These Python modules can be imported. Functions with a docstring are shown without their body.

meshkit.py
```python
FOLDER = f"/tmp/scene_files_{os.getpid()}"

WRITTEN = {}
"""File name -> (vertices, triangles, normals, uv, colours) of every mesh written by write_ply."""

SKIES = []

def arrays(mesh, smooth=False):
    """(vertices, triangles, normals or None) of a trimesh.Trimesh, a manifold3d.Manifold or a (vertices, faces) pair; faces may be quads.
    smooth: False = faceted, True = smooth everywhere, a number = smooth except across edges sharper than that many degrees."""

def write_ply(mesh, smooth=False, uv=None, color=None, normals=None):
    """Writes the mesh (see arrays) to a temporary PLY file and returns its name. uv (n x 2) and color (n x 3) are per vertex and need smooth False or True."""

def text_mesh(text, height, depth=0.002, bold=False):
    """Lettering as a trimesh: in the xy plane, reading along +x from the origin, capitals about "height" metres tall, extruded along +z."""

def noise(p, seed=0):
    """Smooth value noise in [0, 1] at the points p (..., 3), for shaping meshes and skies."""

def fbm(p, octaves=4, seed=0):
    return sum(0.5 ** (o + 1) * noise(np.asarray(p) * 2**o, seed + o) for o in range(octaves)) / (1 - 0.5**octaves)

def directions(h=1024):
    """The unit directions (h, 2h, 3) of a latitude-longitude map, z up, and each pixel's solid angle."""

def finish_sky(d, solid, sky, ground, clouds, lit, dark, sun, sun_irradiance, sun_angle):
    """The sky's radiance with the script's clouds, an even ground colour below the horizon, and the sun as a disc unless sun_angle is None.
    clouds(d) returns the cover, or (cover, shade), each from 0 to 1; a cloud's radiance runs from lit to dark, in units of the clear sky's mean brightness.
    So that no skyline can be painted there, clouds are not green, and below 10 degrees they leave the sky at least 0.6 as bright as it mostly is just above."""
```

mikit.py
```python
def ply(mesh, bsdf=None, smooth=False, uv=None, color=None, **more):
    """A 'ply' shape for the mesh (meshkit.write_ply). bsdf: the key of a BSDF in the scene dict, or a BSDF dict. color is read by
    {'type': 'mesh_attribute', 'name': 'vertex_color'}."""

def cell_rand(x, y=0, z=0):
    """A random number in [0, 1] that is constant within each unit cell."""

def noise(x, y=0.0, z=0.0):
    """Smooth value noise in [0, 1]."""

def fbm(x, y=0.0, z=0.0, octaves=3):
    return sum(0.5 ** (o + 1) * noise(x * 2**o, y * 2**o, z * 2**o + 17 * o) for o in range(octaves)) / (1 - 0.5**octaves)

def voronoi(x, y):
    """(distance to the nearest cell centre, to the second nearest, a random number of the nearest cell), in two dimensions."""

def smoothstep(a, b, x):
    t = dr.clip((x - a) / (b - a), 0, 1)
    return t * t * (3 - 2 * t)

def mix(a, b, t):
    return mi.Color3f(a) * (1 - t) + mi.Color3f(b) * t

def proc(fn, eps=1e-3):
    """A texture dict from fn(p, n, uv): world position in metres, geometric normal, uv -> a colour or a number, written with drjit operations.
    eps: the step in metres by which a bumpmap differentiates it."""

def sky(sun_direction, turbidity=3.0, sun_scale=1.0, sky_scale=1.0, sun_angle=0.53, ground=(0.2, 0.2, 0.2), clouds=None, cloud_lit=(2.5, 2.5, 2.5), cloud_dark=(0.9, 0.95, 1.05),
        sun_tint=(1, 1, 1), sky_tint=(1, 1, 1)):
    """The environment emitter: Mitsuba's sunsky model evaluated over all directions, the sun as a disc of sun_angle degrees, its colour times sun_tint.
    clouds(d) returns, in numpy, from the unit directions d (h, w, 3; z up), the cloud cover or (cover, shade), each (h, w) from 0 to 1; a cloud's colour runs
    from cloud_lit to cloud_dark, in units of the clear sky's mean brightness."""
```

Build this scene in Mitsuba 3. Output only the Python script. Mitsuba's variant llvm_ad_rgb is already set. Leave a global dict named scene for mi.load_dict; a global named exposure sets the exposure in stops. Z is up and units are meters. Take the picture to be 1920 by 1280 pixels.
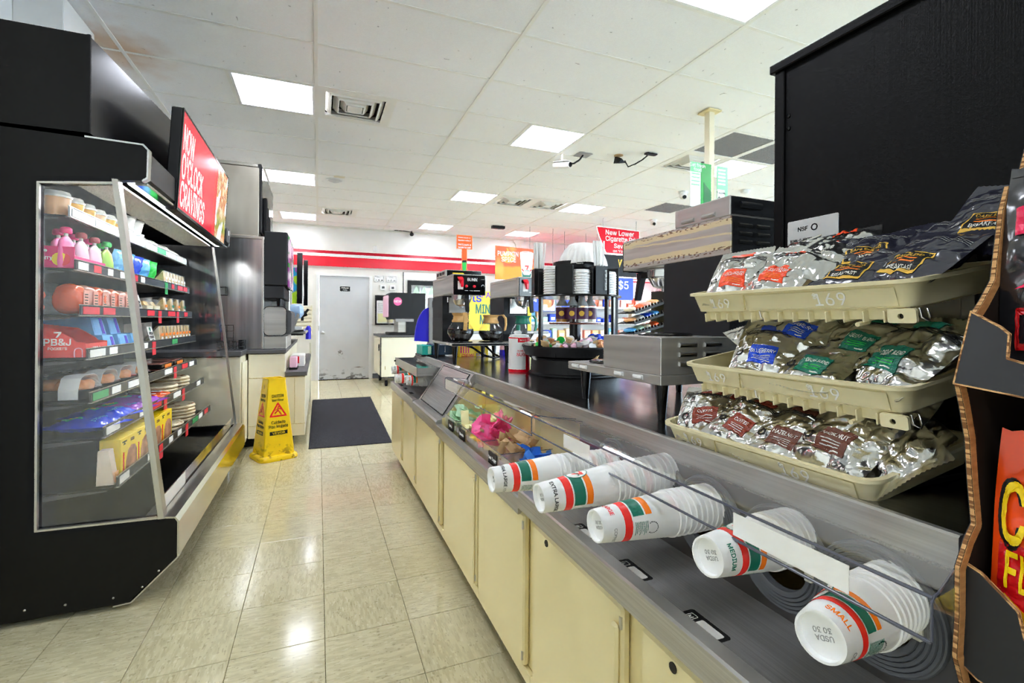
import math, random
import numpy as np, trimesh, manifold3d as m3, drjit as dr, mitsuba as mi
import mikit, meshkit
from mikit import proc, noise, fbm, voronoi, cell_rand, smoothstep, mix
from shapely.geometry import Polygon, Point, box as sbox
from shapely import affinity
T = mi.ScalarTransform4f
scene, labels = {}, {}

# ---------------------------------------------------------------- camera, sky, lamps, exposure
F, YAW, ROLL, EYE = 898.32, 0.384, 0.0067, (0.0, 0.0, 1.162)
_f = np.array([math.sin(YAW), math.cos(YAW), 0.0]); _r = np.array([math.cos(YAW), -math.sin(YAW), 0.0])
_u = -math.sin(ROLL) * _r + math.cos(ROLL) * np.array([0, 0, 1.0])
scene['camera'] = {'type': 'perspective', 'fov_axis': 'x', 'fov': math.degrees(2 * math.atan(960 / F)), 'near_clip': 0.02, 'far_clip': 60,
                   'principal_point_offset_y': 38.0 / 1280,
                   'to_world': T().look_at(origin=list(EYE), target=list(np.array(EYE) + _f), up=list(_u))}
exposure = -0.06
SKY = 66.0
scene['sky'] = mikit.sky((-.35, .75, .55), turbidity=4.0, sun_scale=0.0, sky_scale=SKY, ground=(.62, .61, .62), sky_tint=(1.0, .98, .94))   # daylight for the shop front
LAMP = 18.0          # radiance of the ceiling panels
CASE_LAMP = 110.0    # radiance of the tubes in the refrigerated cases
HC = 2.978          # ceiling height
LEFT_WALL, BACK_WALL, RIGHT_WALL, FRONT_WALL = -1.56, 9.918, 9.4, -3.6

# ---------------------------------------------------------------- helpers
def lin(c):
    c = np.asarray(c, float) / 255
    return [float(x) for x in np.where(c <= .04045, c / 12.92, ((c + .055) / 1.055) ** 2.4)]
def rgb(c): return {'type': 'rgb', 'value': lin(c)}
def mat(name, c=(200, 200, 200), rough=.5, metal=0., spec=.5, coat=0., tex=None, bump=None, bs=.001, **kw):
    b = {'type': 'principled', 'base_color': tex if tex is not None else rgb(c), 'roughness': rough, 'metallic': metal, **kw}
    if not metal: b['specular'] = spec
    if coat: b['clearcoat'] = coat; b['clearcoat_gloss'] = .9
    if bump is not None: b = {'type': 'bumpmap', 'arbitrary': bump, 'scale': bs, 'bsdf': b}
    scene[name] = {'type': 'twosided', 'bsdf': b}
    return name
_n = {}
def uniq(k):
    n = _n.get(k, -1) + 1; _n[k] = n
    return k if n == 0 else f'{k}_{n:03d}'
class Kit:
    """A thing's parts in its own coordinates; put() places one copy of it in the scene."""
    def __init__(s): s.p, s.n = [], {}
    def add(s, name, mesh, m, smooth=False, label=None, **kw):
        n = s.n.get(name, -1) + 1; s.n[name] = n
        path = name if n == 0 else f'{name}_{n:03d}'
        s.p.append((path, mikit.ply(mesh, m, smooth, **kw), label))
        return path
def put(kit, name, label=None, cat=None, group=None, M=None, kind=None, swap=None):
    k = uniq(name)
    d = {}
    if label: d['label'] = label
    if cat: d['category'] = cat
    if group: d['group'] = group
    if kind: d['kind'] = kind
    labels[k] = d
    for path, shape, lab in kit.p:
        key = k if path == '' else k + '__' + path.replace('/', '__')
        e = dict(shape)
        if M is not None: e['to_world'] = M
        if swap and e['bsdf']['id'] in swap: e['bsdf'] = {'type': 'ref', 'id': swap[e['bsdf']['id']]}
        scene[key] = e
        if lab: labels[key] = {'label': lab}
    return k
def one(name, mesh, m, label=None, cat=None, group=None, kind=None, smooth=False, M=None):
    k = Kit(); k.add('', mesh, m, smooth)
    return put(k, name, label, cat, group, M, kind)
def child(parent, name, mesh, m, smooth=False, label=None, kind=None, M=None):
    k = uniq(parent + '__' + name)
    scene[k] = mesh if isinstance(mesh, dict) else mikit.ply(mesh, m, smooth)
    if M is not None: scene[k] = {**scene[k], 'to_world': M}
    if label or kind: labels[k] = {**({'label': label} if label else {}), **({'kind': kind} if kind else {})}
    return k
def cat(*ms):
    ms = [m for x in ms for m in (x if isinstance(x, list) else [x])]
    return trimesh.util.concatenate(ms) if len(ms) > 1 else ms[0]
def hull(p): return trimesh.Trimesh(*(lambda m: (m.vert_properties[:, :3], m.tri_verts))(m3.Manifold.hull_points(np.asarray(p, float)).to_mesh()), process=False)
def bx(x0, x1, y0, y1, z0, z1, b=0.):
    x0, x1 = min(x0, x1), max(x0, x1); y0, y1 = min(y0, y1), max(y0, y1); z0, z1 = min(z0, z1), max(z0, z1)
    if b <= 0:
        m = trimesh.creation.box(extents=(x1 - x0, y1 - y0, z1 - z0)); m.apply_translation(((x0 + x1) / 2, (y0 + y1) / 2, (z0 + z1) / 2)); return m
    b = min(b, (x1 - x0) / 2.1, (y1 - y0) / 2.1, (z1 - z0) / 2.1)
    p = []
    for sx in (0, 1):
        for sy in (0, 1):
            for sz in (0, 1):
                c = np.array([(x0, x1)[sx], (y0, y1)[sy], (z0, z1)[sz]]); d = np.array([1 - 2 * sx, 1 - 2 * sy, 1 - 2 * sz]) * b
                for a in range(3):
                    e = d.copy(); e[a] = 0; p.append(c + e)
    return hull(p)
def frame_of(d):
    d = np.asarray(d, float); d = d / np.linalg.norm(d)
    a = np.cross(d, [0, 0, 1.0] if abs(d[2]) < .9 else [1.0, 0, 0]); a /= np.linalg.norm(a)
    return a, np.cross(d, a), d
def cyl(p0, p1, r0, r1=None, n=20):
    r1 = r0 if r1 is None else r1
    p0, p1 = np.asarray(p0, float), np.asarray(p1, float); a, b, d = frame_of(p1 - p0)
    t = np.arange(n) * 2 * np.pi / n; c = np.cos(t)[:, None] * a + np.sin(t)[:, None] * b
    return hull(np.vstack([p0 + c * r0, p1 + c * max(r1, 1e-5)]))
def lathe(prof, n=32, p=None):
    """prof: (r, z) from the bottom's middle to the top's middle (or closed), turned about z."""
    prof = np.asarray(prof, float); k = len(prof); t = np.arange(n) * 2 * np.pi / n
    v = np.stack([prof[:, 0][:, None] * np.cos(t), prof[:, 0][:, None] * np.sin(t), np.repeat(prof[:, 1][:, None], n, 1)], -1).reshape(-1, 3)
    i, j = np.meshgrid(np.arange(k - 1), np.arange(n), indexing='ij'); j2 = (j + 1) % n
    f = np.stack([i * n + j, i * n + j2, (i + 1) * n + j2, (i + 1) * n + j], -1).reshape(-1, 4)
    m = trimesh.Trimesh(v, np.vstack([f[:, [0, 1, 2]], f[:, [0, 2, 3]]]), process=False)
    if p is not None: m.apply_translation(p)
    return m
def tube(pts, r, n=8):
    p = np.asarray(pts, float); q = np.gradient(p, axis=0); q /= np.linalg.norm(q, axis=1, keepdims=True) + 1e-12
    a = np.cross(q[0], [0, 0, 1.0] if abs(q[0][2]) < .9 else [1.0, 0, 0]); A = []
    for d in q:
        a = a - d * (a @ d); a /= np.linalg.norm(a) + 1e-12; A.append(a)
    A = np.array(A); B = np.cross(q, A); t = np.arange(n) * 2 * np.pi / n
    rr = np.broadcast_to(r, (len(p),))[:, None, None]
    v = (p[:, None] + rr * (np.cos(t)[None, :, None] * A[:, None] + np.sin(t)[None, :, None] * B[:, None])).reshape(-1, 3)
    i, j = np.meshgrid(np.arange(len(p) - 1), np.arange(n), indexing='ij'); j2 = (j + 1) % n
    f = np.stack([i * n + j, i * n + j2, (i + 1) * n + j2, (i + 1) * n + j], -1).reshape(-1, 4)
    L = (len(p) - 1) * n
    caps = [[0, k + 1, k] for k in range(1, n - 1)] + [[L, L + k, L + k + 1] for k in range(1, n - 1)]
    return trimesh.Trimesh(v, np.vstack([f[:, [0, 1, 2]], f[:, [0, 2, 3]], caps]), process=False)
AX = {'x': np.array([[0, 0, 1, 0], [1, 0, 0, 0], [0, 1, 0, 0], [0, 0, 0, 1.]]), 'y': np.array([[1, 0, 0, 0], [0, 0, 1, 0], [0, 1, 0, 0], [0, 0, 0, 1.]]), 'z': np.eye(4)}
def prism(poly, axis, a0, a1):
    """Extrudes a polygon in the plane across 'axis' (x: (y,z), y: (x,z), z: (x,y)) from a0 to a1."""
    if not isinstance(poly, Polygon) and not hasattr(poly, 'geoms'): poly = Polygon(poly)
    ms = []
    for g in getattr(poly, 'geoms', [poly]):
        m = trimesh.creation.extrude_polygon(g, a1 - a0, engine='earcut'); m.apply_translation((0, 0, a0)); m.apply_transform(AX[axis])
        if axis == 'y': m.invert()
        ms.append(m)
    return cat(*ms)
def rrect(x0, x1, y0, y1, r, n=6): return sbox(x0 + r, y0 + r, x1 - r, y1 - r).buffer(r, quad_segs=n)
def xf(m, M): m = m.copy(); m.apply_transform(np.asarray(M.matrix if hasattr(M, 'matrix') else M, float)); return m
def mv(m, x, y, z): m = m.copy(); m.apply_translation((x, y, z)); return m
def on(m, o, right, up):
    """Moves a mesh drawn in the xy plane onto the plane at o with the given right and up directions."""
    r = np.asarray(right, float); r = r / np.linalg.norm(r); u = np.asarray(up, float); u = u - r * (u @ r); u /= np.linalg.norm(u)
    M = np.eye(4); M[:3, 0], M[:3, 1], M[:3, 2], M[:3, 3] = r, u, np.cross(r, u), o
    m = m.copy(); m.apply_transform(M); return m
def txt(s, h, depth=.0008, bold=True, w=None, center=True):
    m = meshkit.text_mesh(s, h, depth, bold)
    b = m.bounds
    if center: m.apply_translation((-(b[0][0] + b[1][0]) / 2, -(b[0][1] + b[1][1]) / 2, 0))
    if w is not None: m.apply_scale([w / (b[1][0] - b[0][0]), 1, 1])
    return m
def flat(poly, d=.0006): return prism(poly, 'z', 0, d)
def rod(x0, y0, z0): pass
def Ry(deg): return T().rotate([0, 1, 0], deg)
def Rz(deg): return T().rotate([0, 0, 1], deg)
def Rx(deg): return T().rotate([1, 0, 0], deg)
def TR(x, y, z): return T().translate([x, y, z])
XM, YM, ZP = (-1, 0, 0), (0, -1, 0), (0, 0, 1)

# ---------------------------------------------------------------- materials
def floor_col(p, n, uv):
    cx, cy = (p.x - .0292) / .3048, (p.y - 2.1794) / .3048
    r = cell_rand(dr.floor(cx), dr.floor(cy)); turn = r > .5
    a, b = dr.select(turn, p.x, p.y), dr.select(turn, p.y, p.x)
    s = fbm(a * 26 + 7 * r, b * 120, 3)
    c = mix(lin((182, 173, 136)), lin((200, 192, 158)), smoothstep(.3, .65, s) * .7 + .3 * r)
    d1 = noise(a * 70, b * 210, 11); 
    c = mix(c, lin((128, 112, 66)), smoothstep(.83, .9, d1) * .4)
    c = mix(c, lin((226, 221, 200)), smoothstep(.80, .87, noise(a * 60 + 40, b * 170, 3)) * .3)
    return mix(c, lin((184, 173, 132)), smoothstep(.55, .8, fbm(p.x * 1.3, p.y * 1.3, 9)) * .35)
mat('m_floor', tex=proc(floor_col), rough=.13, spec=.5)
def floor_far(p, n, uv):
    c = floor_col(p, n, uv)
    cx, cy = (p.x - .0292) / .3048, (p.y - 2.1794) / .3048
    e = dr.minimum(dr.abs(cx - dr.round(cx)), dr.abs(cy - dr.round(cy)))
    return mix(lin((110, 98, 62)), c, smoothstep(.004, .012, e))
mat('m_floor_far', tex=proc(floor_far), rough=.13, spec=.5)
mat('m_joint', (92, 80, 48), .8)
def ceil_col(p, n, uv):
    s = fbm(p.x * 160, p.y * 160, 1)
    c = mix(lin((236, 235, 232)), lin((244, 244, 242)), s)
    c = mix(c, lin((90, 84, 76)), smoothstep(.972, .98, noise(p.x * 30, p.y * 30, 5)) * .5)
    d = dr.sqrt(dr.square((p.x + 1.25) * 1.1) + dr.square(p.y - 4.0))          # an old leak by the left wall
    c = mix(c, lin((196, 150, 96)), (1 - smoothstep(.05, .62, d + .25 * fbm(p.x * 9, p.y * 9, 2))) * .75)
    g = dr.minimum(dr.sqrt(dr.square(p.x - 3.0) + dr.square((p.y - 6.8) * 1.5)), 9)   # soot around the twin diffusers
    return mix(c, lin((120, 116, 112)), (1 - smoothstep(.3, 1.0, g + .5 * fbm(p.x * 5, p.y * 5, 4))) * .55)
mat('m_ceiling', tex=proc(ceil_col), rough=.9, spec=.2)
mat('m_grid', (236, 234, 226), .5)
def wall_col(p, n, uv):
    return mix(lin((226, 223, 214)), lin((236, 234, 228)), fbm(p.x * 3 + p.y * 3, p.z * 3, 2))
mat('m_wall', tex=proc(wall_col), rough=.55, spec=.3)
mat('m_wall_cream', (226, 219, 193), .45)
def door_col(p, n, uv):
    c = mix(lin((198, 199, 201)), lin((210, 211, 213)), fbm(p.x * 4, p.z * 4, 2))
    k = fbm(p.x * 13, p.z * 26, 7)
    c = mix(c, lin((60, 54, 48)), smoothstep(.56, .72, k) * (1 - smoothstep(.02, .26, p.z)) * .9)
    c = mix(c, lin((92, 60, 40)), smoothstep(.1, .0, dr.abs(p.z - .235) * 5 + dr.abs(p.x - .74) * .7) * .9)
    q = dr.sqrt(dr.square(p.x - .42) * 1.3 + dr.square(p.z - .50)) + .15 * fbm(p.x * 22, p.z * 22, 3)
    return mix(c, lin((96, 90, 84)), smoothstep(.17, .10, q) * smoothstep(.5, .62, fbm(p.x * 40, p.z * 40, 2)))
mat('m_door', tex=proc(door_col), rough=.4)
mat('m_white', (238, 238, 236), .4)
mat('m_white_gloss', (242, 242, 240), .2)
mat('m_offwhite', (226, 222, 208), .4)
mat('m_red', (226, 10, 40), .22)
mat('m_red_dark', (170, 14, 38), .25)
mat('m_black', (9, 9, 10), .4, spec=.3)
mat('m_black_gloss', (7, 7, 8), .12, spec=.4)
mat('m_black_matte', (12, 12, 13), .75, spec=.2)
def grain(p, n, uv): return fbm(p.x * 420, p.y * 420, 2) * .5 + fbm(p.y * 420, p.z * 420, 2) * .5
mat('m_powder', (4, 4, 5), .4, spec=.14, bump=proc(grain, 5e-4), bs=.0012)
def brushed(p, n, uv):
    s = fbm(p.x * 5 + p.y * 5, p.z * 260, 3)
    return mix(lin((166, 164, 160)), lin((192, 190, 187)), s)
mat('m_steel', tex=proc(brushed), rough=.3, metal=.8)
def brushed_h(p, n, uv):
    s = fbm(p.x * 9, p.y * 3, 3); t = fbm(p.x * 300, p.y * 6, 5)
    return mix(lin((120, 119, 118)), lin((168, 167, 165)), s * .6 + t * .4)
mat('m_steel_top', tex=proc(brushed_h), rough=.16, metal=1.)
mat('m_steel_dark', (112, 110, 108), .25, metal=1.)
mat('m_chrome', (222, 222, 222), .08, metal=1.)
mat('m_alu', (196, 192, 184), .3, metal=1.)
mat('m_cream', (224, 209, 158), .32)
mat('m_cream_dark', (176, 160, 108), .5)
mat('m_tray', (229, 218, 176), .38)
mat('m_yellow', (250, 208, 6), .4)
mat('m_gold', (226, 178, 66), .5)
mat('m_orange', (246, 124, 20), .4)
mat('m_orange_red', (240, 74, 30), .35)
mat('m_green', (10, 104, 84), .4)
mat('m_green_bright', (30, 190, 70), .35)
mat('m_blue', (24, 70, 200), .35)
mat('m_blue_light', (80, 170, 236), .3)
mat('m_blue_deep', (32, 22, 190), .35)
mat('m_purple', (128, 44, 170), .3)
mat('m_pink', (246, 96, 160), .45)
mat('m_pink_deep', (232, 20, 110), .35)
mat('m_pink_pale', (246, 196, 220), .4)
mat('m_teal', (24, 168, 150), .4)
mat('m_navy', (10, 44, 70), .4)
mat('m_brown', (98, 52, 38), .45)
mat('m_kraft', (172, 120, 72), .8)
mat('m_kraft_dark', (120, 70, 34), .85)
mat('m_tan', (206, 172, 124), .7)
mat('m_paper', (244, 243, 240), .6)
mat('m_grey', (150, 150, 150), .5)
mat('m_grey_dark', (70, 71, 74), .5)
mat('m_grey_light', (208, 208, 208), .45)
mat('m_coffee', (10, 5, 3), .08)
mat('m_rubber', (84, 86, 90), .55)
scene['m_glass'] = {'type': 'thindielectric', 'int_ior': 1.5}
scene['m_acrylic'] = {'type': 'thindielectric', 'int_ior': 1.49}
def glow(mesh, L, c=(1, 1, 1)):
    return {**mikit.ply(mesh, 'm_white'), 'emitter': {'type': 'area', 'radiance': {'type': 'rgb', 'value': [L * x for x in c]}}}
# ================================================================ the room
# floor: one slab, single tiles where they can be told apart, joints in the material beyond
one('floor', cat(bx(LEFT_WALL, RIGHT_WALL, FRONT_WALL, BACK_WALL, -.06, -.0045)), 'm_joint', kind='structure')
TX, TY, TS = .0292, 2.1794, .3048
def tile_mesh(i, j):
    x, y = TX + i * TS, TY + j * TS; g, c = .0009, .0022
    q = [(x + g, y + g), (x + TS - g, y + g), (x + TS - g, y + TS - g), (x + g, y + TS - g)]
    t = [(x + c, y + c), (x + TS - c, y + c), (x + TS - c, y + TS - c), (x + c, y + TS - c)]
    return hull([(a, b, -.006) for a, b in q] + [(a, b, -.0012) for a, b in q] + [(a, b, 0) for a, b in t])
XI0, XI1, YJ0, YJ1 = -6, 3, -10, 15
for j in range(YJ0, YJ1):
    for i in range(XI0, XI1):
        child('floor', 'tile', tile_mesh(i, j), 'm_floor')
x0, x1, y0, y1 = TX + XI0 * TS, TX + XI1 * TS, TY + YJ0 * TS, TY + YJ1 * TS
child('floor', 'far_tiles', cat(bx(x0, x1, y1, BACK_WALL, -.004, 0), bx(x1, RIGHT_WALL, FRONT_WALL, BACK_WALL, -.004, 0), bx(x0, x1, FRONT_WALL, y0, -.004, 0)), 'm_floor_far', kind='stuff')
for n, m in (('wall_left', bx(LEFT_WALL - .1, LEFT_WALL, FRONT_WALL, BACK_WALL, 0, HC + .2)), ):
    one(n, m, 'm_wall', kind='structure')
# shop front glazing behind and to the right of the camera: daylight comes in here
def glazed(name, axis, at, a0, a1, n, wn, solid=0.):
    st = (a1 - a0 - solid) / n; g0 = a0 + solid; wall = sbox(a0, 0, a1, HC + .2)
    holes = [sbox(g0 + st * i + .06, .45, g0 + st * (i + 1) - .06, 2.80) for i in range(n)]
    for h_ in holes: wall = wall.difference(h_)
    one(name, prism(wall, axis, at, at + .1) if axis == 'y' else prism(wall, axis, at, at + .1), 'm_wall', kind='structure')
    for i, h_ in enumerate(holes):
        k = Kit(); k.add('frame', prism(h_.difference(h_.buffer(-.04)), axis, at + .03, at + .07), 'm_alu'); k.add('pane', prism(h_.buffer(-.04), axis, at + .05, at + .051), 'm_glass'); put(k, f'window_{wn + i}', kind='structure')
DARK = bx(LEFT_WALL, 1.4, FRONT_WALL, FRONT_WALL + .02, 0, HC)
glazed('wall_front', 'y', FRONT_WALL - .1, LEFT_WALL, RIGHT_WALL, 5, 1, 3.2); glazed('wall_right', 'x', RIGHT_WALL, FRONT_WALL, 6.4, 6, 6)
child('wall_front', 'dark_panelling', DARK, 'm_black_matte')
one('wall_right_rear', bx(RIGHT_WALL, RIGHT_WALL + .1, 6.4, BACK_WALL, 0, HC + .2), 'm_wall', kind='structure')
# back wall with the door's opening and the cooler door's opening
DX0, DX1, DH = -.045, .99, 2.045
KX0, KX1, KZ1 = 1.69, 2.80, 1.985
W = sbox(LEFT_WALL, 0, RIGHT_WALL, HC + .2).difference(sbox(DX0, -1, DX1, DH)).difference(sbox(KX0, .12, KX1, KZ1))
one('wall_back', prism(W, 'y', BACK_WALL, BACK_WALL + .12), 'm_wall', kind='structure')
child('wall_back', 'joint_strip', bx(1.595, 1.612, BACK_WALL - .006, BACK_WALL, 0, 2.15), 'm_grey_dark')
child('wall_back', 'wall_panel', bx(1.612, 2.9, BACK_WALL - .004, BACK_WALL - .001, KZ1 + .02, 2.15), 'm_white')
# red fascia along the back wall
one('trim_1', prism([(BACK_WALL, 2.2), (BACK_WALL - .05, 2.2), (BACK_WALL - .05, 2.385), (BACK_WALL, 2.385)], 'x', LEFT_WALL, RIGHT_WALL), 'm_red', kind='structure')
child('trim_1', 'white_strip', bx(LEFT_WALL, RIGHT_WALL, BACK_WALL - .045, BACK_WALL, 2.385, 2.442), 'm_white_gloss')
child('trim_1', 'upper_band', prism([(BACK_WALL, 2.442), (BACK_WALL - .045, 2.442), (BACK_WALL - .02, 2.5), (BACK_WALL, 2.5)], 'x', LEFT_WALL, RIGHT_WALL), 'm_red_dark')
one('trim_2', bx(LEFT_WALL, RIGHT_WALL, BACK_WALL - .02, BACK_WALL, HC - .03, HC), 'm_offwhite', kind='structure')
one('trim_3', bx(LEFT_WALL, LEFT_WALL + .02, FRONT_WALL, BACK_WALL, HC - .03, HC), 'm_offwhite', kind='structure')
one('baseboard_back', bx(DX1 + .02, RIGHT_WALL, BACK_WALL - .012, BACK_WALL, 0, .1), 'm_grey_dark', kind='structure')
# pilasters on the left wall
for k, (a, b) in enumerate(((1.35, 1.75), (3.45, 3.85))):
    one(f'wall_pilaster', bx(LEFT_WALL, LEFT_WALL + .22, a, b, 0, HC, .004), 'm_wall', kind='structure')
# staff door
dk = Kit()
dk.add('leaf', bx(.013, .935, BACK_WALL + .01, BACK_WALL + .055, .012, 2.013, .002), 'm_door')
fr = sbox(DX0, 0, DX1, DH).difference(sbox(.010, -1, .938, 2.016))
dk.add('frame', prism(fr, 'y', BACK_WALL - .02, BACK_WALL + .1), 'm_white')
dk.add('threshold', bx(.0, .95, BACK_WALL - .01, BACK_WALL + .08, 0, .012), 'm_black_matte')
h = dk.add('knob', lathe([(0, 0), (.033, 0), (.033, .006), (.014, .012), (.014, .03), (.028, .042), (.03, .055), (.022, .066), (0, .068)], 24), 'm_chrome', 40)
dk.p[-1] = (dk.p[-1][0], mikit.ply(xf(lathe([(0, 0), (.033, 0), (.033, .006), (.014, .012), (.014, .03), (.028, .042), (.03, .055), (.022, .066), (0, .068)], 24), TR(.085, BACK_WALL + .012, .912) @ Rx(90)), 'm_chrome', 40), 'round steel knob')
dk.add('strike_plate', bx(.0, .012, BACK_WALL - .022, BACK_WALL - .018, .96, 1.05), 'm_alu')
s = dk.add('sign', bx(.388, .572, BACK_WALL + .006, BACK_WALL + .011, 1.727, 1.818, .001), 'm_black', label='small black sign reading Employees Only')
dk.add(s + '/lettering', cat(on(txt('Employees', .026, w=.135), (.48, BACK_WALL + .0058, 1.79), (1, 0, 0), ZP), on(txt('Only', .026), (.48, BACK_WALL + .0058, 1.75), (1, 0, 0), ZP)), 'm_paper')
put(dk, 'door_1', kind='structure')

# ---------------------------------------------------------------- suspended ceiling
GX0, GY0, GW, GD = -.0265, 3.4130, 1.2192, .6096
one('ceiling', bx(LEFT_WALL, RIGHT_WALL, FRONT_WALL, BACK_WALL, HC + .15, HC + .25), 'm_ceiling', kind='structure')
LIGHTS = [(-.5, -7), (-.5, -3), (-.5, 1), (-.5, 5), (-.5, 9), (1.5, -7), (1.5, -3), (1.5, 1), (1.5, 5), (1.5, 9), (3, 5), (3, 9), (3.5, 1), (3.5, -3), (3.5, -7), (5.5, -6), (5.5, -2), (5.5, 2), (5.5, 6), (5.5, 10), (-.5, -11), (1.5, -11), (3.5, -11)]
VENTS = [(0, 1), (0, 8), (2, 5), (2.5, 5), (3, 1)]
DARKS = [(3, 0), (3.5, 0), (4, 0), (4, 4), (4, -1), (3.5, -1)]
half = {}
for kind_, L in (('l', LIGHTS), ('v', VENTS), ('d', DARKS)):
    for i, j in L: half[(i, j)] = kind_
def panel_mesh(a, b, j):
    x0, x1 = max(GX0 + a * GW + .010, LEFT_WALL), min(GX0 + b * GW - .010, RIGHT_WALL); y0, y1 = GY0 + j * GD + .010, min(GY0 + (j + 1) * GD - .010, BACK_WALL)
    return bx(x0, x1, y0, y1, HC + .004, HC + .016) if x1 > x0 and y1 > y0 else None
for j in range(-12, 11):
    for i in range(-2, 8):
        occ = [(i, j) in half, (i + .5, j) in half]
        spans = [(i, i + 1)] if not any(occ) else [(i + .5 * q, i + .5 * q + .5) for q in (0, 1) if not occ[q]]
        for a, b in spans:
            m = panel_mesh(a, b, j)
            if m is not None: child('ceiling', 'ceiling_panel', m, 'm_ceiling')
for i in range(-1, 8):
    x = GX0 + i * GW
    if x < RIGHT_WALL: child('ceiling', 'runner', bx(x - .012, x + .012, FRONT_WALL, BACK_WALL, HC, HC + .018), 'm_grid')
for j in range(-12, 12):
    y = GY0 + j * GD
    if y > BACK_WALL: continue
    child('ceiling', 'cross_tee', bx(LEFT_WALL, RIGHT_WALL, y - .011, y + .011, HC + .0008, HC + .018), 'm_grid')
    for i in range(-2, 8):
        if (i, j) in half or (i + .5, j) in half:
            x = GX0 + (i + .5) * GW; child('ceiling', 'short_tee', bx(x - .011, x + .011, y, y + GD, HC + .0004, HC + .018), 'm_grid')
WHERE = {(-.5, 1): 'nearest the long diffuser on the left', (-.5, 5): 'behind the black screen at left', (-.5, 9): 'farthest on the left', (1.5, 1): 'beside the white bullet camera', (1.5, 5): 'left of the twin diffusers',
         (1.5, 9): 'by the back wall above the staff door side', (3, 5): 'right of the twin diffusers', (3, 9): 'by the back wall above the pumpkin sign', (3.5, 1): 'beyond the green sign post', (1.5, -3): 'at the top edge, nearest the camera'}
for i, j in LIGHTS:
    x, y = GX0 + i * GW, GY0 + j * GD; h = GW / 2
    k = Kit()
    fr = sbox(x + .012, y + .012, x + h - .012, y + GD - .012).difference(sbox(x + .03, y + .03, x + h - .03, y + GD - .03))
    k.add('frame', prism(fr, 'z', HC + .001, HC + .02), 'm_white')
    key = put(k, 'ceiling_light', 'square recessed ceiling light panel ' + WHERE.get((i, j), 'outside the view'), 'ceiling light', 'square ceiling light panels')
    m = on(flat(sbox(0, 0, h - .06, GD - .06), .001), (x + .03, y + GD - .03, HC + .006), (1, 0, 0), (0, -1, 0))
    scene[key + '__diffuser'] = glow(m, LAMP, (.93, .98, 1.10))
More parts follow.
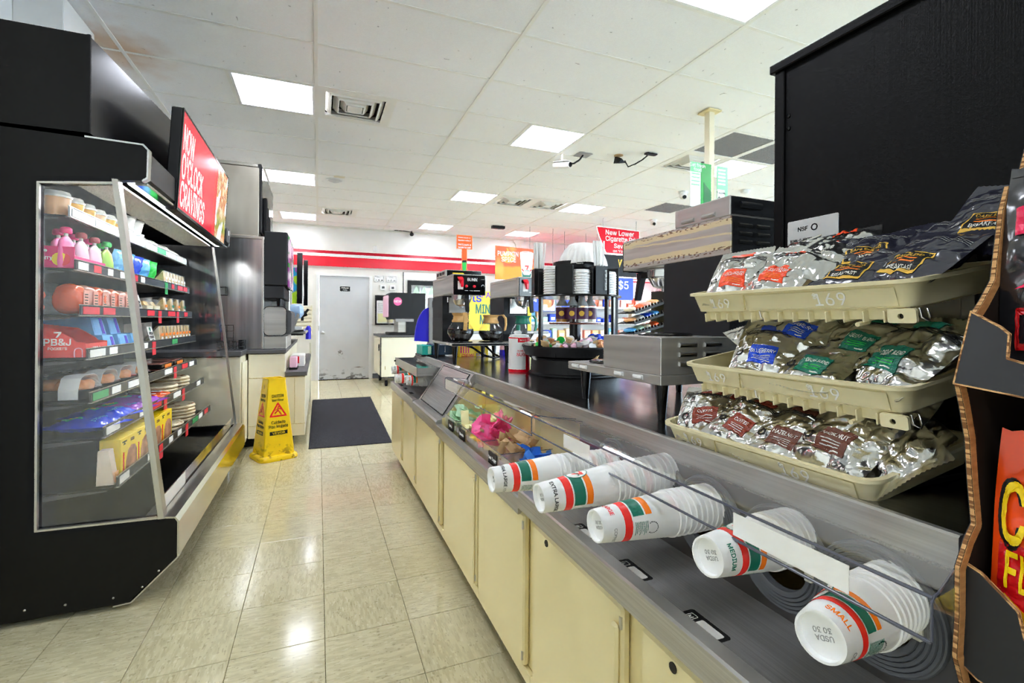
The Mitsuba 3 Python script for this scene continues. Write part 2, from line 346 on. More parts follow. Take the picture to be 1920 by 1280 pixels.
VN = {(0, 1): 'beside the nearest left light panel', (0, 8): 'small in the distance at left', (2, 5): 'left one of the twin sooty pair', (2.5, 5): 'right one of the twin sooty pair', (3, 1): 'behind the green sign post'}
for i, j in VENTS:
    x, y = GX0 + (i + .25) * GW, GY0 + (j + .5) * GD; k = Kit()
    k.add('duct', bx(x - .29, x + .29, y - .29, y + .29, HC + .05, HC + .06), 'm_black_matte')
    fr = sbox(x - .297, y - .297, x + .297, y + .297).difference(sbox(x - .235, y - .235, x + .235, y + .235))
    k.add('frame', prism(fr, 'z', HC, HC + .012), 'm_grid')
    for q, s in enumerate((.235, .175, .115)):        # stepped louvre rings
        o = [(sx * s, sy * s) for sx, sy in ((-1, -1), (1, -1), (1, 1), (-1, 1))]; t = s - .042
        v, f = [], []
        for r_, z in ((s, HC + .045), (t, HC - .004 * (q + 1)), (t - .006, HC - .002 * (q + 1)), (s - .008, HC + .048)):
            v += [(x + a / s * r_, y + b / s * r_, z) for a, b in o]
        for a in range(4):
            for e in range(4): f.append([a * 4 + e, a * 4 + (e + 1) % 4, (a + 1) % 4 * 4 + (e + 1) % 4, (a + 1) % 4 * 4 + e])
        f = np.array(f); k.add('louvre', trimesh.Trimesh(v, np.vstack([f[:, :3], f[:, [0, 2, 3]]]), process=False), 'm_grid')
    k.add('centre_plate', bx(x - .062, x + .062, y - .062, y + .062, HC - .012, HC - .006, .002), 'm_grid')
    put(k, 'air_diffuser', 'white square ceiling air diffuser with stepped louvres, ' + VN[(i, j)], 'air vent', 'ceiling air diffusers')
def mesh_col(p, n, uv):
    d = dr.square(p.x * 90 - dr.round(p.x * 90)) + dr.square(p.y * 90 - dr.round(p.y * 90))
    return mix(lin((60, 60, 64)), lin((128, 128, 132)), smoothstep(.04, .12, d))
mat('m_grille', tex=proc(mesh_col), rough=.6)
DN = {(3, 0): 'by the sign post', (3.5, 0): 'second from the sign post', (4, 0): 'beyond the tall black cabinet', (4, 4): 'ceiling in the distance', (4, -1): 'hidden corner', (3.5, -1): 'nearest the tall black cabinet'}
for i, j in DARKS:
    x, y = GX0 + i * GW, GY0 + j * GD; k = Kit()
    fr = sbox(x + .012, y + .012, x + GW / 2 - .012, y + GD - .012).difference(sbox(x + .035, y + .035, x + GW / 2 - .035, y + GD - .035))
    k.add('frame', prism(fr, 'z', HC, HC + .012), 'm_white')
    k.add('grille', bx(x + .035, x + GW / 2 - .035, y + .035, y + GD - .035, HC + .004, HC + .010), 'm_grille')
    put(k, 'return_air_grille', 'dark grey perforated return air grille ' + DN[(i, j)], 'air vent', 'dark ceiling grilles')
# ================================================================ the coffee island
IX, RX, IY0, IY1, IXB = .575, .775, .36, 4.08, 1.95     # face, riser, near end, far end, back
LIP, TRAY, TOP = .655, .636, .88
def cream_col(p, n, uv):
    return mix(lin((222, 206, 152)), lin((229, 215, 166)), fbm(p.y * 3, p.z * 3, 4))
mat('m_cabinet', tex=proc(cream_col), rough=.3)
DOORS = [[(3.585, 4.07), (3.05, 3.49)], [(2.375, 2.99), (1.775, 2.29)], [(1.31, 1.745)], [(.81, 1.245)], [(.37, .75)]]
UNITS = [(3.02, 4.08), (1.76, 3.02), (1.276, 1.76), (.785, 1.276), (.36, .785)]
UL = ['cream two-door base cabinet at the far end of the coffee island', 'cream two-door base cabinet of the island under the sloping steel lid', 'cream single-door base cabinet of the island below the sugar bins',
      'cream single-door base cabinet of the island below the extra large cups', 'cream single-door base cabinet of the island nearest the camera, door with a lock']
for (a, b), ds, lab in zip(UNITS, DOORS, UL):
    k = Kit()
    k.add('carcass', cat(bx(IX + .02, IX + .04, a, b, .085, .60), bx(IX + .04, IXB, a, a + .02, .085, .56), bx(IX + .04, IXB, b - .02, b, .085, .56), bx(IX + .04, IXB, a, b, .085, .10), bx(IXB - .02, IXB, a, b, .085, .86), bx(RX + .03, IXB, a, a + .02, .5, .86), bx(RX + .03, IXB, b - .02, b, .5, .86)), 'm_cabinet')
    k.add('plinth', bx(IX + .10, IXB - .05, a + .02, b - .02, .035, .085), 'm_black_matte')
    for y in (a + .1, b - .1): k.add('foot', cyl((IX + .07, y, 0), (IX + .07, y, .085), .018, .014, 12), 'm_black')
    k.add('base_rail', bx(IX + .004, IX + .02, a, b, .085, .125, .003), 'm_cabinet')
    for c, d in ds:
        p = k.add('door', bx(IX - .004, IX + .018, c, d, .13, .585, .006), 'm_cabinet')
        k.add(p + '/hinge', cat(cyl((IX - .003, c + .006, .15), (IX - .003, c + .006, .175), .004, n=8), cyl((IX - .003, c + .006, .54), (IX - .003, c + .006, .565), .004, n=8)), 'm_alu')
        if (c, d) in ((.81, 1.245), (.37, .75)):
            k.add(p + '/edge_pull', bx(IX - .016, IX - .004, c + .004, c + .028, .14, .55, .008), 'm_cabinet')
            k.add(p + '/lock', cyl((IX - .006, d - .09, .567), (IX + .002, d - .09, .567), .009, n=14), 'm_black')
        elif c in (2.375, 1.775):
            k.add(p + '/edge_pull', bx(IX - .012, IX - .004, c + .004, c + .03, .14, .55, .006), 'm_cabinet')
    put(k, 'base_cabinet', lab, 'cabinet', 'cream cabinets of the coffee island')
# worktop: upper counter, its riser, the lower tray and the front lip are one stainless piece
k = Kit()
k.add('counter', bx(RX + .012, IXB, IY0, IY1, TOP - .045, TOP, .002), 'm_steel_top')
k.add('marine_edge', prism([(RX, TOP - .045), (RX, TOP + .003), (RX + .004, TOP + .006), (RX + .014, TOP + .006), (RX + .018, TOP), (RX + .03, TOP - .01), (RX + .012, TOP - .045)], 'y', IY0, IY1), 'm_steel')
def ring_hole(y, z, r): return Point(y, z).buffer(r, quad_segs=12)
CUPS = [('EXTRA LARGE', .403, 1.13, .765, .178, 'm_black'), ('EXTRA LARGE', .438, .925, .785, .178, 'm_black'), ('LARGE', .487, .78, .776, .168, 'm_red'), ('MEDIUM', .560, .573, .800, .138, 'm_green'), ('SMALL', .566, .398, .782, .108, 'm_orange')]
FARC = [('MEDIUM', .545, 3.90, .765, .138, 'm_green'), ('LARGE', .50, 3.42, .755, .16, 'm_red'), ('SMALL', .560, 3.30, .752, .108, 'm_orange')]
RO = {c[2]: .01 for c in CUPS + FARC}; RO[.398] = .06; RO[.573] = .04
near = sbox(IY0, TRAY - .05, 1.335, TOP - .04); far = sbox(3.095, TRAY - .05, IY1, TOP - .04)
for c in CUPS: near = near.difference(ring_hole(c[2] + RO[c[2]], .742, .056))
for c in FARC: far = far.difference(ring_hole(c[2] + RO[c[2]], .742, .056))
k.add('riser', prism(near, 'x', RX, RX + .004), 'm_steel_dark'); k.add('riser', prism(far, 'x', RX, RX + .004), 'm_steel_dark')
k.add('tray', bx(IX + .02, RX, IY0, 1.335, TRAY - .01, TRAY), 'm_steel_tray'); k.add('tray', bx(IX + .02, RX, 3.095, IY1, TRAY - .01, TRAY), 'm_steel_tray')
k.add('front_lip', prism([(IX - .012, .598), (IX - .012, LIP - .004), (IX - .008, LIP), (IX + .020, LIP), (IX + .026, TRAY - .002), (IX + .02, TRAY - .012), (IX + .004, .598)], 'y', IY0, 1.335), 'm_steel')
k.add('front_lip', prism([(IX - .012, .598), (IX - .012, LIP - .004), (IX - .008, LIP), (IX + .020, LIP), (IX + .026, TRAY - .002), (IX + .02, TRAY - .012), (IX + .004, .598)], 'y', 3.095, IY1), 'm_steel')
k.add('front_lip', prism([(IX - .012, .578), (IX - .012, .625), (IX - .008, .63), (IX + .02, .63), (IX + .02, .61), (IX + .004, .578)], 'y', 1.335, 2.43), 'm_steel')
k.add('end_panel', cat(prism([(IX, .6), (IX, LIP), (RX, TOP), (IXB, TOP - .01), (IXB, .55), (IX, .55)], 'y', IY1 - .003, IY1)), 'm_steel')
k.add('bin_well', cat(bx(IX + .02, RX + .06, 1.34, 2.43, .535, .545), bx(RX + .056, RX + .06, 1.34, 2.43, .545, .83), bx(IX + .02, RX + .056, 1.336, 1.34, .545, .66), bx(IX + .02, RX + .06, 2.425, 2.43, .545, .66), prism([(IX + .03, .66), (RX + .06, .66), (RX + .06, .83), (RX, .83)], 'y', 2.426, 2.43)), 'm_cabinet', label='cream painted well for the sugar bins')
# the sloping steel lid between sugar bins and far cups
WY0, WY1 = 2.43, 3.092
k.add('sloping_lid', prism([(IX - .012, .585), (IX - .012, .64), (IX - .004, .648), (IX + .03, .655), (RX - .012, TOP - .002), (RX, TOP), (RX, .85), (IX + .04, .60)], 'y', WY0, WY1), 'm_steel')
sl = np.array([RX - .012 - IX - .03, 0, TOP - .002 - .655]); sl /= np.linalg.norm(sl); nr = np.array([-sl[2], 0, sl[0]])
o = np.array([IX + .03, 0, .655])
def slope(a, b, s0, s1, t, d): 
    m = bx(a, b, s0, s1, 0, t); M = np.eye(4); M[:3, 0] = (0, 1, 0); M[:3, 1] = sl; M[:3, 2] = nr; M[:3, 3] = o + nr * d
    m.apply_transform(M); return m
k.add('lid_panel', slope(WY0 + .05, WY1 - .05, .012, .262, .003, 0), 'm_steel', label='recessed steel panel edged by a black gasket')
g = sbox(WY0 + .044, .006, WY1 - .044, .268).difference(sbox(WY0 + .05, .012, WY1 - .05, .262))
M = np.eye(4); M[:3, 0] = (0, 1, 0); M[:3, 1] = sl; M[:3, 2] = nr; M[:3, 3] = o
k.add('gasket', xf(prism(g, 'z', 0, .004), M), 'm_black')
k.add('name_plate', slope(2.72, 2.82, .277, .292, .001, .0), 'm_paper')
# price stickers in the near tray
def sticker(y, letter):
    p = k.add('size_sticker', prism(rrect(IX + .024, IX + .066, y - .045, y + .045, .006), 'z', TRAY, TRAY + .0007), 'm_black')
    k.add(p + '/price_field', prism(rrect(IX + .029, IX + .058, y - .038, y + .012, .004), 'z', TRAY + .0007, TRAY + .0011), 'm_paper')
    k.add(p + '/icon', cat(prism(rrect(IX + .034, IX + .056, y + .020, y + .036, .002).difference(rrect(IX + .0352, IX + .0548, y + .0212, y + .0348, .002)), 'z', TRAY + .0007, TRAY + .0011), on(txt(letter, .008, .0004), (IX + .045, y + .028, TRAY + .0007), (0, -1, 0), (1, 0, 0))), 'm_paper')
for y, l in ((1.045, 'XL'), (.845, 'L'), (.645, 'M')): sticker(y, l)
sticker_far = [(3.95), (3.75), (3.5)]
for y in sticker_far: k.add('size_sticker', prism(rrect(IX + .024, IX + .066, y - .045, y + .045, .006), 'z', TRAY, TRAY + .0007), 'm_black')
put(k, 'worktop', 'long stainless steel worktop of the coffee island with stepped front tray', 'counter')
# clear covers over the cups and the sugar bins
mat('m_acrylic_edge', (78, 80, 92), .12)
def cover(y0, y1, xf_, zf, zl, zb, lab, strips=()):
    k = Kit(); t = .0
    prof = [(RX + .004, zb), (xf_ + .012, zf), (xf_ + .004, zf - .002), (xf_, zf - .008), (xf_, zl)]
    v, f = [], []
    for x, z in prof: v += [(x, max(y0, .362) if x > .7 else y0, z), (x, y1, z)]
    for i in range(len(prof) - 1): f += [[2 * i, 2 * i + 1, 2 * i + 3], [2 * i, 2 * i + 3, 2 * i + 2]]
    k.add('sheet', trimesh.Trimesh(v, f, process=False), 'm_acrylic')
    k.add('front_edge', bx(xf_ - .0015, xf_ + .003, y0, y1, zl - .0035, zl, .0008), 'm_acrylic_edge')
    k.add('fold_edge', tube([(xf_ + .002, y0, zf - .0035), (xf_ + .002, y1, zf - .0035)], .0022, 6), 'm_acrylic_edge')
    k.add('rear_edge', bx(RX + .001, RX + .006, max(y0, .362), y1, zb - .003, zb + .002), 'm_acrylic_edge')
    for y in (y0, y1):
        m = trimesh.Trimesh([(xf_, y, zl), (xf_ + .045, y, zl), (xf_ + .045, y, zf), (xf_, y, zf - .006)], [[0, 1, 2], [0, 2, 3]], process=False)
        k.add('end_tab', m, 'm_acrylic')
        k.add('end_edge', tube([(RX, max(y, .362), zb)] + [(x, y, z) for x, z in prof[1:]], .0014, 6), 'm_acrylic_edge')
    for a, b in strips: k.add('label_strip', bx(xf_ + .0008, xf_ + .0016, a, b, zl + .004, zf - .010), 'm_paper')
    return put(k, 'clear_cover', lab, 'cover', 'clear plastic covers of the island')
cover(.30, 1.318, .598, .878, .829, .846, 'clear acrylic cover over the near coffee cup stacks, with white label strips', ((.985, 1.115), (.385, .56)))
cover(1.36, 2.46, .618, .866, .808, .847, 'clear acrylic cover over the sugar packet bins')
# far cover is a shallow steel and glass tray above the far cups
k = Kit()
k.add('pan', cat(bx(.60, RX, 3.12, 4.06, .822, .826), bx(.60, .604, 3.12, 4.06, .826, .852), bx(.60, RX, 3.12, 3.124, .80, .852), bx(.60, RX, 4.056, 4.06, .826, .852)), 'm_steel')
k.add('front_plate', bx(.594, .60, 3.12, 4.06, .795, .856, .001), 'm_alu')
k.add('pane', bx(.606, RX - .002, 3.13, 4.05, .848, .849), 'm_acrylic')
k.add('knob', cyl((.594, 4.03, .83), (.582, 4.03, .83), .006, n=10), 'm_black')
put(k, 'cover_tray', 'shallow stainless steel tray cover over the far cup stacks', 'cover')

mat('m_steel_tray', tex=proc(brushed_h), rough=.36, metal=.55)
# ---------------------------------------------------------------- paper cups and their holders
def cone_patch(r0, r1, h, z0, z1, a0, a1, e=.0005, n=None):
    n = n or max(2, int(abs(a1 - a0) / 6)); a = np.radians(np.linspace(a0, a1, n + 1)); v = []
    for z in (z0, z1):
        r = r0 + (r1 - r0) * z / h + e
        v += [(r * math.cos(t), r * math.sin(t), z) for t in a]
    i = np.arange(n); f = np.vstack([np.stack([i, i + 1, i + n + 2], 1), np.stack([i, i + n + 2, i + n + 1], 1)])
    return trimesh.Trimesh(v, f, process=False)
def cone_wrap(m, r0, r1, h, z, a, e=.0006):
    """Bends a flat mesh (x along the rim by increasing angle, y along the cup) around the cone at height z and angle a."""
    m = m.subdivide_to_size(.006) if len(m.faces) < 4000 else m.copy(); v = m.vertices.copy(); zz = z + v[:, 1]; r = r0 + (r1 - r0) * zz / h + e + v[:, 2] * .3
    t = math.radians(a) + v[:, 0] / (r0 + (r1 - r0) * z / h)
    m.vertices = np.stack([r * np.cos(t), r * np.sin(t), zz], 1); return m
def cup_body(r0, r1, h, inner=True):
    return lathe([(0, .009), (r0 - .0035, .009), (r0 - .003, 0), (r0, 0), (r0 + .0006, .004), (r1, h - .003), (r1 + .002, h - .002), (r1 + .0024, h), (r1 + .001, h + .002), (r1 - .002, h), (r0 - .001, .014), (0, .014)], 40)
_cupkit = {}
def cup_kit(size, h, ink, turn):
    key = (size, turn)
    if key in _cupkit: return _cupkit[key]
    r0, r1 = .030, .0435; k = Kit()
    k.add('body', cup_body(r0, r1, h), 'm_paper_cup', 35)
    P = lambda n, m, z0, z1, a0, a1, **kw: k.add(n, cone_patch(r0, r1, h, z0 * h, z1 * h, a0 + turn, a1 + turn), m, True)
    P('red_band', 'm_red_print', .27, .365, 0, 360)
    P('green_band', 'm_green', .385, .53, 20, 262); P('orange_band', 'm_orange', .55, .63, 60, 262)
    k.add('size_lettering', cone_wrap(txt(size, .0080, .0002, w=.0066 * len(size)), r0, r1, h, .15 * h, 215 + turn), ink)
    k.add('size_lettering', cone_wrap(txt('COFFEE', .006, .0002), r0, r1, h, .15 * h, 315 + turn), 'm_grey')
    # print panel with small text lines and a ring of dots
    ls = [on(flat(sbox(0, 0, .026 - .004 * (q % 3), .0011), .0002), (-.013, .0 + .0032 * q, 0), (1, 0, 0), (0, 1, 0)) for q in range(9)]
    k.add('fine_print', cone_wrap(cat(*ls), r0, r1, h, .40 * h, 300 + turn), 'm_green')
    k.add('fine_print', cone_wrap(cat(*[mv(flat(Point(.011 * math.cos(t), .011 * math.sin(t)).buffer(.0011, 4), .0002), 0, 0, 0) for t in np.linspace(-.6, 3.7, 15)]), r0, r1, h, .62 * h, 300 + turn), 'm_black')
    # oval emblem: white field with green outline, numeral seven in red and orange
    oval = affinity.scale(Point(0, 0).buffer(.020, 10), .85, 1.25)
    k.add('emblem', cone_wrap(flat(oval, .0002), r0, r1, h, .52 * h, 140 + turn, .0009), 'm_paper')
    k.add('emblem_ring', cone_wrap(flat(oval.difference(oval.buffer(-.0014)), .0002), r0, r1, h, .52 * h, 140 + turn, .0011), 'm_green')
    k.add('emblem_numeral', cone_wrap(flat(Polygon([(-.009, .011), (.010, .011), (.010, .006), (.0, -.012), (-.006, -.012), (.003, .006), (-.009, .006)]), .0002), r0, r1, h, .53 * h, 140 + turn, .0012), 'm_red_print')
    k.add('emblem_word', cone_wrap(txt('ELEVEN', .0045, .0002, w=.024), r0, r1, h, .52 * h, 140 + turn, .0015), 'm_green')
    k.add('date_stamp', xf(cat(mv(txt('USDA', .006, .0002), 0, .004, 0), mv(txt('30 30', .006, .0002), 0, -.005, 0)), TR(0, 0, .0088) @ Rx(180) @ Rz(-70)), 'm_grey')
    _cupkit[key] = k
    return k
mat('m_paper_cup', (243, 243, 242), .35); mat('m_red_print', (236, 44, 36), .35)
def cup_plain(h):
    key = ('plain', h)
    if key not in _cupkit:
        k = Kit(); k.add('', cup_body(.030, .0435, h), 'm_paper_cup', 35); _cupkit[key] = k
    return _cupkit[key]
ring_kit = Kit()
pr = [(.060, 0), (.062, -.010)]
for q in range(5): pr += [(.066 + .0075 * q, -.012 + .001 * q), (.071 + .0075 * q, -.013 + .001 * q), (.0725 + .0075 * q, -.009 + .001 * q)]
pr += [(.105, -.004), (.107, 0), (.107, .003), (.060, .003), (.060, 0)]
ring_kit.add('collar', lathe(pr, 44), 'm_rubber', 30)
ring_kit.add('clip', cat(bx(-.012, .012, -.078, -.062, -.018, -.006, .002)), 'm_offwhite')
POS = ['leftmost', 'second from left', 'third from left', 'fourth from left', 'nearest the camera']
def stack(spec, n, lab, glab, turn, tilt=0, yaw=0):
    size, x, y, z, h, ink = spec
    M = TR(x, y, z) @ Rz(yaw) @ Ry(90 + tilt)
    put(cup_kit(size, h, ink, turn), 'paper_cup', f'printed cup lettered {size} ending the stack {lab}', 'cup', 'printed end cups of the stacks', M)
    for q in range(1, n):
        put(cup_plain(h), 'paper_cup', f'plain white cup nested in the stack {lab}', 'cup', glab, M @ TR(0, 0, .0135 * q))
for q, (c, n, t) in enumerate(zip(CUPS, (15, 13, 9, 7, 8), (10, 40, -25, 40, -8))):
    lab = POS[q] + ' of the five near stacks'
    stack(c, n, lab, f'nested cups of the near stack {POS[q]}', t, (0, -3, 0, 2, 2)[q], (0, 0, 0, 5, 9)[q])
    put(ring_kit, 'cup_holder_ring', f'grey rubber cup collar of the stack {POS[q]} of five near stacks', 'cup holder', 'rubber cup collars', TR(RX - .002, c[2] + RO[c[2]], .742) @ Ry(90) @ T().scale([.86, .86, 1]))
for q, (c, n, t) in enumerate(zip(FARC, (9, 9, 7), (10, -30, 30))):
    lab = ['farthest', 'middle', 'nearest'][q] + ' of the three far stacks'
    stack(c, n, lab, f'nested cups of the {lab}', t)
    put(ring_kit, 'cup_holder_ring', f'grey rubber collar of the stack {lab}', 'cup holder', 'rubber cup collars', TR(RX - .002, c[2] + RO[c[2]], .742) @ Ry(90) @ T().scale([.86, .86, 1]))

# ---------------------------------------------------------------- sugar bins
rnd = random.Random(5)
BINS = [(2.20, 2.415, 'm_packet_green', 'green', 'Stevia'), (2.03, 2.20, 'm_packet_yellow', 'yellow', 'Splenda'), (1.80, 2.03, 'm_pink', 'pink', 'Sweetener'), (1.60, 1.80, 'm_packet_brown', 'brown raw sugar', 'Raw Sugar'), (1.36, 1.60, 'm_packet_blue', 'blue', 'Sugar')]
mat('m_packet_green', (200, 236, 204), .5); mat('m_packet_yellow', (248, 244, 186), .5); mat('m_packet_brown', (196, 160, 116), .6); mat('m_packet_blue', (60, 130, 226), .5)
def packet(seed):
    r = np.random.RandomState(seed); w, l = .038, .062
    gx, gy = np.meshgrid(np.linspace(-1, 1, 5), np.linspace(-1, 1, 5), indexing='ij')
    h = .0035 * (1 - gx ** 2) ** .5 * (1 - gy ** 4) ** .5; bend = .004 * r.randn() * gx ** 2 + .005 * r.randn() * gy ** 2
    v = np.vstack([np.stack([gx * w / 2, gy * l / 2, bend + h], -1).reshape(-1, 3), np.stack([gx * w / 2, gy * l / 2, bend - h - .0004], -1).reshape(-1, 3)]); f = []
    for s in (0, 25):
        for i in range(4):
            for j in range(4):
                q = [s + i * 5 + j, s + (i + 1) * 5 + j, s + (i + 1) * 5 + j + 1, s + i * 5 + j + 1]
                f += [q[:3], [q[0], q[2], q[3]]]
    return trimesh.Trimesh(v, f, process=False)
PK = [packet(q) for q in range(4)]
PKP = {}
for y0, y1, m, colour, word in BINS:
    k = Kit()
    zt = .685
    k.add('front_wall', bx(IX + .032, IX + .0325, y0 + .004, y1 - .004, .55, zt), 'm_acrylic')
    k.add('side_wall', bx(IX + .032, RX + .04, y0 + .003, y0 + .0035, .55, zt), 'm_acrylic'); k.add('side_wall', bx(IX + .032, RX + .04, y1 - .0035, y1 - .003, .55, zt), 'm_acrylic')
    k.add('rim', cat(tube([(IX + .032, y0 + .004, zt), (IX + .032, y1 - .004, zt)], .0013, 5), tube([(IX + .032, y0 + .004, zt), (RX + .04, y0 + .004, zt)], .0013, 5)), 'm_acrylic_edge')
    k.add('base', bx(IX + .032, RX + .04, y0 + .004, y1 - .004, .548, .552), 'm_offwhite')
    ym = (y0 + y1) / 2 - .02
    if colour in ('green', 'yellow', 'brown raw sugar'):
        p = k.add('name_plate', prism(rrect(ym - .045, ym + .045, .625, .672, .006), 'x', IX + .028, IX + .0315), 'm_black')
        k.add(p + '/lettering', on(txt(word, .013, .0004), (IX + .0278, ym, .648), (0, -1, 0), ZP), 'm_paper')
    put(k, 'packet_bin', f'clear plastic bin holding {colour} packets on the island', 'bin', 'clear packet bins')
    i = 0
    n = 44 if colour == 'pink' else 30
    for q in range(n):
        t = q / n; x = IX + .055 + rnd.random() * (RX - IX - .05); y = y0 + .035 + rnd.random() * (y1 - y0 - .07); z = .615 + .10 * t + .012 * rnd.random() + (.028 if colour == 'pink' else 0)
        if (q % 4, m) not in PKP: kk = Kit(); kk.add('', PK[q % 4], m, True); PKP[(q % 4, m)] = kk
        put(PKP[(q % 4, m)], 'sweetener_packet', f'{colour} paper packet in the island bin of {colour} packets', 'packet', f'{colour} packets in the bin',
            TR(x, y, z) @ Rz(rnd.uniform(0, 360)) @ Rx(rnd.uniform(-50, 50) if q % 3 else rnd.uniform(60, 85)) @ Ry(rnd.uniform(-35, 35)))
# ================================================================ machines on the island
def louver(x, y, z, w, h, out):                     # a raised pressed slot on a face whose outward direction is out (±x or ±y)
    n = 7; a = np.linspace(0, np.pi / 2, n); pr = [(0, 0)] + [(h * .45 * math.sin(t), h * math.cos(t) - h) for t in a] + [(0, -h)]
    m = prism(Polygon([(p, q + h / 2) for p, q in [(0, 0), (h * .2, 0), (h * .42, -h * .25), (h * .48, -h * .6), (h * .3, -h), (0, -h)]]), 'x', -w / 2, w / 2)   # y: outward, z: up
    o = np.asarray(out, float); r = np.cross(o, ZP); M = np.eye(4); M[:3, 0], M[:3, 1], M[:3, 2], M[:3, 3] = r, o, ZP, (x, y, z)
    m.apply_transform(M); 
    if np.linalg.det(M[:3, :3]) < 0: m.invert()
    return m
mat('m_steel_panel', tex=proc(lambda p, n, uv: mix(lin((166, 164, 160)), lin((205, 203, 199)), fbm(p.x * 2 + p.y * 2, p.z * 40, 3))), rough=.32, metal=.62)
mat('m_black_panel', (22, 23, 26), .5, spec=.3)
def taped(p, n, uv):
    s = noise(p.y * 30, p.z * 9, 2) * .004
    z = p.z + s; a = smoothstep(.0105, .008, dr.abs(z - 1.4665)) + smoothstep(.012, .009, dr.abs(z - 1.397)) + smoothstep(.004, .002, dr.abs(z - 1.4405 - (p.y - 1.3) * .05)) * .8
    c = mix(lin((176, 168, 158)), lin((204, 200, 194)), fbm(p.y * 6, p.z * 90, 3))
    c = mix(c, lin((232, 220, 180)), dr.clip(a, 0, 1)); k = noise(p.y * 120, p.z * 240, 5) * (smoothstep(.012, .006, dr.abs(z - 1.476)) + smoothstep(.012, .006, dr.abs(z - 1.385)))
    return mix(c, lin((104, 62, 30)), smoothstep(.55, .75, k) * .8)
mat('m_taped_steel', tex=proc(taped), rough=.38, metal=.55)
scene['m_pot'] = {'type': 'thindielectric', 'int_ior': 1.5}
def leg(k, x, y, z0, z1): return k.add('leg', lathe([(0, z0), (.011, z0), (.012, z0 + .008), (.013, z0 + .02), (.020, z1 - .004), (.022, z1), (0, z1)], 14, (x, y, 0)), 'm_black_gloss', 30)
def warmer(k, x, y, z):
    p = k.add('warmer_plate', lathe([(0, z), (.082, z), (.085, z + .004), (.078, z + .008), (.06, z + .006), (.058, z + .009), (0, z + .009)], 36, (x, y, 0)), 'm_black_gloss', 30); return p
def funnel(k, x, y, z, hy=-1, hx=0):
    p = k.add('brew_funnel', lathe([(0, z - .085), (.012, z - .085), (.014, z - .075), (.045, z - .066), (.062, z - .038), (.0625, z - .033), (.066, z - .03), (.068, z - .004), (.070, z - .003), (.070, z), (0, z)], 36, (x, y, 0)), 'm_chrome', 30)
    k.add(p + '/handle', hull([(x + hx * .066 + a, y + hy * .066 + b, z - .004 + c) for a in (-.012, .012) for b in (-.012, .012) for c in (-.022, 0)] + [(x + hx * .12 + a, y + hy * .12 + b, z - .004 + c) for a in (-.012, .012) for b in (-.01, .01) for c in (-.022, 0)]), 'm_black')
    k.add(p + '/grip', hull([(x + hx * .112 + a, y + hy * .112 + b, z - .008) for a in (-.013, .013) for b in (-.013, .013)] + [(x + hx * .135 + a, y + hy * .135 + b, z - .115) for a in (-.011, .011) for b in (-.008, .008)]), 'm_black')
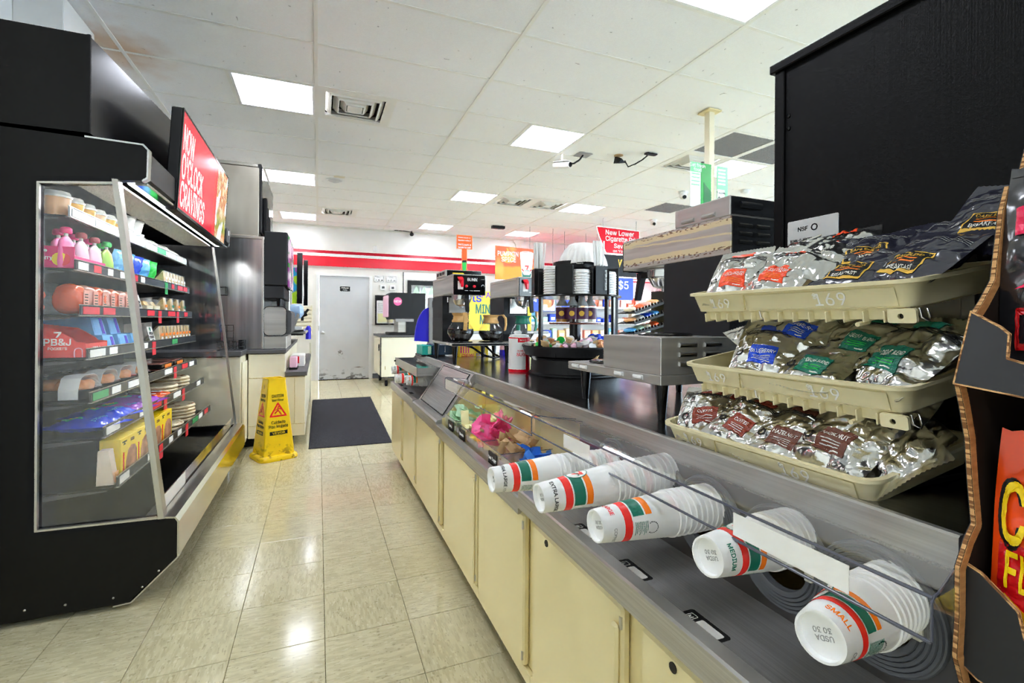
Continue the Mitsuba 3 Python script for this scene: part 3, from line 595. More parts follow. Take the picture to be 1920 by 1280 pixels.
def brewer(w, bw, d, logo, lab, x, y, sw2=True, fascia=None):
    """Local: x to the right along the front, y from the front to the back, z above the counter; the front faces the camera."""
    k = Kit(); zb, zt, zh = .118, .455, .585
    for a, b in ((.025, .03), (bw - .025, .03), (.025, d - .03), (bw - .025, d - .03)): leg(k, a, b, 0, zb)
    k.add('base_plate', bx(0, bw, 0, d, zb, zb + .018, .002), 'm_steel_panel'); k.add('base_trim', bx(-.001, bw + .001, -.002, 0, zb + .003, zb + .015), 'm_black')
    k.add('base_tags', cat(bx(-.0012, 0, .10, .16, zb + .004, zb + .014), bx(-.0012, 0, .02, .07, zb + .004, zb + .014)), 'm_paper')
    k.add('column', cat(bx(0, w * .86, d * .47, d, zb + .018, zt, .002)), 'm_black_panel', label='black rear column')
    k.add('splash_plate', bx(w * .2, w * .8, d * .455, d * .47, zb + .22, zt - .01), 'm_steel_panel')
    k.add('head', bx(0, w, 0, d, zt, zh, .004), 'm_steel_panel')
    k.add('head_rail', cat(bx(-.003, 0, .03, d - .01, zt + .006, zt + .016, .001), bx(-.003, 0, .03, d - .01, zh - .02, zh - .01, .001)), 'm_alu')
    f = k.add('fascia', bx(.004, w - .004, -.006, 0, zt - .004, zh - .006, .003), 'm_black_gloss', label='black control fascia')
    t = lambda s, h, xx, zz, m='m_paper', ww=None: k.add(f + '/lettering', on(txt(s, h, .0005, w=ww), (xx, -.0065, zz), (1, 0, 0), ZP), m)
    sx = w * .22
    k.add(f + '/switch', cat(bx(sx - .019, sx + .019, -.010, -.006, zt + .03, zt + .085, .002)), 'm_paper')
    k.add(f + '/faucet_lever', hull([(sx - .024, -.012, zh - .02), (sx + .012, -.012, zh - .016), (sx + .016, -.03, zh - .035), (sx - .004, -.034, zh - .04), (sx - .02, -.03, zh - .034), (sx + .018, -.02, zh - .06), (sx - .0, -.012, zh - .07)]), 'm_red')
    k.add(f + '/faucet_tip', bx(sx - .002, sx + .016, -.032, -.014, zt + .045, zt + .085, .004), 'm_red')
    if logo: t('BUNN', .020, w * .58, zh - .034, ww=.066); t('AXIOM', .005, w * .9, zh - .03, 'm_grey')
    for q in (.40, .64) if sw2 else (.72,):
        k.add(f + '/pilot_lamp', lathe([(0, 0), (.010, 0), (.010, .004), (.006, .008), (0, .009)], 16), 'm_red', True); n_ = k.p[-1]
        k.p[-1] = (n_[0], mikit.ply(xf(lathe([(0, 0), (.010, 0), (.010, .004), (.006, .008), (0, .009)], 16), TR(w * q, -.006, zt + .052) @ Rx(90)), 'm_red', True), 'red pilot lamp')
    k.add(f + '/fine_print', cat(*[bx(w * a, w * a + .022, -.0066, -.006, zt + .022, zt + .026) for a in (.35, .5, .62, .72)]), 'm_grey_light')
    if sw2: k.add(f + '/ring_mark', on(flat(Point(0, 0).buffer(.011).difference(Point(0, 0).buffer(.008)).difference(sbox(-.02, -.02, .02, -.004)), .0005), (w * .91, -.0065, zt + .055), (1, 0, 0), ZP), 'm_grey_light')
    k.add('seam_screw', cat(*[cyl((w * .86 - .001, d * .46, q), (w * .86 + .0015, d * .46, q), .004, n=8) for q in (zb + .06, zb + .22)]), 'm_alu')
    funnel(k, w * .42, d * .2, zt, -1)
    warmer(k, w * .42, d * .24, zb + .018)
    if bw > w * 1.3: warmer(k, bw - .105, d * .24, zb + .018)
    k.add('notice', bx(-.0012, 0, d * .2, d * .24, zt - .05, zt - .015), 'm_paper')
    put(k, 'coffee_brewer', lab, 'coffee maker', None, TR(x, y, TOP))
brewer(.222, .415, .58, True, 'twin-warmer coffee brewer with black fascia lettered BUNN, far left on the island', .80, 3.0)
brewer(.222, .40, .58, False, 'coffee brewer below the pumpkin spice sign, behind the white sugar canister', 1.257, 3.0, sw2=False)
# small box lying on the first brewer
k = Kit(); k.add('shell', bx(.80, 1.06, 3.20, 3.47, 1.466, 1.512, .003), 'm_steel_panel'); k.add('front', bx(.812, 1.055, 3.195, 3.20, 1.47, 1.508, .001), 'm_black_gloss')
for q in range(3): k.add('vent_slot', bx(.797, .80, 3.23 + .08 * q, 3.28 + .08 * q, 1.48, 1.50, .001), 'm_black')
k.add('label', bx(.85, .93, 3.193, 3.195, 1.478, 1.492), 'm_yellow')
put(k, 'control_box', 'low steel box with black front on top of the lettered coffee brewer', 'appliance')
# carafes
pot = [(0, .002), (.05, .002), (.058, .006), (.083, .045), (.085, .06), (.078, .085), (.052, .125), (.045, .135), (.043, .142)]
def carafe(x, y, z, m, lab, fill=.072, hdir=(0, -1), s=1.0):
    k = Kit(); k.add('glass_bowl', lathe(pot, 36), 'm_pot', True)
    k.add('coffee', lathe([(0, .004), (.049, .004), (.057, .008), (.080, .044), (.0825, .052), (.0825, fill), (0, fill)], 36), 'm_coffee', 30)
    k.add('collar', lathe([(.045, .122), (.055, .120), (.057, .128), (.049, .142), (.047, .160), (.058, .178), (.050, .180), (.044, .165), (.042, .142), (.045, .122)], 32), m, 30, )
    k.add('lid', lathe([(0, .166), (.044, .166), (.044, .170), (0, .174)], 24), m, 30)
    hx, hy = hdir; P = np.array([hx, hy, 0.])
    pts = [P * .05 + (0, 0, .172), P * .085 + (0, 0, .178), P * .105 + (0, 0, .155), P * .108 + (0, 0, .11), P * .10 + (0, 0, .07)]
    side = np.array([-hy, hx, 0.]) * .012; v = []
    h = cat(*[hull([p + s_ * side + o for p in pts[i:i + 2] for s_ in (-1, 1) for o in ((0, 0, 0), P * .009 + (0, 0, .004))]) for i in range(4)])
    k.add('handle', h, m)
    k.add('band', lathe([(.049, .122), (.0515, .122), (.0515, .128), (.048, .128), (.049, .122)], 28), 'm_chrome')
    put(k, 'coffee_carafe', lab, 'coffee pot', None, TR(x, y, z) @ T().scale([s, s, s]))
carafe(.893, 3.14, TOP + .145, 'm_carafe_brown', 'glass coffee pot with light brown collar and handle under the left brew funnel', .078, (0, -1), 1.06)
carafe(1.11, 3.14, TOP + .145, 'm_carafe_brown', 'glass coffee pot with brown collar on the right warmer, handle turned aside', .07, (.75, -.66), 1.0)
carafe(1.35, 3.14, TOP + .145, 'm_green', 'glass coffee pot with green decaf collar behind the sugar canister', .05, (.6, -.8), .98)
mat('m_carafe_brown', (206, 160, 96), .35)
# near brewer, its back and side towards the camera
k = Kit(); Bx, By0, By1 = .881, 1.077, 1.609
for a, b in ((.912, 1.53), (.925, 1.125), (1.36, 1.125), (1.36, 1.55)): leg(k, a, b, 0 + TOP, .985)
k.add('base_plate', bx(Bx, 1.42, By0, By1, .985, 1.013, .002), 'm_steel_panel')
k.add('raised_deck', bx(Bx, 1.42, By0, 1.367, 1.0135, 1.12, .002), 'm_steel_panel')
for y in (1.553, 1.495, 1.278, 1.180):
    s = k.add('rocker_switch', bx(Bx - .003, Bx, y - .028, y + .022, .993, 1.007, .001), 'm_grey_light'); k.add(s + '/rocker', bx(Bx - .008, Bx - .003, y - .024, y + .018, .995, 1.005, .0025), 'm_white_gloss')
warmer(k, 1.0, 1.49, 1.013); warmer(k, 1.03, 1.24, 1.12)
k.add('column', bx(1.135, 1.42, By0 + .003, 1.375, 1.12, 1.367, .002), 'm_black_panel', label='black rear column')
k.add('column_front', bx(1.18, 1.38, 1.375, 1.40, 1.12, 1.36), 'm_black_gloss')
k.add('head', bx(1.135, 1.42, By0, 1.62, 1.367, 1.482, .002), 'm_taped_steel', label='steel head with strips of old tape residue')
k.add('head_front', bx(1.14, 1.41, 1.62, 1.632, 1.362, 1.48, .003), 'm_black_gloss')
k.add('head_back', bx(1.14, 1.415, By0 - .002, By0, 1.37, 1.48), 'm_black_panel')
k.add('top_tank', bx(1.135, 1.42, By0 + .004, 1.32, 1.482, 1.543, .003), 'm_steel_panel')
k.add('tank_back', bx(1.14, 1.415, By0 + .002, By0 + .004, 1.488, 1.54), 'm_black_panel')
for q, (z0, n) in enumerate(((1.455, 2), (1.43, 2), (1.405, 2))):
    for c in range(2): k.add('louvre', louver(1.19 + .073 * c, By0 - .002, z0, .052, .011, YM), 'm_steel_dark', 40)
k.add('louvre', louver(1.215, By0 + .002, 1.517, .085, .02, YM), 'm_black_panel', 40)
for y in (1.255, 1.165): k.add('louvre', louver(1.135, y, 1.498, .055, .012, XM), 'm_steel_panel', 40)
for q in range(3):
    for c in range(2): k.add('louvre', louver(.975 + .092 * c, By0, 1.098 - .027 * q, .06, .013, YM), 'm_chrome', 40)
funnel(k, 1.245, 1.50, 1.365, 1, -.2)
put(k, 'coffee_brewer', 'large steel brewer seen from behind, nearest the camera, taped head and louvred back', 'coffee maker')
# brewer leaflets, boxes and signs
k = Kit(); k.add('body', lathe([(0, 0), (.058, 0), (.060, .002), (.060, .192), (.057, .196), (0, .196)], 40), 'm_paper', 30)
k.add('foot_band', lathe([(.0600, .0), (.0606, 0), (.0606, .014), (.0600, .014), (.0600, 0)], 40), 'm_red')
def arc(r, z0, z1, a0, a1, m, n): k.add(n, cone_patch(r, r, 1, z0, z1, a0, a1, .0006), m, True)
arc(.060, .0, .192, -75, 20, 'm_red', 'red_panel'); arc(.0603, .165, .19, -120, -70, 'm_red', 'red_panel'); arc(.060, .186, .192, -220, -120, 'm_red', 'red_panel')
k.add('lettering', cone_wrap(txt('PURE CANE', .009, .0002), .06, .06, 1, .118, -88, .0008), 'm_red'); k.add('lettering', cone_wrap(txt('SUGAR', .017, .0002), .06, .06, 1, .098, -88, .0008), 'm_red')
k.add('lettering', cone_wrap(txt('SUGAR', .008, .0002), .06, .06, 1, .178, -92, .0012), 'm_paper')
l = k.add('lid', lathe([(0, .196), (.056, .196), (.054, .206), (.03, .210), (0, .210)], 36), 'm_white_gloss', 30); k.add(l + '/spout', bx(-.03, .012, -.012, .012, .208, .228, .005), 'm_white_gloss')
put(k, 'sugar_canister', 'tall white and red cardboard sugar canister with white spout lid', 'canister', None, TR(1.055, 2.50, TOP))
def sheet(poly, o, right, th=.002, z=0): return on(mv(flat(poly, th), 0, 0, z), o, right, ZP)
# orange paddle sign standing on the first brewer
o = (.945, 3.24, 1.512); k = Kit(); R1 = (1, 0, 0)
pad = sbox(-.017, 0, .017, .16).union(sbox(-.024, .0, .024, .012)).union(sbox(-.055, .155, .055, .248))
k.add('board', sheet(pad.buffer(.003), o, R1), 'm_orange_pale', label='pale orange card edge'); k.add('print', sheet(pad, o, R1, .001, .002), 'm_orange_sign')
for q, (s, h) in enumerate((('Need cups or', .009), ('bundle refills?', .009), ("We'll pack a", .0135), ('bundle for you!', .0135))): k.add('lettering', on(txt(s, h, .0004, w=.092), (o[0], o[1] - .0032, o[2] + .232 - .019 * q - (.012 if q > 1 else 0)), R1, ZP), 'm_paper')
c = k.add('cup_picture', sheet(Polygon([(-.016, .06), (.016, .06), (.012, .002), (-.012, .002)]), o, R1, .0006, .0032), 'm_green_bright'); k.add(c + '/lid', sheet(Polygon([(-.017, .06), (.017, .06), (.012, .074), (-.012, .074)]), o, R1, .0006, .0032), 'm_black')
mat('m_orange_sign', (240, 92, 10), .5); mat('m_orange_pale', (246, 170, 120), .5)
put(k, 'paddle_sign', 'narrow orange paddle sign standing on the lettered coffee brewer', 'sign')
# pumpkin spice sign on the second brewer
o = (1.375, 3.30, 1.47); k = Kit(); w, h = .178, .245
pp = Polygon([(-w, 0), (w, -.0), (w - .01, h - .01), (-w - .0, h)])
def sign_col(p, n, uv):
    c = mix(lin((248, 160, 40)), lin((238, 96, 44)), smoothstep(1.56, 1.585, p.z + .01 * noise(p.x * 30, p.z * 30)))
    return mix(c, lin((252, 196, 90)), smoothstep(.55, .8, fbm(p.x * 9, p.z * 9, 6)) * .6)
mat('m_pumpkin', tex=proc(sign_col), rough=.45)
k.add('board', sheet(pp, o, R1), 'm_pumpkin')
k.add('pumpkin_shape', sheet(affinity.translate(affinity.scale(Point(0, 0).buffer(.05, 8), 1.15, .85), -.075, .165).union(Polygon([(-.085, .2), (-.07, .2), (-.075, .225), (-.09, .235)])), o, R1, .0006, .002), 'm_gold')
k.add('lettering', on(txt('PUMPKIN', .034, .0006, w=.165), (o[0] - .078, o[1] - .0030, o[2] + .190), R1, ZP), 'm_paper'); k.add('lettering', on(txt('SPICE', .034, .0006, w=.115), (o[0] - .072, o[1] - .0030, o[2] + .148), R1, ZP), 'm_paper')
c = k.add('cup_picture', sheet(Polygon([(.02, .205), (.125, .205), (.108, .02), (.04, .02)]).buffer(.004), o, R1, .0006, .002), 'm_paper')
k.add(c + '/lid', sheet(affinity.translate(affinity.scale(Point(0, 0).buffer(.054, 8), 1, .28), .073, .203).difference(affinity.translate(affinity.scale(Point(0, 0).buffer(.047, 8), 1, .2), .073, .203)), o, R1, .0006, .0028), 'm_grey_light')
k.add(c + '/base_band', sheet(Polygon([(.036, .062), (.05, .04), (.098, .04), (.112, .062), (.108, .022), (.04, .022)]), o, R1, .0006, .0028), 'm_green')
k.add(c + '/emblem', sheet(affinity.translate(affinity.scale(Point(0, 0).buffer(.034, 8), .82, 1.25), .074, .088), o, R1, .0006, .0034), 'm_paper')
k.add(c + '/side_band', cat(sheet(Polygon([(.032, .09), (.05, .075), (.05, .062), (.034, .075)]), o, R1, .0006, .0028), sheet(Polygon([(.116, .09), (.098, .075), (.098, .062), (.113, .075)]), o, R1, .0006, .0028)), 'm_red_print')
e = k.add(c + '/numeral', sheet(Polygon([(.06, .112), (.09, .112), (.09, .102), (.078, .078), (.068, .078), (.078, .1), (.06, .1)]), o, R1, .0006, .004), 'm_red_print')
k.add(c + '/word', on(txt('ELEVEN', .008, .0005, w=.034), (o[0] + .074, o[1] - .0045, o[2] + .072), R1, ZP), 'm_green')
put(k, 'counter_sign', 'orange PUMPKIN SPICE sign with a printed white cup, on the second brewer', 'sign')
# clutter under and behind the far brewers
k = Kit(); k.add('carton', bx(1.02, 1.26, 3.62, 3.72, TOP, TOP + .105, .003), 'm_yellow'); k.add('stripe', cat(*[bx(1.03 + .02 * q, 1.04 + .02 * q, 3.6185, 3.62, TOP + .03, TOP + .10) for q in range(4)]), 'm_pink_deep')
k.add('lettering', on(txt('CRÈME', .022, .0006), (1.09, 3.6188, TOP + .016), (1, 0, 0), ZP), 'm_red'); k.add('lettering', on(txt('CUPS', .022, .0006), (1.2, 3.6188, TOP + .016), (1, 0, 0), ZP), 'm_blue_deep')
put(k, 'creamer_carton', 'yellow printed carton seen below the brewer base', 'carton')
k = Kit(); k.add('body', cup_body(.045, .036, .13), 'm_blue_deep', 30); k.add('band', lathe([(.0425, .045), (.0432, .045), (.041, .085), (.0405, .085), (.0425, .045)], 32), 'm_pink_pale')
put(k, 'plastic_tumbler', 'upturned deep blue cup with pale band below the brewers', 'cup', None, TR(1.44, 3.72, TOP))
k = Kit(); k.add('cord', tube([(.99, 3.50, TOP + .11), (1.06, 3.4, TOP + .085), (1.13, 3.35, TOP + .03), (1.2, 3.32, TOP + .012), (1.27, 3.4, TOP + .012), (1.25, 3.5, TOP + .04), (1.2, 3.54, TOP + .1)], .008, 8), 'm_black_gloss', True)
put(k, 'power_cord', 'thick black power cord looping under the brewers', 'cord')
k = Kit(); k.add('tray', cat(bx(.745, .935, 3.72, 3.99, TOP, TOP + .012, .003)), 'm_black'); put(k, 'tea_tray', 'small black tray under the teal tea box at the far counter end', 'tray')
k = Kit(); k.add('box', bx(.755, .83, 3.74, 3.97, TOP + .0125, TOP + .085, .002), 'm_teal'); k.add('end_label', bx(.80, .826, 3.7385, 3.74, TOP + .02, TOP + .08), 'm_packet_green'); put(k, 'tea_box', 'teal green tea box at the far counter end', 'box')
k = Kit(); k.add('box', bx(.835, 1.0, 3.72, 3.97, TOP + .0125, TOP + .09, .002), 'm_navy'); k.add('stripe', bx(.93, .933, 3.7185, 3.72, TOP + .03, TOP + .08), 'm_paper'); put(k, 'tea_box', 'navy blue tea box beside the teal one', 'box')
k = Kit(); a = np.radians(np.linspace(180, 100, 9)); k.add('blue_fin', prism([(.93, TOP + .09)] + [(.93 + .13 * math.cos(t) + .0, TOP + .10 + .30 * math.sin(t)) for t in a] + [(.93, TOP + .40)], 'y', 4.30, 4.33), 'm_blue_deep')
k.add('post', bx(.925, 1.0, 4.28, 4.36, .0, TOP + .49, .004), 'm_grey'); k.add('slot', bx(.952, .972, 4.276, 4.28, TOP + .40, TOP + .46, .003), 'm_black'); k.add('foot', bx(.8, 1.15, 4.2, 4.5, 0, .03, .005), 'm_black')
put(k, 'floor_stand', 'grey post with a curved blue fin behind the far counter end', 'display stand')

# ---------------------------------------------------------------- turning organiser with lids, straws and creamers
CXo, CYo = 1.29, 2.28; k = Kit()
k.add('base', lathe([(0, 0), (.245, 0), (.250, .006), (.250, .012), (.240, .018), (.236, .085), (.25, .095), (0, .095)], 56), 'm_black', 30)
k.add('bowl', lathe([(0, .096), (.24, .096), (.268, .105), (.283, .145), (.288, .150), (.288, .156), (.281, .156), (.264, .112), (.23, .104), (0, .104)], 64), 'm_black', 30)
for a in (40, 130, 220, 310): k.add('bowl_divider', xf(bx(.05, .275, -.002, .002, .104, .152), Rz(a)), 'm_black')
k.add('centre_post', lathe([(0, .104), (.03, .104), (.03, .41), (0, .41)], 24), 'm_black_gloss', 30)
for a in (-62, 10, 118, 190): k.add('upright', xf(bx(.222, .236, -.012, .012, .104, .41, .002), Rz(a)), 'm_black_gloss')
k.add('bottle_shelf', lathe([(0, .268), (.14, .268), (.14, .276), (0, .276)], 40), 'm_brown', 30)
k.add('deck', lathe([(0, .410), (.243, .410), (.245, .414), (.243, .419), (0, .419)], 64), 'm_black_gloss', 30)
k.add('core', lathe([(0, .42), (.15, .42), (.15, .55), (.12, .565), (.12, .60), (0, .60)], 40), 'm_black', 30)
for a, hh in ((186, .545), (216, .56), (237, .565), (262, .55), (286, .54), (312, .56), (20, .55), (70, .55), (130, .55), (152, .545)):
    k.add('divider_wall', xf(bx(.10, .236, -.003, .003, .42, hh - .0, .002), Rz(a)), 'm_black')
k.add('front_panel', xf(bx(.222, .228, -.045, .045, .42, .565, .002), Rz(226)), 'm_black')
for a in (168, 274): k.add('straw_box', xf(cat(bx(.175, .235, -.035, -.032, .42, .56), bx(.175, .235, .032, .035, .42, .56), bx(.232, .235, -.032, .032, .42, .56), bx(.175, .178, -.032, .032, .42, .56)), Rz(a)), 'm_black')
k.add('lettering', on(txt('STIR STICKS', .011, .0006, w=.1), (.239 * math.cos(math.radians(274)) + .022, .239 * math.sin(math.radians(274)) - .001, .49), (0, 0, -1), (math.cos(math.radians(4)), math.sin(math.radians(4)), 0)), 'm_paper')
k.add('lettering', on(txt('LIDS', .016, .0006, w=.04), (-.045, -.124, .588), (1, 0, 0), ZP), 'm_paper')
put(k, 'condiment_carousel', 'round black two-tier carousel organiser on the island', 'organiser', None, TR(CXo, CYo, TOP))
def pol(r, a, z): return (CXo + r * math.cos(math.radians(a)), CYo + r * math.sin(math.radians(a)), TOP + z)
lid_kit = Kit(); lid_kit.add('', lathe([(.036, 0), (.048, 0), (.049, .003), (.047, .006), (.045, .008), (.044, .017), (.040, .0185), (.038, .012), (0, .012)], 32), 'm_white_gloss', 30)
for q in range(9):
    put(lid_kit, 'cup_lid', 'white plastic cup lid in the stack at the front of the carousel', 'lid', 'cup lids stacked at the carousel front', TR(*pol(.192, 249, .42 + .0125 * q + (.004 if q == 8 else 0))))
    put(lid_kit, 'cup_lid', 'white plastic cup lid in the stack at the right of the carousel', 'lid', 'cup lids stacked at the carousel right', TR(*pol(.19, 299, .42 + .0125 * q)))
for q in range(11): put(lid_kit, 'cup_lid', 'white plastic cup lid in the tall stack at the left of the carousel', 'lid', 'cup lids stacked at the carousel left', TR(*pol(.19, 203, .42 + .0125 * q)))
rnd = random.Random(3); st = [(0, 0, 0), (0, 0, .2)]
straw = Kit(); straw.add('', tube([(0, 0, 0), (0, 0, .1), (0, 0, .205)], .0042, 7), 'm_paper', True)
for a, n, w in ((168, 26, 'left'), (274, 10, 'front right')):
    for q in range(n):
        x, y, z = pol(.205 + rnd.uniform(-.02, .02), a + rnd.uniform(-6, 6), .425)
        put(straw, 'paper_straw', f'white wrapped straw in the {w} straw box of the carousel', 'straw', f'wrapped straws in the {w} box', TR(x, y, z + (.07 if w == 'left' else .06)) @ Rz(rnd.uniform(0, 360)) @ Rx(rnd.uniform(0, 6)))
# paper coffee filters, a fluted white bowl upside down on the core
n, v = 96, []
for r, z in ((.0, .098), (.05, .097), (.078, .085), (.10, .055), (.118, .02), (.128, -.012)):
    for i in range(n): t = 2 * math.pi * i / n; f_ = (r / .128) ** 2 * .008; v.append((r * math.cos(t) * (1 + f_ * 8 * math.sin(t * 24) * .6), r * math.sin(t) * (1 + f_ * 8 * math.sin(t * 24) * .6), z + f_ * math.sin(t * 3 + 1)))
i, j = np.meshgrid(np.arange(5), np.arange(n), indexing='ij'); j2 = (j + 1) % n; f = np.stack([i * n + j, i * n + j2, (i + 1) * n + j2, (i + 1) * n + j], -1).reshape(-1, 4)
one('coffee_filter_stack', trimesh.Trimesh(v, np.vstack([f[:, :3], f[:, [0, 2, 3]]]), process=False), 'm_paper', 'stack of fluted white paper coffee filters upside down on the carousel', 'coffee filters', smooth=True, M=TR(CXo + .03, CYo - .03, TOP + .606) @ Rx(6))
# little creamer tubs heaped in the bowl
tub = lathe([(0, 0), (.012, 0), (.013, .002), (.019, .022), (.022, .0225), (.022, .024), (0, .0245)], 18)
TK = {}
for c in ('m_grey_light', 'm_tan', 'm_green_bright', 'm_blue', 'm_pink_pale', 'm_paper', 'm_brown_tub'): kk = Kit(); kk.add('', tub, c, 30); TK[c] = kk
mat('m_brown_tub', (206, 140, 92), .5)
CN = {'m_grey_light': 'pale grey', 'm_tan': 'tan', 'm_green_bright': 'bright green', 'm_blue': 'blue', 'm_pink_pale': 'pale pink', 'm_paper': 'white', 'm_brown_tub': 'caramel brown'}
rnd = random.Random(11)
for q in range(170):
    a = rnd.uniform(150, 385); r = math.sqrt(rnd.uniform(.07 ** 2, .25 ** 2)); s = (a - 150) / 235
    c = 'm_green_bright' if s < .22 and rnd.random() < .6 else 'm_blue' if s > .68 and rnd.random() < .55 else rnd.choice(['m_grey_light', 'm_tan', 'm_pink_pale', 'm_paper', 'm_brown_tub', 'm_paper'])
    z = .11 + rnd.random() * .055 + (.02 if r < .2 else 0)
    put(TK[c], 'creamer_tub', f'{CN[c]} creamer tub heaped in the carousel bowl', 'creamer', f'{CN[c]} creamer tubs in the bowl', TR(*pol(r, a, z)) @ Rz(rnd.uniform(0, 360)) @ Rx(rnd.uniform(0, 150)))
# syrup bottles on the carousel shelf
def bottle(x, y, z, cap, liquid, lab, h=.2, r=.032):
    k = Kit(); k.add('glass', lathe([(0, .001), (r, .001), (r + .001, .005), (r + .001, h * .55), (.013, h * .76), (.011, h * .94), (.012, h * .95)], 28), 'm_pot', True)
    k.add('syrup', lathe([(0, .004), (r - .002, .004), (r - .002, h * .5), (0, h * .5)], 24), liquid, 30)
    k.add('shoulder', lathe([(r + .0012, h * .56), (.0135, h * .765), (.0115, h * .93)], 28), 'm_grey_light', True)
    k.add('label', cone_patch(r + .001, r + .001, 1, h * .12, h * .48, 0, 360, .0006), 'm_label_plum', True)
    k.add('emblem', cone_wrap(flat(Point(0, 0).buffer(.014), .0002), r + .001, r + .001, 1, h * .3, 235, .0012), 'm_gold')
    k.add('cap', lathe([(0, h * .93), (.0135, h * .93), (.0135, h * 1.06), (.008, h * 1.08), (0, h * 1.08)], 18), cap, 30)
    put(k, 'syrup_bottle', lab, 'bottle', None, TR(x, y, z))
mat('m_label_plum', (74, 26, 62), .5); mat('m_syrup_amber', (196, 140, 60), .2); mat('m_syrup_dark', (50, 18, 14), .2)
for a, r, cap, liq, lab in ((198, .10, 'm_orange_red', 'm_syrup_amber', 'clear syrup bottle with orange cap and amber syrup, leftmost on the carousel shelf'), (232, .095, 'm_black', 'm_syrup_dark', 'clear syrup bottle with black cap beside the orange-capped one'), (262, .10, 'm_black', 'm_offwhite', 'clear syrup bottle with plum label in the middle of the carousel shelf'), (292, .10, 'm_brown', 'm_offwhite', 'clear syrup bottle with brown cap, rightmost on the carousel shelf')):
    bottle(*pol(r, a, .2765), cap, liq, lab, .16)
bottle(1.20, 2.86, TOP, 'm_green', 'm_offwhite', 'clear bottle with plum label on the counter beside the carousel', .24, .036)
# ================================================================ tall cabinet, coffee bag rack and cardboard display, right
k = Kit()
k.add('body', bx(1.205, 1.78, -.70, .965, TOP, 1.868), 'm_powder')
k.add('side_trim', bx(1.198, 1.23, .955, .985, TOP, 1.868, .002), 'm_powder')
k.add('top_cap', bx(1.188, 1.79, -.72, .995, 1.868, 1.893, .003), 'm_powder')
for z in (1.735, 1.700): k.add('screw', xf(lathe([(0, 0), (.006, 0), (.005, .003), (0, .004)], 12), TR(1.205, .945, z) @ Ry(-90)), 'm_black_gloss', True)
lab = k.add('rating_label', prism(rrect(.805, .945, 1.345, 1.440, .004), 'x', 1.2035, 1.205), 'm_grey_light', label='white rating label')
k.add(lab + '/lettering', cat(on(txt('BUNN-O-MATIC', .008, .0005, w=.062), (1.2033, .905, 1.385), (0, -1, 0), ZP), on(txt('NSF', .011, .0005), (1.2033, .90, 1.415), (0, -1, 0), ZP), *[bx(1.2030, 1.2033, .84, .93 - .02 * q, 1.372 - .007 * q, 1.3735 - .007 * q) for q in range(4)]), 'm_black')
k.add(lab + '/mark', on(flat(Point(0, 0).buffer(.009).difference(Point(0, 0).buffer(.006))), (1.2033, .868, 1.415), (0, -1, 0), ZP), 'm_black')
put(k, 'equipment_cabinet', 'tall black powder-coated cabinet with white rating label, on the island', 'cabinet')

# ---- wire and plastic rack with three tilted trays
def rloop(x0, x1, y0, y1, r, z, n=5): return np.array([(x, y, z) for x, y in list(rrect(x0, x1, y0, y1, r, n).exterior.coords)[:-1]])
def loft(loops):
    n = len(loops[0]); v = np.vstack(loops); f = []
    for a in range(len(loops) - 1):
        i = np.arange(n); j = (i + 1) % n; f += [np.stack([a * n + i, a * n + j, (a + 1) * n + j], 1), np.stack([a * n + i, (a + 1) * n + j, (a + 1) * n + i], 1)]
    return trimesh.Trimesh(v, np.vstack(f), process=False)
TL, TD = .485, .30          # tray length and depth
def tray_mesh():
    L = lambda d, z, r: rloop(d, TD - d, d, TL - d, r, z)
    m = loft([L(.012, 0, .022), L(.002, .038, .03), L(-.006, .040, .034), L(-.006, .046, .034), L(.0035, .046, .03), L(.014, .004, .022)])
    c = prism(rrect(.012, TD - .012, .012, TL - .012, .022), 'z', 0, .004)
    return cat(m, c)
tray_kit = Kit(); tray_kit.add('shell', tray_mesh(), 'm_tray', 40)
tray_kit.add('front_seam', bx(-.0005, .001, TL * .655, TL * .66, .004, .035), 'm_cream_dark'); tray_kit.add('front_overlay', hull([(.0115, .03, .003), (.0022, .03, .034), (.0115, TL * .655, .003), (.0022, TL * .655, .034), (.009, .03, .003), (.0005, .03, .034), (.009, TL * .655, .003), (.0005, TL * .655, .034)]), 'm_tray')
for yy, h in ((TL * .28, .024), (TL * .80, .022)):
    tray_kit.add('price_lettering', on(txt('169', h, .0006, False), (.0035, yy, .019), (0, -1, 0), (-.29, 0, 1)), 'm_price')
    tray_kit.add('price_lettering', on(txt('$', h * .45, .0006, False), (.0025, yy + h * 1.15, .026), (0, -1, 0), (-.29, 0, 1)), 'm_price')
mat('m_price', (252, 251, 246), .4)
TP = [(.85, .448, 1.186), (.85, .458, 1.017), (.80, .476, .872)]; TILT = -9.0
TM = [TR(x, y, z) @ Ry(TILT) for x, y, z in TP]
TN = ['top', 'middle', 'bottom']; TG = ['silver and black bags', 'blueberry and decaf bags', 'hazelnut bags']
for M, n, g in zip(TM, TN, TG): put(tray_kit, 'display_tray', f'cream plastic tray of {g}, {n} of the three on the rack', 'tray', None, M)
k = Kit()
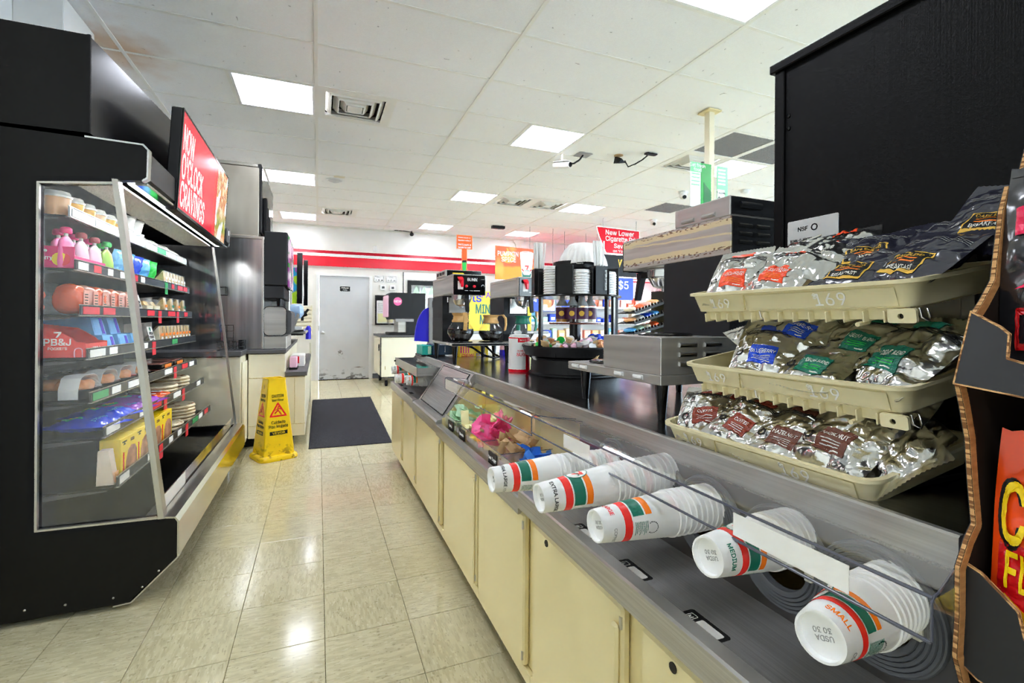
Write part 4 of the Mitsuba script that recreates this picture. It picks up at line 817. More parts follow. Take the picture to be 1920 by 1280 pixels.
for q, (M, (x, y, z)) in enumerate(zip(TM, TP)):
    sh = cat(bx(.02, TD - .01, .02, TL - .035, -.0045, -.0005), bx(.02, .026, .02, TL - .035, -.020, -.0045)); p = k.add('shelf_frame', xf(sh, M), 'm_tray')
    for i in range(13): k.add(p + '/rib', xf(bx(.006, .06, .05 + .0325 * i, .053 + .0325 * i, -.024, -.004, .001), M), 'm_tray')
    k.add(p + '/lug', xf(prism(rrect(.004, .045, -.024, -.001, .004).difference(Point(.026, -.013).buffer(.0045)), 'x', .004, .010), M), 'm_tray')
    k.add(p + '/lug_hole', xf(cyl((.0105, .026, -.013), (.0115, .026, -.013), .005, n=12), M), 'm_black')
    for yy in (.008, .3): k.add(p + '/hook', xf(tube([(.02, yy, -.002), (.018, yy - .004, -.016), (.024, yy - .010, -.022), (.035, yy - .006, -.020), (.04, yy, -.006)], .0022, 8), M), 'm_chrome', True)
    k.add(p + '/peg', xf(cyl((.0, .09, -.026), (.03, .09, -.026), .004, n=10), M), 'm_tray')
for y in (.52, .93): k.add('upright', bx(1.145, 1.165, y - .012, y + .012, TOP, 1.30, .002), 'm_steel_dark')
k.add('back_plate', bx(1.172, 1.178, .50, .985, 1.03, 1.30, .001), 'm_steel_dark')
k.add('foot', bx(.90, 1.17, .50, .53, TOP, TOP + .012, .002), 'm_steel_dark'); k.add('foot', bx(.90, 1.17, .90, .93, TOP, TOP + .012, .002), 'm_steel_dark')
for M in TM:
    for y in (.06, .40): k.add('arm', xf(bx(.05, TD + .02, y, y + .012, -.012, -.005), M), 'm_steel_dark')
put(k, 'tray_rack', 'steel rack with ribbed cream shelves carrying three trays, on the island', 'rack')

# ---- coffee bags
mat('m_foil', (226, 225, 222), .11, metal=1.); mat('m_foil_dark', (30, 30, 44), .16, coat=1., spec=.8); mat('m_foil_lines', (60, 60, 62), .3, metal=.6)
def bag_shape(w, l, t, seed):
    r = np.random.RandomState(seed); ph = r.rand(6) * 10
    def S(x, y, side=1):
        a, b = np.clip(np.abs(x) / (w / 2), 0, 1), np.clip(np.abs(y) / (l / 2), 0, 1)
        body = np.clip(1 - a ** 2.4, 0, 1) ** .75 * np.clip(1 - (b / .88) ** 3.2, 0, 1) ** .8
        p = np.stack([x * 34 + ph[0], y * 34 + ph[1], np.full_like(x, ph[2] + side)], -1)
        c = np.abs(meshkit.noise(p, seed) - .5) * 2; c2 = np.abs(meshkit.noise(p * 2.3 + 3, seed + 7) - .5)
        c3 = np.abs(meshkit.noise(p * 4.7 + 8, seed + 11) - .5)
        wr = (c * .014 + c2 * .013 + c3 * .006 - .010) * np.clip(body * 3, 0, 1)
        z = side * (t / 2 * body + .0004) + side * wr * .8
        wave = (meshkit.noise(np.stack([x * 14 + ph[3], y * 14, y * 0 + ph[4]], -1), seed + 3) - .5) * .014
        return z + wave * (b > .0) * (.35 + .65 * b)
    return S
def bag_mesh(w, l, t, seed, nx=34, ny=52):
    S = bag_shape(w, l, t, seed); x, y = np.meshgrid(np.linspace(-w / 2, w / 2, nx), np.linspace(-l / 2, l / 2, ny), indexing='ij')
    zig = np.where(np.arange(nx) % 2 == 0, 1, .0) * .003
    yy = y.copy(); yy[:, -1] += zig; yy[:, 0] -= zig
    pinch = 1 - .05 * (np.abs(yy) / (l / 2)) ** 2
    V = [np.stack([x * pinch, yy, S(x, y, s)], -1).reshape(-1, 3) for s in (1, -1)]; v = np.vstack(V)
    i, j = np.meshgrid(np.arange(nx - 1), np.arange(ny - 1), indexing='ij'); a = i * ny + j
    f = np.stack([a, a + ny, a + ny + 1, a + 1], -1).reshape(-1, 4); f2 = f[:, ::-1] + nx * ny
    f = np.vstack([f, f2]); return trimesh.Trimesh(v, np.vstack([f[:, :3], f[:, [0, 2, 3]]]), process=False), S
def lay(m, S, off=.0012, size=.006):
    m = m.subdivide_to_size(size); v = m.vertices.copy(); v[:, 2] = S(v[:, 0], v[:, 1], 1) + off + v[:, 2]; m.vertices = v; return m
KIND = {'silver': ('m_foil', 'm_orange_red', '7-EXCLUSIVES', 'm_paper', 'silver foil coffee bag with orange label'), 'black': ('m_foil_dark', 'm_black', 'BREAKFAST', 'm_gold', 'black foil coffee bag with gold-framed label'),
        'blue': ('m_foil', 'm_blue', 'BLUEBERRY', 'm_paper', 'silver foil coffee bag with blue BLUEBERRY label'), 'decaf': ('m_foil', 'm_green', '7-DECAF BLEND', 'm_paper', 'silver foil coffee bag with green DECAF BLEND label'),
        'hazel': ('m_foil', 'm_brown', 'HAZELNUT', 'm_paper', 'silver foil coffee bag with brown HAZELNUT label'), 'rust': ('m_foil', 'm_rust', 'COFFEE', 'm_paper', 'silver foil coffee bag with rust red label'), 'plain': ('m_foil', None, '', '', 'crumpled plain silver foil coffee bag')}
mat('m_rust', (128, 46, 28), .45)
def bag_kit(kind, seed, w=.135, l=.165, t=.038, back=False):
    foil, lm, word, ink, _ = KIND[kind]; k = Kit(); m, S = bag_mesh(w, l, t, seed); k.add('pouch', m, foil, 28)
    if lm:
        lw, lh, cy = .056, .046, -.022
        if kind == 'black':
            k.add('label_frame', lay(flat(sbox(-lw * .62, cy - lh * .55, lw * .62, cy + lh * .55), .0002), S, .0012), 'm_gold')
            k.add('label', lay(flat(sbox(-lw * .57, cy - lh * .38, lw * .57, cy + lh * .5), .0002), S, .0017), lm)
            k.add('lettering', lay(mv(txt(word, .007, .0002, w=.048), 0, cy - .012, 0), S, .0024), 'm_paper'); k.add('lettering', lay(mv(txt('CAFE BLEND', .006, .0002, w=.05), 0, cy + .014, 0), S, .0024), 'm_gold'); k.add('fine_print', lay(cat(*[flat(sbox(-.022, cy + .0 + q, .022, cy + .0025 + q), .0002) for q in (-.003, .004)]), S, .0022), 'm_orange')
        else:
            k.add('label', lay(flat(sbox(-lw / 2, cy - lh / 2, lw / 2, cy + lh / 2), .0002), S, .0012), lm)
            k.add('lettering', lay(mv(txt(word, .0085, .0002, w=min(.052, .006 * len(word))), 0, cy + .008, 0), S, .0020), ink)
            k.add('fine_print', lay(cat(*[flat(sbox(-.018 + .003 * (q % 2), cy - .005 - .0045 * q, .018, cy - .0035 - .0045 * q), .0002) for q in range(3)]), S, .0019), 'm_orange' if kind == 'silver' else 'm_green_bright' if kind == 'decaf' else 'm_grey_light')
            k.add('fine_print', lay(flat(sbox(.004, cy - .020, .020, cy - .018), .0002), S, .0019), 'm_paper')
            k.add('top_label', lay(flat(sbox(-.024, l * .5 - .034, .024, l * .5 - .014), .0002), S, .0012), lm)
        # three thin bowed lines and a round badge printed on the foil
        for q in range(3):
            pts = [(xx, .030 + .004 * q + .010 * math.cos(xx / w * 2.6)) for xx in np.linspace(-w * .42, w * .42, 14)]
            k.add('printed_line', lay(flat(Polygon(pts + [(a, b + .0012) for a, b in pts[::-1]]), .0002), S, .0012), 'm_black' if foil == 'm_foil' else 'm_grey')
        k.add('badge', lay(flat(Point(-w * .36, cy).buffer(.009).difference(Point(-w * .36, cy).buffer(.006)), .0002), S, .0012), 'm_black' if foil == 'm_foil' else 'm_grey')
    return k
BV = np.array([[0, 0, -1, 0], [-1, 0, 0, 0], [0, 1, 0, 0], [0, 0, 0, 1.]])      # bag x to -Y, bag y up, its front to -X
def bag(kind, seed, x, y, z, yaw, back, roll, lab, s=1.0, group=None):
    M = TR(x, y, z) @ Rz(yaw) @ T(BV.tolist()) @ Rx(-back) @ Rz(roll) @ T().scale([s, s, s])
    put(bag_kit(kind, seed), 'coffee_bag', lab, 'coffee bag', group, M)
B = bag
# top tray
B('silver', 1, .915, .845, 1.272, 14, 38, 3, 'silver coffee bag with orange label at the left front of the top tray')
B('silver', 2, .925, .735, 1.272, 6, 46, -8, 'silver coffee bag with slanted orange label, second in the top tray front')
B('silver', 3, 1.00, .80, 1.300, -15, 48, 20, 'silver coffee bag lying behind the two orange-labelled front bags, top tray')
B('plain', 4, .965, .655, 1.285, 30, 50, 55, 'silver coffee bag turned on edge beside the black bags, top tray')
B('silver', 5, 1.06, .70, 1.322, 10, 55, 12, 'silver coffee bag at the back of the top tray, crimped edge up')
B('plain', 6, 1.03, .88, 1.285, 40, 60, 70, 'plain silver coffee bag below the rating label, top tray back')
B('black', 7, .945, .595, 1.262, 0, 55, -6, 'black coffee bag left of the big gold-framed one, top tray')
B('black', 8, .945, .495, 1.268, -10, 50, -10, 'black coffee bag with big gold-framed label at the near corner of the top tray')
B('black', 9, 1.00, .61, 1.295, 12, 55, 8, 'black coffee bag behind the silver and black ones, top tray middle')
B('black', 10, 1.02, .50, 1.305, -5, 52, 0, 'black coffee bag in the second row near the cardboard display, top tray')
B('black', 11, 1.04, .43, 1.335, 8, 42, -12, 'topmost black coffee bag next to the cardboard display, top tray')
B('black', 12, 1.08, .60, 1.315, 20, 60, 20, 'black coffee bag with crimped edge at the back of the top tray')
# middle tray
B('blue', 21, .925, .775, 1.100, 22, 40, -4, 'silver coffee bag with blue BLUEBERRY label at the front of the middle tray')
B('blue', 22, 1.00, .735, 1.150, 20, 50, -24, 'silver coffee bag with blue label lying behind the front blueberry bag')
B('decaf', 23, .92, .645, 1.082, 4, 58, -6, 'silver coffee bag with green DECAF label low at the tray edge, middle tray')
B('decaf', 24, .985, .60, 1.128, 4, 55, -10, 'silver coffee bag with green DECAF label, second row of the middle tray')
B('decaf', 25, .945, .515, 1.105, -12, 48, -8, 'large silver coffee bag with green DECAF label at the near corner, middle tray', 1.15)
B('plain', 26, 1.04, .88, 1.125, 30, 60, 40, 'plain silver coffee bag at the far back corner of the middle tray')
B('decaf', 27, 1.06, .50, 1.135, 0, 66, 10, 'silver coffee bag tucked under the top tray, near end of the middle tray')
B('plain', 28, 1.05, .66, 1.150, -20, 70, 70, 'plain silver coffee bag at the middle back of the middle tray')
B('plain', 29, 1.03, .52, 1.10, -40, 50, 60, 'silver coffee bag on edge at the near end of the middle tray')
# bottom tray
B('rust', 31, .875, .895, .945, 26, 48, 6, 'silver coffee bag with rust red label at the far end of the bottom tray')
B('rust', 32, .87, .775, .945, 16, 52, -22, 'silver coffee bag with rust red emblem label, second in the bottom tray')
B('hazel', 33, .875, .675, .940, 10, 50, -8, 'silver coffee bag with half-hidden HAZELNUT label, middle of the bottom tray')
B('hazel', 34, .885, .575, .955, 0, 48, -8, 'silver coffee bag with large HAZELNUT label, front of the bottom tray', 1.08)
B('plain', 35, .90, .515, .945, -20, 45, 65, 'crumpled silver coffee bag on edge right of the hazelnut bag')
B('plain', 36, .975, .545, .955, -30, 50, 75, 'silver coffee bag leaning at the near end of the bottom tray')
B('hazel', 37, .985, .565, 1.000, 0, 62, 4, 'silver coffee bag with brown label lying behind the hazelnut bags')
B('rust', 38, .97, .86, .985, 10, 62, 10, 'silver coffee bag with rust label behind the far end of the bottom tray')
B('plain', 39, .97, .70, .98, -10, 62, 50, 'crumpled silver coffee bag behind the middle of the bottom tray')

# ---- black cardboard display with snack bags, standing at the island's near end
mat('m_card_black', (24, 24, 26), .5)
def kraft_col(p, n, uv): return mix(lin((150, 98, 52)), lin((186, 134, 82)), fbm(p.x * 60, p.z * 200, 2))
mat('m_card_kraft', tex=proc(kraft_col), rough=.9)
def flute_col(p, n, uv): return mix(lin((122, 80, 44)), lin((206, 160, 108)), smoothstep(.35, .65, noise(p.x * 700, p.z * 420, 1)))
mat('m_card_edge', tex=proc(flute_col), rough=.9)
k = Kit(); yA, yB, tk, KX = .350, -.30, .006, 1.10
def kx(pts): return [(x * KX, 1.162 + (z - 1.162) * KX if z > .35 else z) for x, z in pts]
side = Polygon([(1.16, 0), (1.16, 1.62), (1.0, 1.62)][::1] + kx([(.80, 1.335), (.775, 1.33), (.762, 1.30), (.752, 1.25), (.745, 1.215), (.722, 1.19), (.705, 1.175), (.672, 1.095), (.682, 1.07), (.694, 1.03), (.700, .98), (.708, .93), (.694, .915), (.676, .885), (.676, .83), (.672, .785), (.69, .74), (.70, .66), (.676, .6), (.676, .4)]) + [(.742, 0)])
k.add('side_panel', cat(prism(side, 'y', yA - .0008, yA)), 'm_card_black'); k.add('side_panel', prism(side, 'y', yA - tk, yA - tk + .0006), 'm_card_liner', label='dark inner liner of the side panel')
band = side.difference(side.buffer(-.012)); band = band.intersection(sbox(.5, .5, .95, 1.6)); k.add('bare_edge', prism(band, 'y', yA - tk - .0006, yA - tk), 'm_card_kraft', label='bare brown margin along the cut edge')
k.add('flute_edge', prism(side.difference(side.buffer(-.003)), 'y', yA - tk + .0006, yA - .0008), 'm_card_edge')
k.add('side_panel', prism(side, 'y', yB, yB + tk), 'm_card_black')
k.add('back_panel', bx(1.154, 1.16, yB, yA, 0, 1.62), 'm_card_black')
mat('m_card_liner', (30, 20, 14), .8, spec=.2)
def lip(pts, x0, z0, lean):          # front lip of a shelf: outline in (y, z), leaning outward below z0
    poly = Polygon([(y * KX, 1.162 + (z - 1.162) * KX) for y, z in pts]); x0, z0 = x0 * KX, 1.162 + (z0 - 1.162) * KX
    L = np.eye(4); L[0, 2] = lean; L[0, 3] = x0 - lean * z0
    p = k.add('shelf_lip', xf(prism(poly, 'x', 0, .0012), L), 'm_card_black')
    k.add(p + '/torn_edge', xf(prism(poly.difference(poly.buffer(-.0018)), 'x', -.0006, .004), L), 'm_card_edge')
    k.add(p + '/liner', xf(prism(poly.buffer(-.001), 'x', .004, .0048), L), 'm_card_kraft')
lip([(.318, 1.178), (.318, 1.094), (yB, 1.02), (yB, 1.09), (.20, 1.105), (.262, 1.122), (.276, 1.126), (.279, 1.152), (.288, 1.160)], .705, 1.178, .41)
lip([(.318, .89), (.318, .775), (.30, .765), (yB, .70), (yB, .79), (.24, .825), (.262, .832), (.268, .858), (.280, .868), (.30, .884)], .690, .89, .05)
lip([(.318, .60), (.318, .44), (yB, .40), (yB, .52), (.25, .54), (.27, .58)], .690, .6, 0)
for z, s_ in ((1.085, .79), (.74, .77), (.42, .77)): k.add('shelf', bx(s_, 1.154, yB + tk, yA - tk, z - .004, z), 'm_card_liner')
k.add('inner_flap', hull([(.83, .325, .83), (.83, .27, .81), (.87, .325, .85), (.87, .27, .83), (.83, .325, .832), (.83, .27, .812)]), 'm_card_kraft')
put(k, 'cardboard_display', 'tall black cardboard floor display with torn brown edges, right edge of the photo', 'display stand')
def snack(x, y, z, yaw, w, h, base, lab, extra):
    k = Kit(); m, S = bag_mesh(w, h, .06, int(z * 100), 22, 34); k.add('pouch', m, base, 30)
    k.add('seal', lay(flat(sbox(-w * .47, h * .46, w * .47, h * .495), .0003), S, .0012), base); extra(k, S, w, h)
    put(k, 'snack_bag', lab, 'snack bag', None, TR(x, y, z) @ Rz(yaw) @ T(BV.tolist()) @ Rx(-6))
mat('m_chip_orange', (244, 78, 18), .22, coat=.6); mat('m_chip_yellow', (252, 214, 10), .3); mat('m_chip_red', (190, 14, 22), .3); mat('m_chip_black', (26, 26, 30), .14, coat=1., spec=.8); mat('m_chip_pink', (236, 30, 84), .25)
def cheese(k, S, w, h):
    k.add('lower_panel', lay(flat(sbox(-w * .46, -h * .42, w * .46, .012), .0003), S, .0012), 'm_chip_red')
    k.add('flame', lay(flat(Polygon([(-w * .44, -h * .42), (-w * .42, -h * .17), (-w * .25, -h * .24), (-w * .15, -h * .15), (0, -h * .24), (w * .1, -h * .16), (w * .3, -h * .3), (w * .3, -h * .40)]), .0003), S, .0018), 'm_chip_yellow')
    k.add('lettering', lay(mv(txt('CHEETOS', .070, .0003, w=w * .90), 0, .048, 0), S, .0036, .008), 'm_chip_yellow')
    k.add('lettering_shadow', lay(mv(txt('CHEETOS', .080, .0003, w=w * .94), .0, .046, 0), S, .0018, .008), 'm_black')
    k.add('lettering', lay(mv(txt("FLAMIN' HOT", .042, .0003, w=w * .84), 0, -.020, 0), S, .0030, .008), 'm_chip_yellow')
snack(.795, .232, .885, 4, .20, .29, 'm_chip_orange', 'orange and red cheese snack bag lettered CHEETOS on the lower shelf of the cardboard display', cheese)
def dark(k, S, w, h):
    k.add('print_patch', lay(flat(Polygon([(-w * .4, -.02), (w * .3, .0), (w * .35, .03), (-w * .1, .02)]), .0003), S, .0014), 'm_chip_pink'); k.add('print_patch', lay(flat(Polygon([(-w * .42, .05), (-w * .30, .05), (-w * .30, .09), (-w * .42, .085)]), .0003), S, .0014), 'm_chip_pink')
    k.add('print_patch', lay(flat(Polygon([(-w * .1, .07), (w * .1, .08), (w * .1, .10), (-w * .1, .095)]), .0003), S, .0014), 'm_chip_pink'); k.add('lettering', lay(mv(txt('DORITOS', .05, .0003, w=w * .8), 0, -.07, 0), S, .0014, .008), 'm_chip_red')
snack(.835, .248, 1.225, 4, .19, .28, 'm_chip_black', 'glossy black and pink snack bag on the upper shelf of the cardboard display', dark)
# ================================================================ open refrigerated case, left
CY0, CY1, BXK = 2.36, 4.28, -1.30
mat('m_case_black', (6, 6, 6), .34, spec=.22); mat('m_mirror', (190, 186, 178), .12, metal=1.); mat('m_hood', (70, 70, 73), .2, metal=1.)
def perf(p, n, uv):
    d = dr.square(p.y * 55 - dr.round(p.y * 55)) + dr.square(p.z * 55 - dr.round(p.z * 55)); return mix(lin((34, 36, 40)), lin((7, 7, 8)), smoothstep(.05, .09, d))
mat('m_perforated', tex=proc(perf), rough=.35)
def honey(p, n, uv):
    d, e, r = voronoi(p.x * 150, p.y * 150); return mix(lin((150, 148, 142)), lin((226, 223, 214)), smoothstep(.05, .25, e - d))
mat('m_honeycomb', tex=proc(honey), rough=.6)
prof = [(LEFT_WALL, .022), (-.70, .022), (-.693, .03), (-.537, .18), (-.537, .322), (-.545, .338), (-.588, .345), (-.748, 1.712), (-.665, 1.722), (-.650, 1.735), (-.648, 1.845), (-.665, 1.862), (-.85, 1.868), (LEFT_WALL, 1.885)]
PP = Polygon(prof); hole = Polygon([(-.985, .358), (-.606, .350), (-.762, 1.70), (-.985, 1.672)])
k = Kit()
k.add('end_panel', prism(PP.difference(hole), 'y', CY0, CY0 + .035), 'm_case_black', label='black near end panel')
fr = Polygon([(-.992, .351), (-.588, .344), (-.748, 1.706), (-.992, 1.680)])
k.add('window_trim', prism(fr.difference(fr.buffer(-.008)), 'y', CY0 - .006, CY0 + .008), 'm_alu')
k.add('window_trim', prism(hole.buffer(.024).intersection(PP).difference(hole.buffer(.007)), 'y', CY0 - .004, CY0), 'm_black_matte')
k.add('glass_post', hull([(x + dx, CY0 + dy, z) for x, z in ((-.592, .345), (-.752, 1.715)) for dx in (-.009, .011) for dy in (-.012, .035)]), 'm_alu')
k.add('side_glass', prism(hole, 'y', CY0 + .018, CY0 + .0185), 'm_glass')
# bright edge trim round the bottom, nose and canopy
def strip(pts, w, y0, y1, nm, m):
    for a, b in zip(pts[:-1], pts[1:]):
        a, b = np.array(a), np.array(b); d = (b - a) / np.linalg.norm(b - a); nn = np.array([d[1], -d[0]])
        k.add(nm, prism(Polygon([a - d * .001, b + d * .001, b + d * .001 + nn * w, a - d * .001 + nn * w]), 'y', y0, y1), m)
strip([(-.75, .020), (-.693, .024), (-.537, .178)], .006, CY0 - .004, CY0 + .05, 'edge_trim', 'm_alu')
k.add('nose', prism(Polygon([(-.537, .178), (-.530, .18), (-.530, .325), (-.543, .345), (-.60, .352), (-.60, .345), (-.545, .338), (-.537, .322)]), 'y', CY0 - .004, CY1), 'm_mirror', label='polished steel bumper nose')
k.add('canopy_edge', prism(Polygon([(-.85, 1.868), (-.664, 1.862), (-.648, 1.845), (-.650, 1.735), (-.665, 1.722), (-.664, 1.715), (-.645, 1.730), (-.641, 1.848), (-.660, 1.869), (-.85, 1.875)]), 'y', CY0 - .004, CY0 + .03), 'm_chrome')
k.add('canopy_edge', prism(Polygon([(-.85, 1.868), (-.664, 1.862), (-.648, 1.845), (-.650, 1.735), (-.665, 1.722), (-.664, 1.715), (-.645, 1.730), (-.641, 1.848), (-.660, 1.869), (-.85, 1.875)]), 'y', CY1 - .03, CY1 + .004), 'm_chrome')
k.add('canopy_face', prism(Polygon([(-.85, 1.866), (-.666, 1.861), (-.652, 1.846), (-.654, 1.737), (-.668, 1.724), (-.70, 1.724), (-.70, 1.84), (-.85, 1.845)]), 'y', CY0 + .03, CY1 - .03), 'm_case_black')
k.add('canopy_lip', bx(-.70, -.655, CY0 + .035, CY1 - .03, 1.708, 1.722, .003), 'm_chrome')
k.add('light_cover', bx(-.735, -.70, CY0 + .035, CY1 - .035, 1.722, 1.726), 'm_white_gloss')
k.add('air_grille', bx(-.93, -.765, CY0 + .05, 3.25, 1.712, 1.722), 'm_honeycomb'); k.add('air_grille', bx(-.93, -.765, 3.262, CY1 - .05, 1.712, 1.722), 'm_honeycomb')
k.add('roof', bx(BXK - .1, -.70, CY0 + .035, CY1 - .035, 1.80, 1.84), 'm_case_black')
k.add('price_tag', bx(-.6535, -.6525, 2.86, 3.02, 1.706, 1.728), 'm_paper')
k.add('back_panel', bx(BXK - .02, BXK, CY0 + .035, CY1 - .03, .30, 1.80), 'm_perforated')
k.add('rear_body', bx(LEFT_WALL + .01, BXK - .02, CY0 + .035, CY1, .03, 1.88), 'm_case_black')
k.add('deck', prism([(BXK, .33), (-.66, .30), (-.66, .26), (BXK, .26)], 'y', CY0 + .035, CY1 - .03), 'm_black_gloss')
k.add('base_body', prism([(BXK, .03), (-.69, .03), (-.54, .18), (-.54, .26), (BXK, .26)], 'y', CY0 + .035, CY1), 'm_case_black')
k.add('front_ledge', prism([(-.70, .30), (-.60, .336), (-.60, .30)], 'y', CY0 + .035, CY1 - .03), 'm_alu', label='sloping steel return air ledge')
k.add('foot', cyl((-.64, CY1 - .06, 0), (-.64, CY1 - .06, .1), .014, n=10), 'm_alu'); k.add('foot', cyl((-.9, CY0 + .3, 0), (-.9, CY0 + .3, .05), .02, n=10), 'm_black'); k.add('foot', cyl((-1.4, CY1 - .3, 0), (-1.4, CY1 - .3, .05), .02, n=10), 'm_black')
k.add('splash_strip', bx(-.607, -.6062, CY0 + .05, 3.45, .346, .415), 'm_acrylic'); k.add('splash_strip', bx(-.607, -.6062, 3.47, CY1 - .03, .346, .415), 'm_acrylic')
k.add('splash_edge', bx(-.608, -.605, CY0 + .045, CY0 + .052, .346, .418), 'm_blue_deep'); k.add('notice', bx(-.6056, -.6050, CY0 + .06, 2.80, .35, .41), 'm_paper')
far = Polygon([(-1.2, .345), (-.606, .345), (-.762, 1.70), (-1.2, 1.70)])
k.add('far_glass', prism(far, 'y', CY1 - .012, CY1 - .0115), 'm_glass')
k.add('far_post', hull([(x + dx, CY1 - .012 + dy, z) for x, z in ((-.592, .345), (-.752, 1.712)) for dx in (-.008, .008) for dy in (-.01, .01)]), 'm_alu')
k.add('far_frame', prism(PP.difference(Polygon([(-1.2, .345), (-.55, .345), (-.745, 1.715), (-1.2, 1.715)])).difference(sbox(-3, .3, -1.2, 1.75)), 'y', CY1 - .03, CY1), 'm_case_black')
for a, b in ((-.06, .02),): pass
for x, z in ((-.60, .13), (-.655, .075), (-.75, .05), (-.9, .055), (-1.02, .06)): k.add('screw', xf(lathe([(0, 0), (.005, 0), (.004, .002), (0, .003)], 10), TR(x, CY0, z) @ Rx(90)), 'm_alu', True)
# shelves with price rails
SH = [(-.92, 1.572), (-.90, 1.362), (-.883, 1.181), (-.86, 1.005), (-.85, .829), (-.805, .687), (-.76, .481)]
mat('m_rail', (26, 30, 36), .25); mat('m_rail_clear', (150, 158, 160), .2); mat('m_tag_red', (224, 30, 54), .35); mat('m_tag_green', (40, 150, 84), .4)
rnd = random.Random(21)
TAGS = [['w', 'w', 'w', 'b', 'w', 'g', 'w', 'w'], ['w', 'r', 'w', 'w', 'r', 'w', 'b', 'b', 'G', 'r', 'r', 'r'], ['r', 'r', 'b', 'R', 'r', 'R', 'r', 'R', 'r'], ['w', 'w', 'b', 'w', 'R', 'b', 'g', 'b', 'b'], ['g', 'w', 'w', 'w', 'b', 'w', 'R', 'r', 'w'], ['w', 'b', 'w', 'r', 'R', 'w', 'R', 'b', 'w'], ['w', 'b', 'w', 'R', 'w', 'w', 'R', 'g', 'w', 'r']]
for q, (x, z) in enumerate(SH):
    s = k.add('shelf', bx(BXK, x - .004, CY0 + .045, CY1 - .04, z - .014, z - .004, .002), 'm_case_black')
    k.add(s + '/price_rail', hull([(x - .002, y, zz) for y in (CY0 + .06, CY1 - .05) for zz in (z - .006, z + .034)] + [(x + .004, y, zz) for y in (CY0 + .06, CY1 - .05) for zz in (z - .006, z + .030)]), 'm_rail' if q not in (0,) else 'm_rail_clear')
    k.add(s + '/rail_edge', cat(bx(x - .006, x + .008, CY0 + .058, CY1 - .048, z - .010, z - .006), bx(x - .002, x + .003, CY0 + .058, CY1 - .048, z + .034, z + .037)), 'm_alu')
    for y in (CY0 + .05, CY1 - .05): k.add(s + '/bracket', prism([(BXK, z - .014), (x - .03, z - .014), (x - .03, z - .02), (BXK, z - .06)], 'y', y, y + .004), 'm_grey_dark')
    L = TAGS[q]; y = CY0 + .075; st = (CY1 - CY0 - .16) / len(L)
    for t in L:
        w = st * rnd.uniform(.4, .85); hang = t in 'RG'
        m = {'w': 'm_paper', 'r': 'm_tag_red', 'R': 'm_tag_red', 'g': 'm_tag_green', 'G': 'm_tag_green', 'b': 'm_rail'}[t]
        if t != 'b':
            p = k.add(s + '/price_tag', bx(x + .0045, x + .0062, y, y + (.06 if hang else w), z - (.045 if hang else .002), z + .029), m)
        y += st
p = k.add('control_plate', prism(rrect(4.12, 4.26, 1.745, 1.85, .02), 'x', -.650, -.640), 'm_grey_dark'); k.add(p + '/button', bx(-.640, -.638, 4.19, 4.22, 1.80, 1.835), 'm_paper')
put(k, 'refrigerated_case', 'long black open-front refrigerated food case with glass ends and seven shelves', 'refrigerator')
scene['refrigerated_case__light_tube'] = glow(xf(bx(-.730, -.705, CY0 + .06, CY1 - .06, 1.715, 1.7215), np.eye(4)), CASE_LAMP, (.92, .98, 1.05))
labels['refrigerated_case__light_tube'] = {'label': 'bright fluorescent light strip'}
# the tall hood on top and the advertising screen
k = Kit()
k.add('hood', hull([(LEFT_WALL + .01, CY0 + .012, 1.889), (-.837, CY0 + .012, 1.889), (LEFT_WALL + .01, CY0 + .012, 2.268), (-.837, CY0 + .012, 2.268), (LEFT_WALL + .01, 3.6, 1.889), (-.735, 3.6, 1.889), (LEFT_WALL + .01, 3.6, 2.268), (-.735, 3.6, 2.268)]), 'm_hood')
k.add('end_face', bx(LEFT_WALL + .01, -.840, CY0 + .004, CY0 + .011, 1.889, 2.272), 'm_case_black'); k.add('corner_trim', bx(-.846, -.836, CY0 + .004, CY0 + .014, 1.889, 2.275), 'm_black_matte')
put(k, 'case_hood', 'dark steel box hood on top of the refrigerated case', 'housing')
k = Kit(); Ty0, Ty1, Tz0, Tz1 = 2.80, 4.07, 1.70, 2.205
sh = np.eye(4); sh[0, 2] = .055; sh[0, 3] = -.055 * 1.70
def tv(nm, m, mt, **kw): k.add(nm, xf(m, sh), mt, **kw)
tv('housing', bx(-.700, -.652, Ty0, Ty1, Tz0, Tz1, .004), 'm_black')
tv('bezel', prism(sbox(Ty0, Tz0, Ty1, Tz1).difference(sbox(Ty0 + .012, Tz0 + .014, Ty1 - .012, Tz1 - .010)), 'x', -.652, -.648), 'm_black_gloss')
mat('m_screen_red', (232, 22, 52), .18, coat=.6)
def food(p, n, uv):
    y, z = p.y, p.z; v = fbm(y * 26 + z * 8, z * 22 - y * 6, 5); w = noise(y * 60 + z * 40, z * 55, 8)
    c = mix(lin((214, 140, 70)), lin((244, 214, 170)), smoothstep(.35, .65, v)); c = mix(c, lin((196, 70, 36)), smoothstep(.62, .75, w) * .8)
    g = smoothstep(1.96, 1.86, z + .05 * noise(y * 9, z * 9, 1)); c = mix(c, mix(lin((64, 104, 24)), lin((200, 180, 40)), w), g * smoothstep(1.74, 1.80, z))
    return mix(c, lin((252, 246, 236)), smoothstep(.62, .7, noise(y * 14 - z * 10, z * 9 + y * 5, 3)))
mat('m_screen_food', tex=proc(food), rough=.2, coat=.5)
tv('screen', bx(-.6505, -.6495, Ty0 + .012, Ty1 - .012, Tz0 + .014, Tz1 - .010), 'm_screen_red', label='lit red screen picture')
k.add('screen/food_picture', xf(bx(-.6495, -.6490, 3.70, Ty1 - .012, Tz0 + .014, Tz1 - .010), sh), 'm_screen_food')
k.add('screen/orange_bands', xf(cat(*[bx(-.6495, -.6490, 3.70 - .028 * q, 3.706 - .028 * q, Tz0 + .014, Tz1 - .01) for q in (1, 2, 3)]), sh), 'm_orange_red')
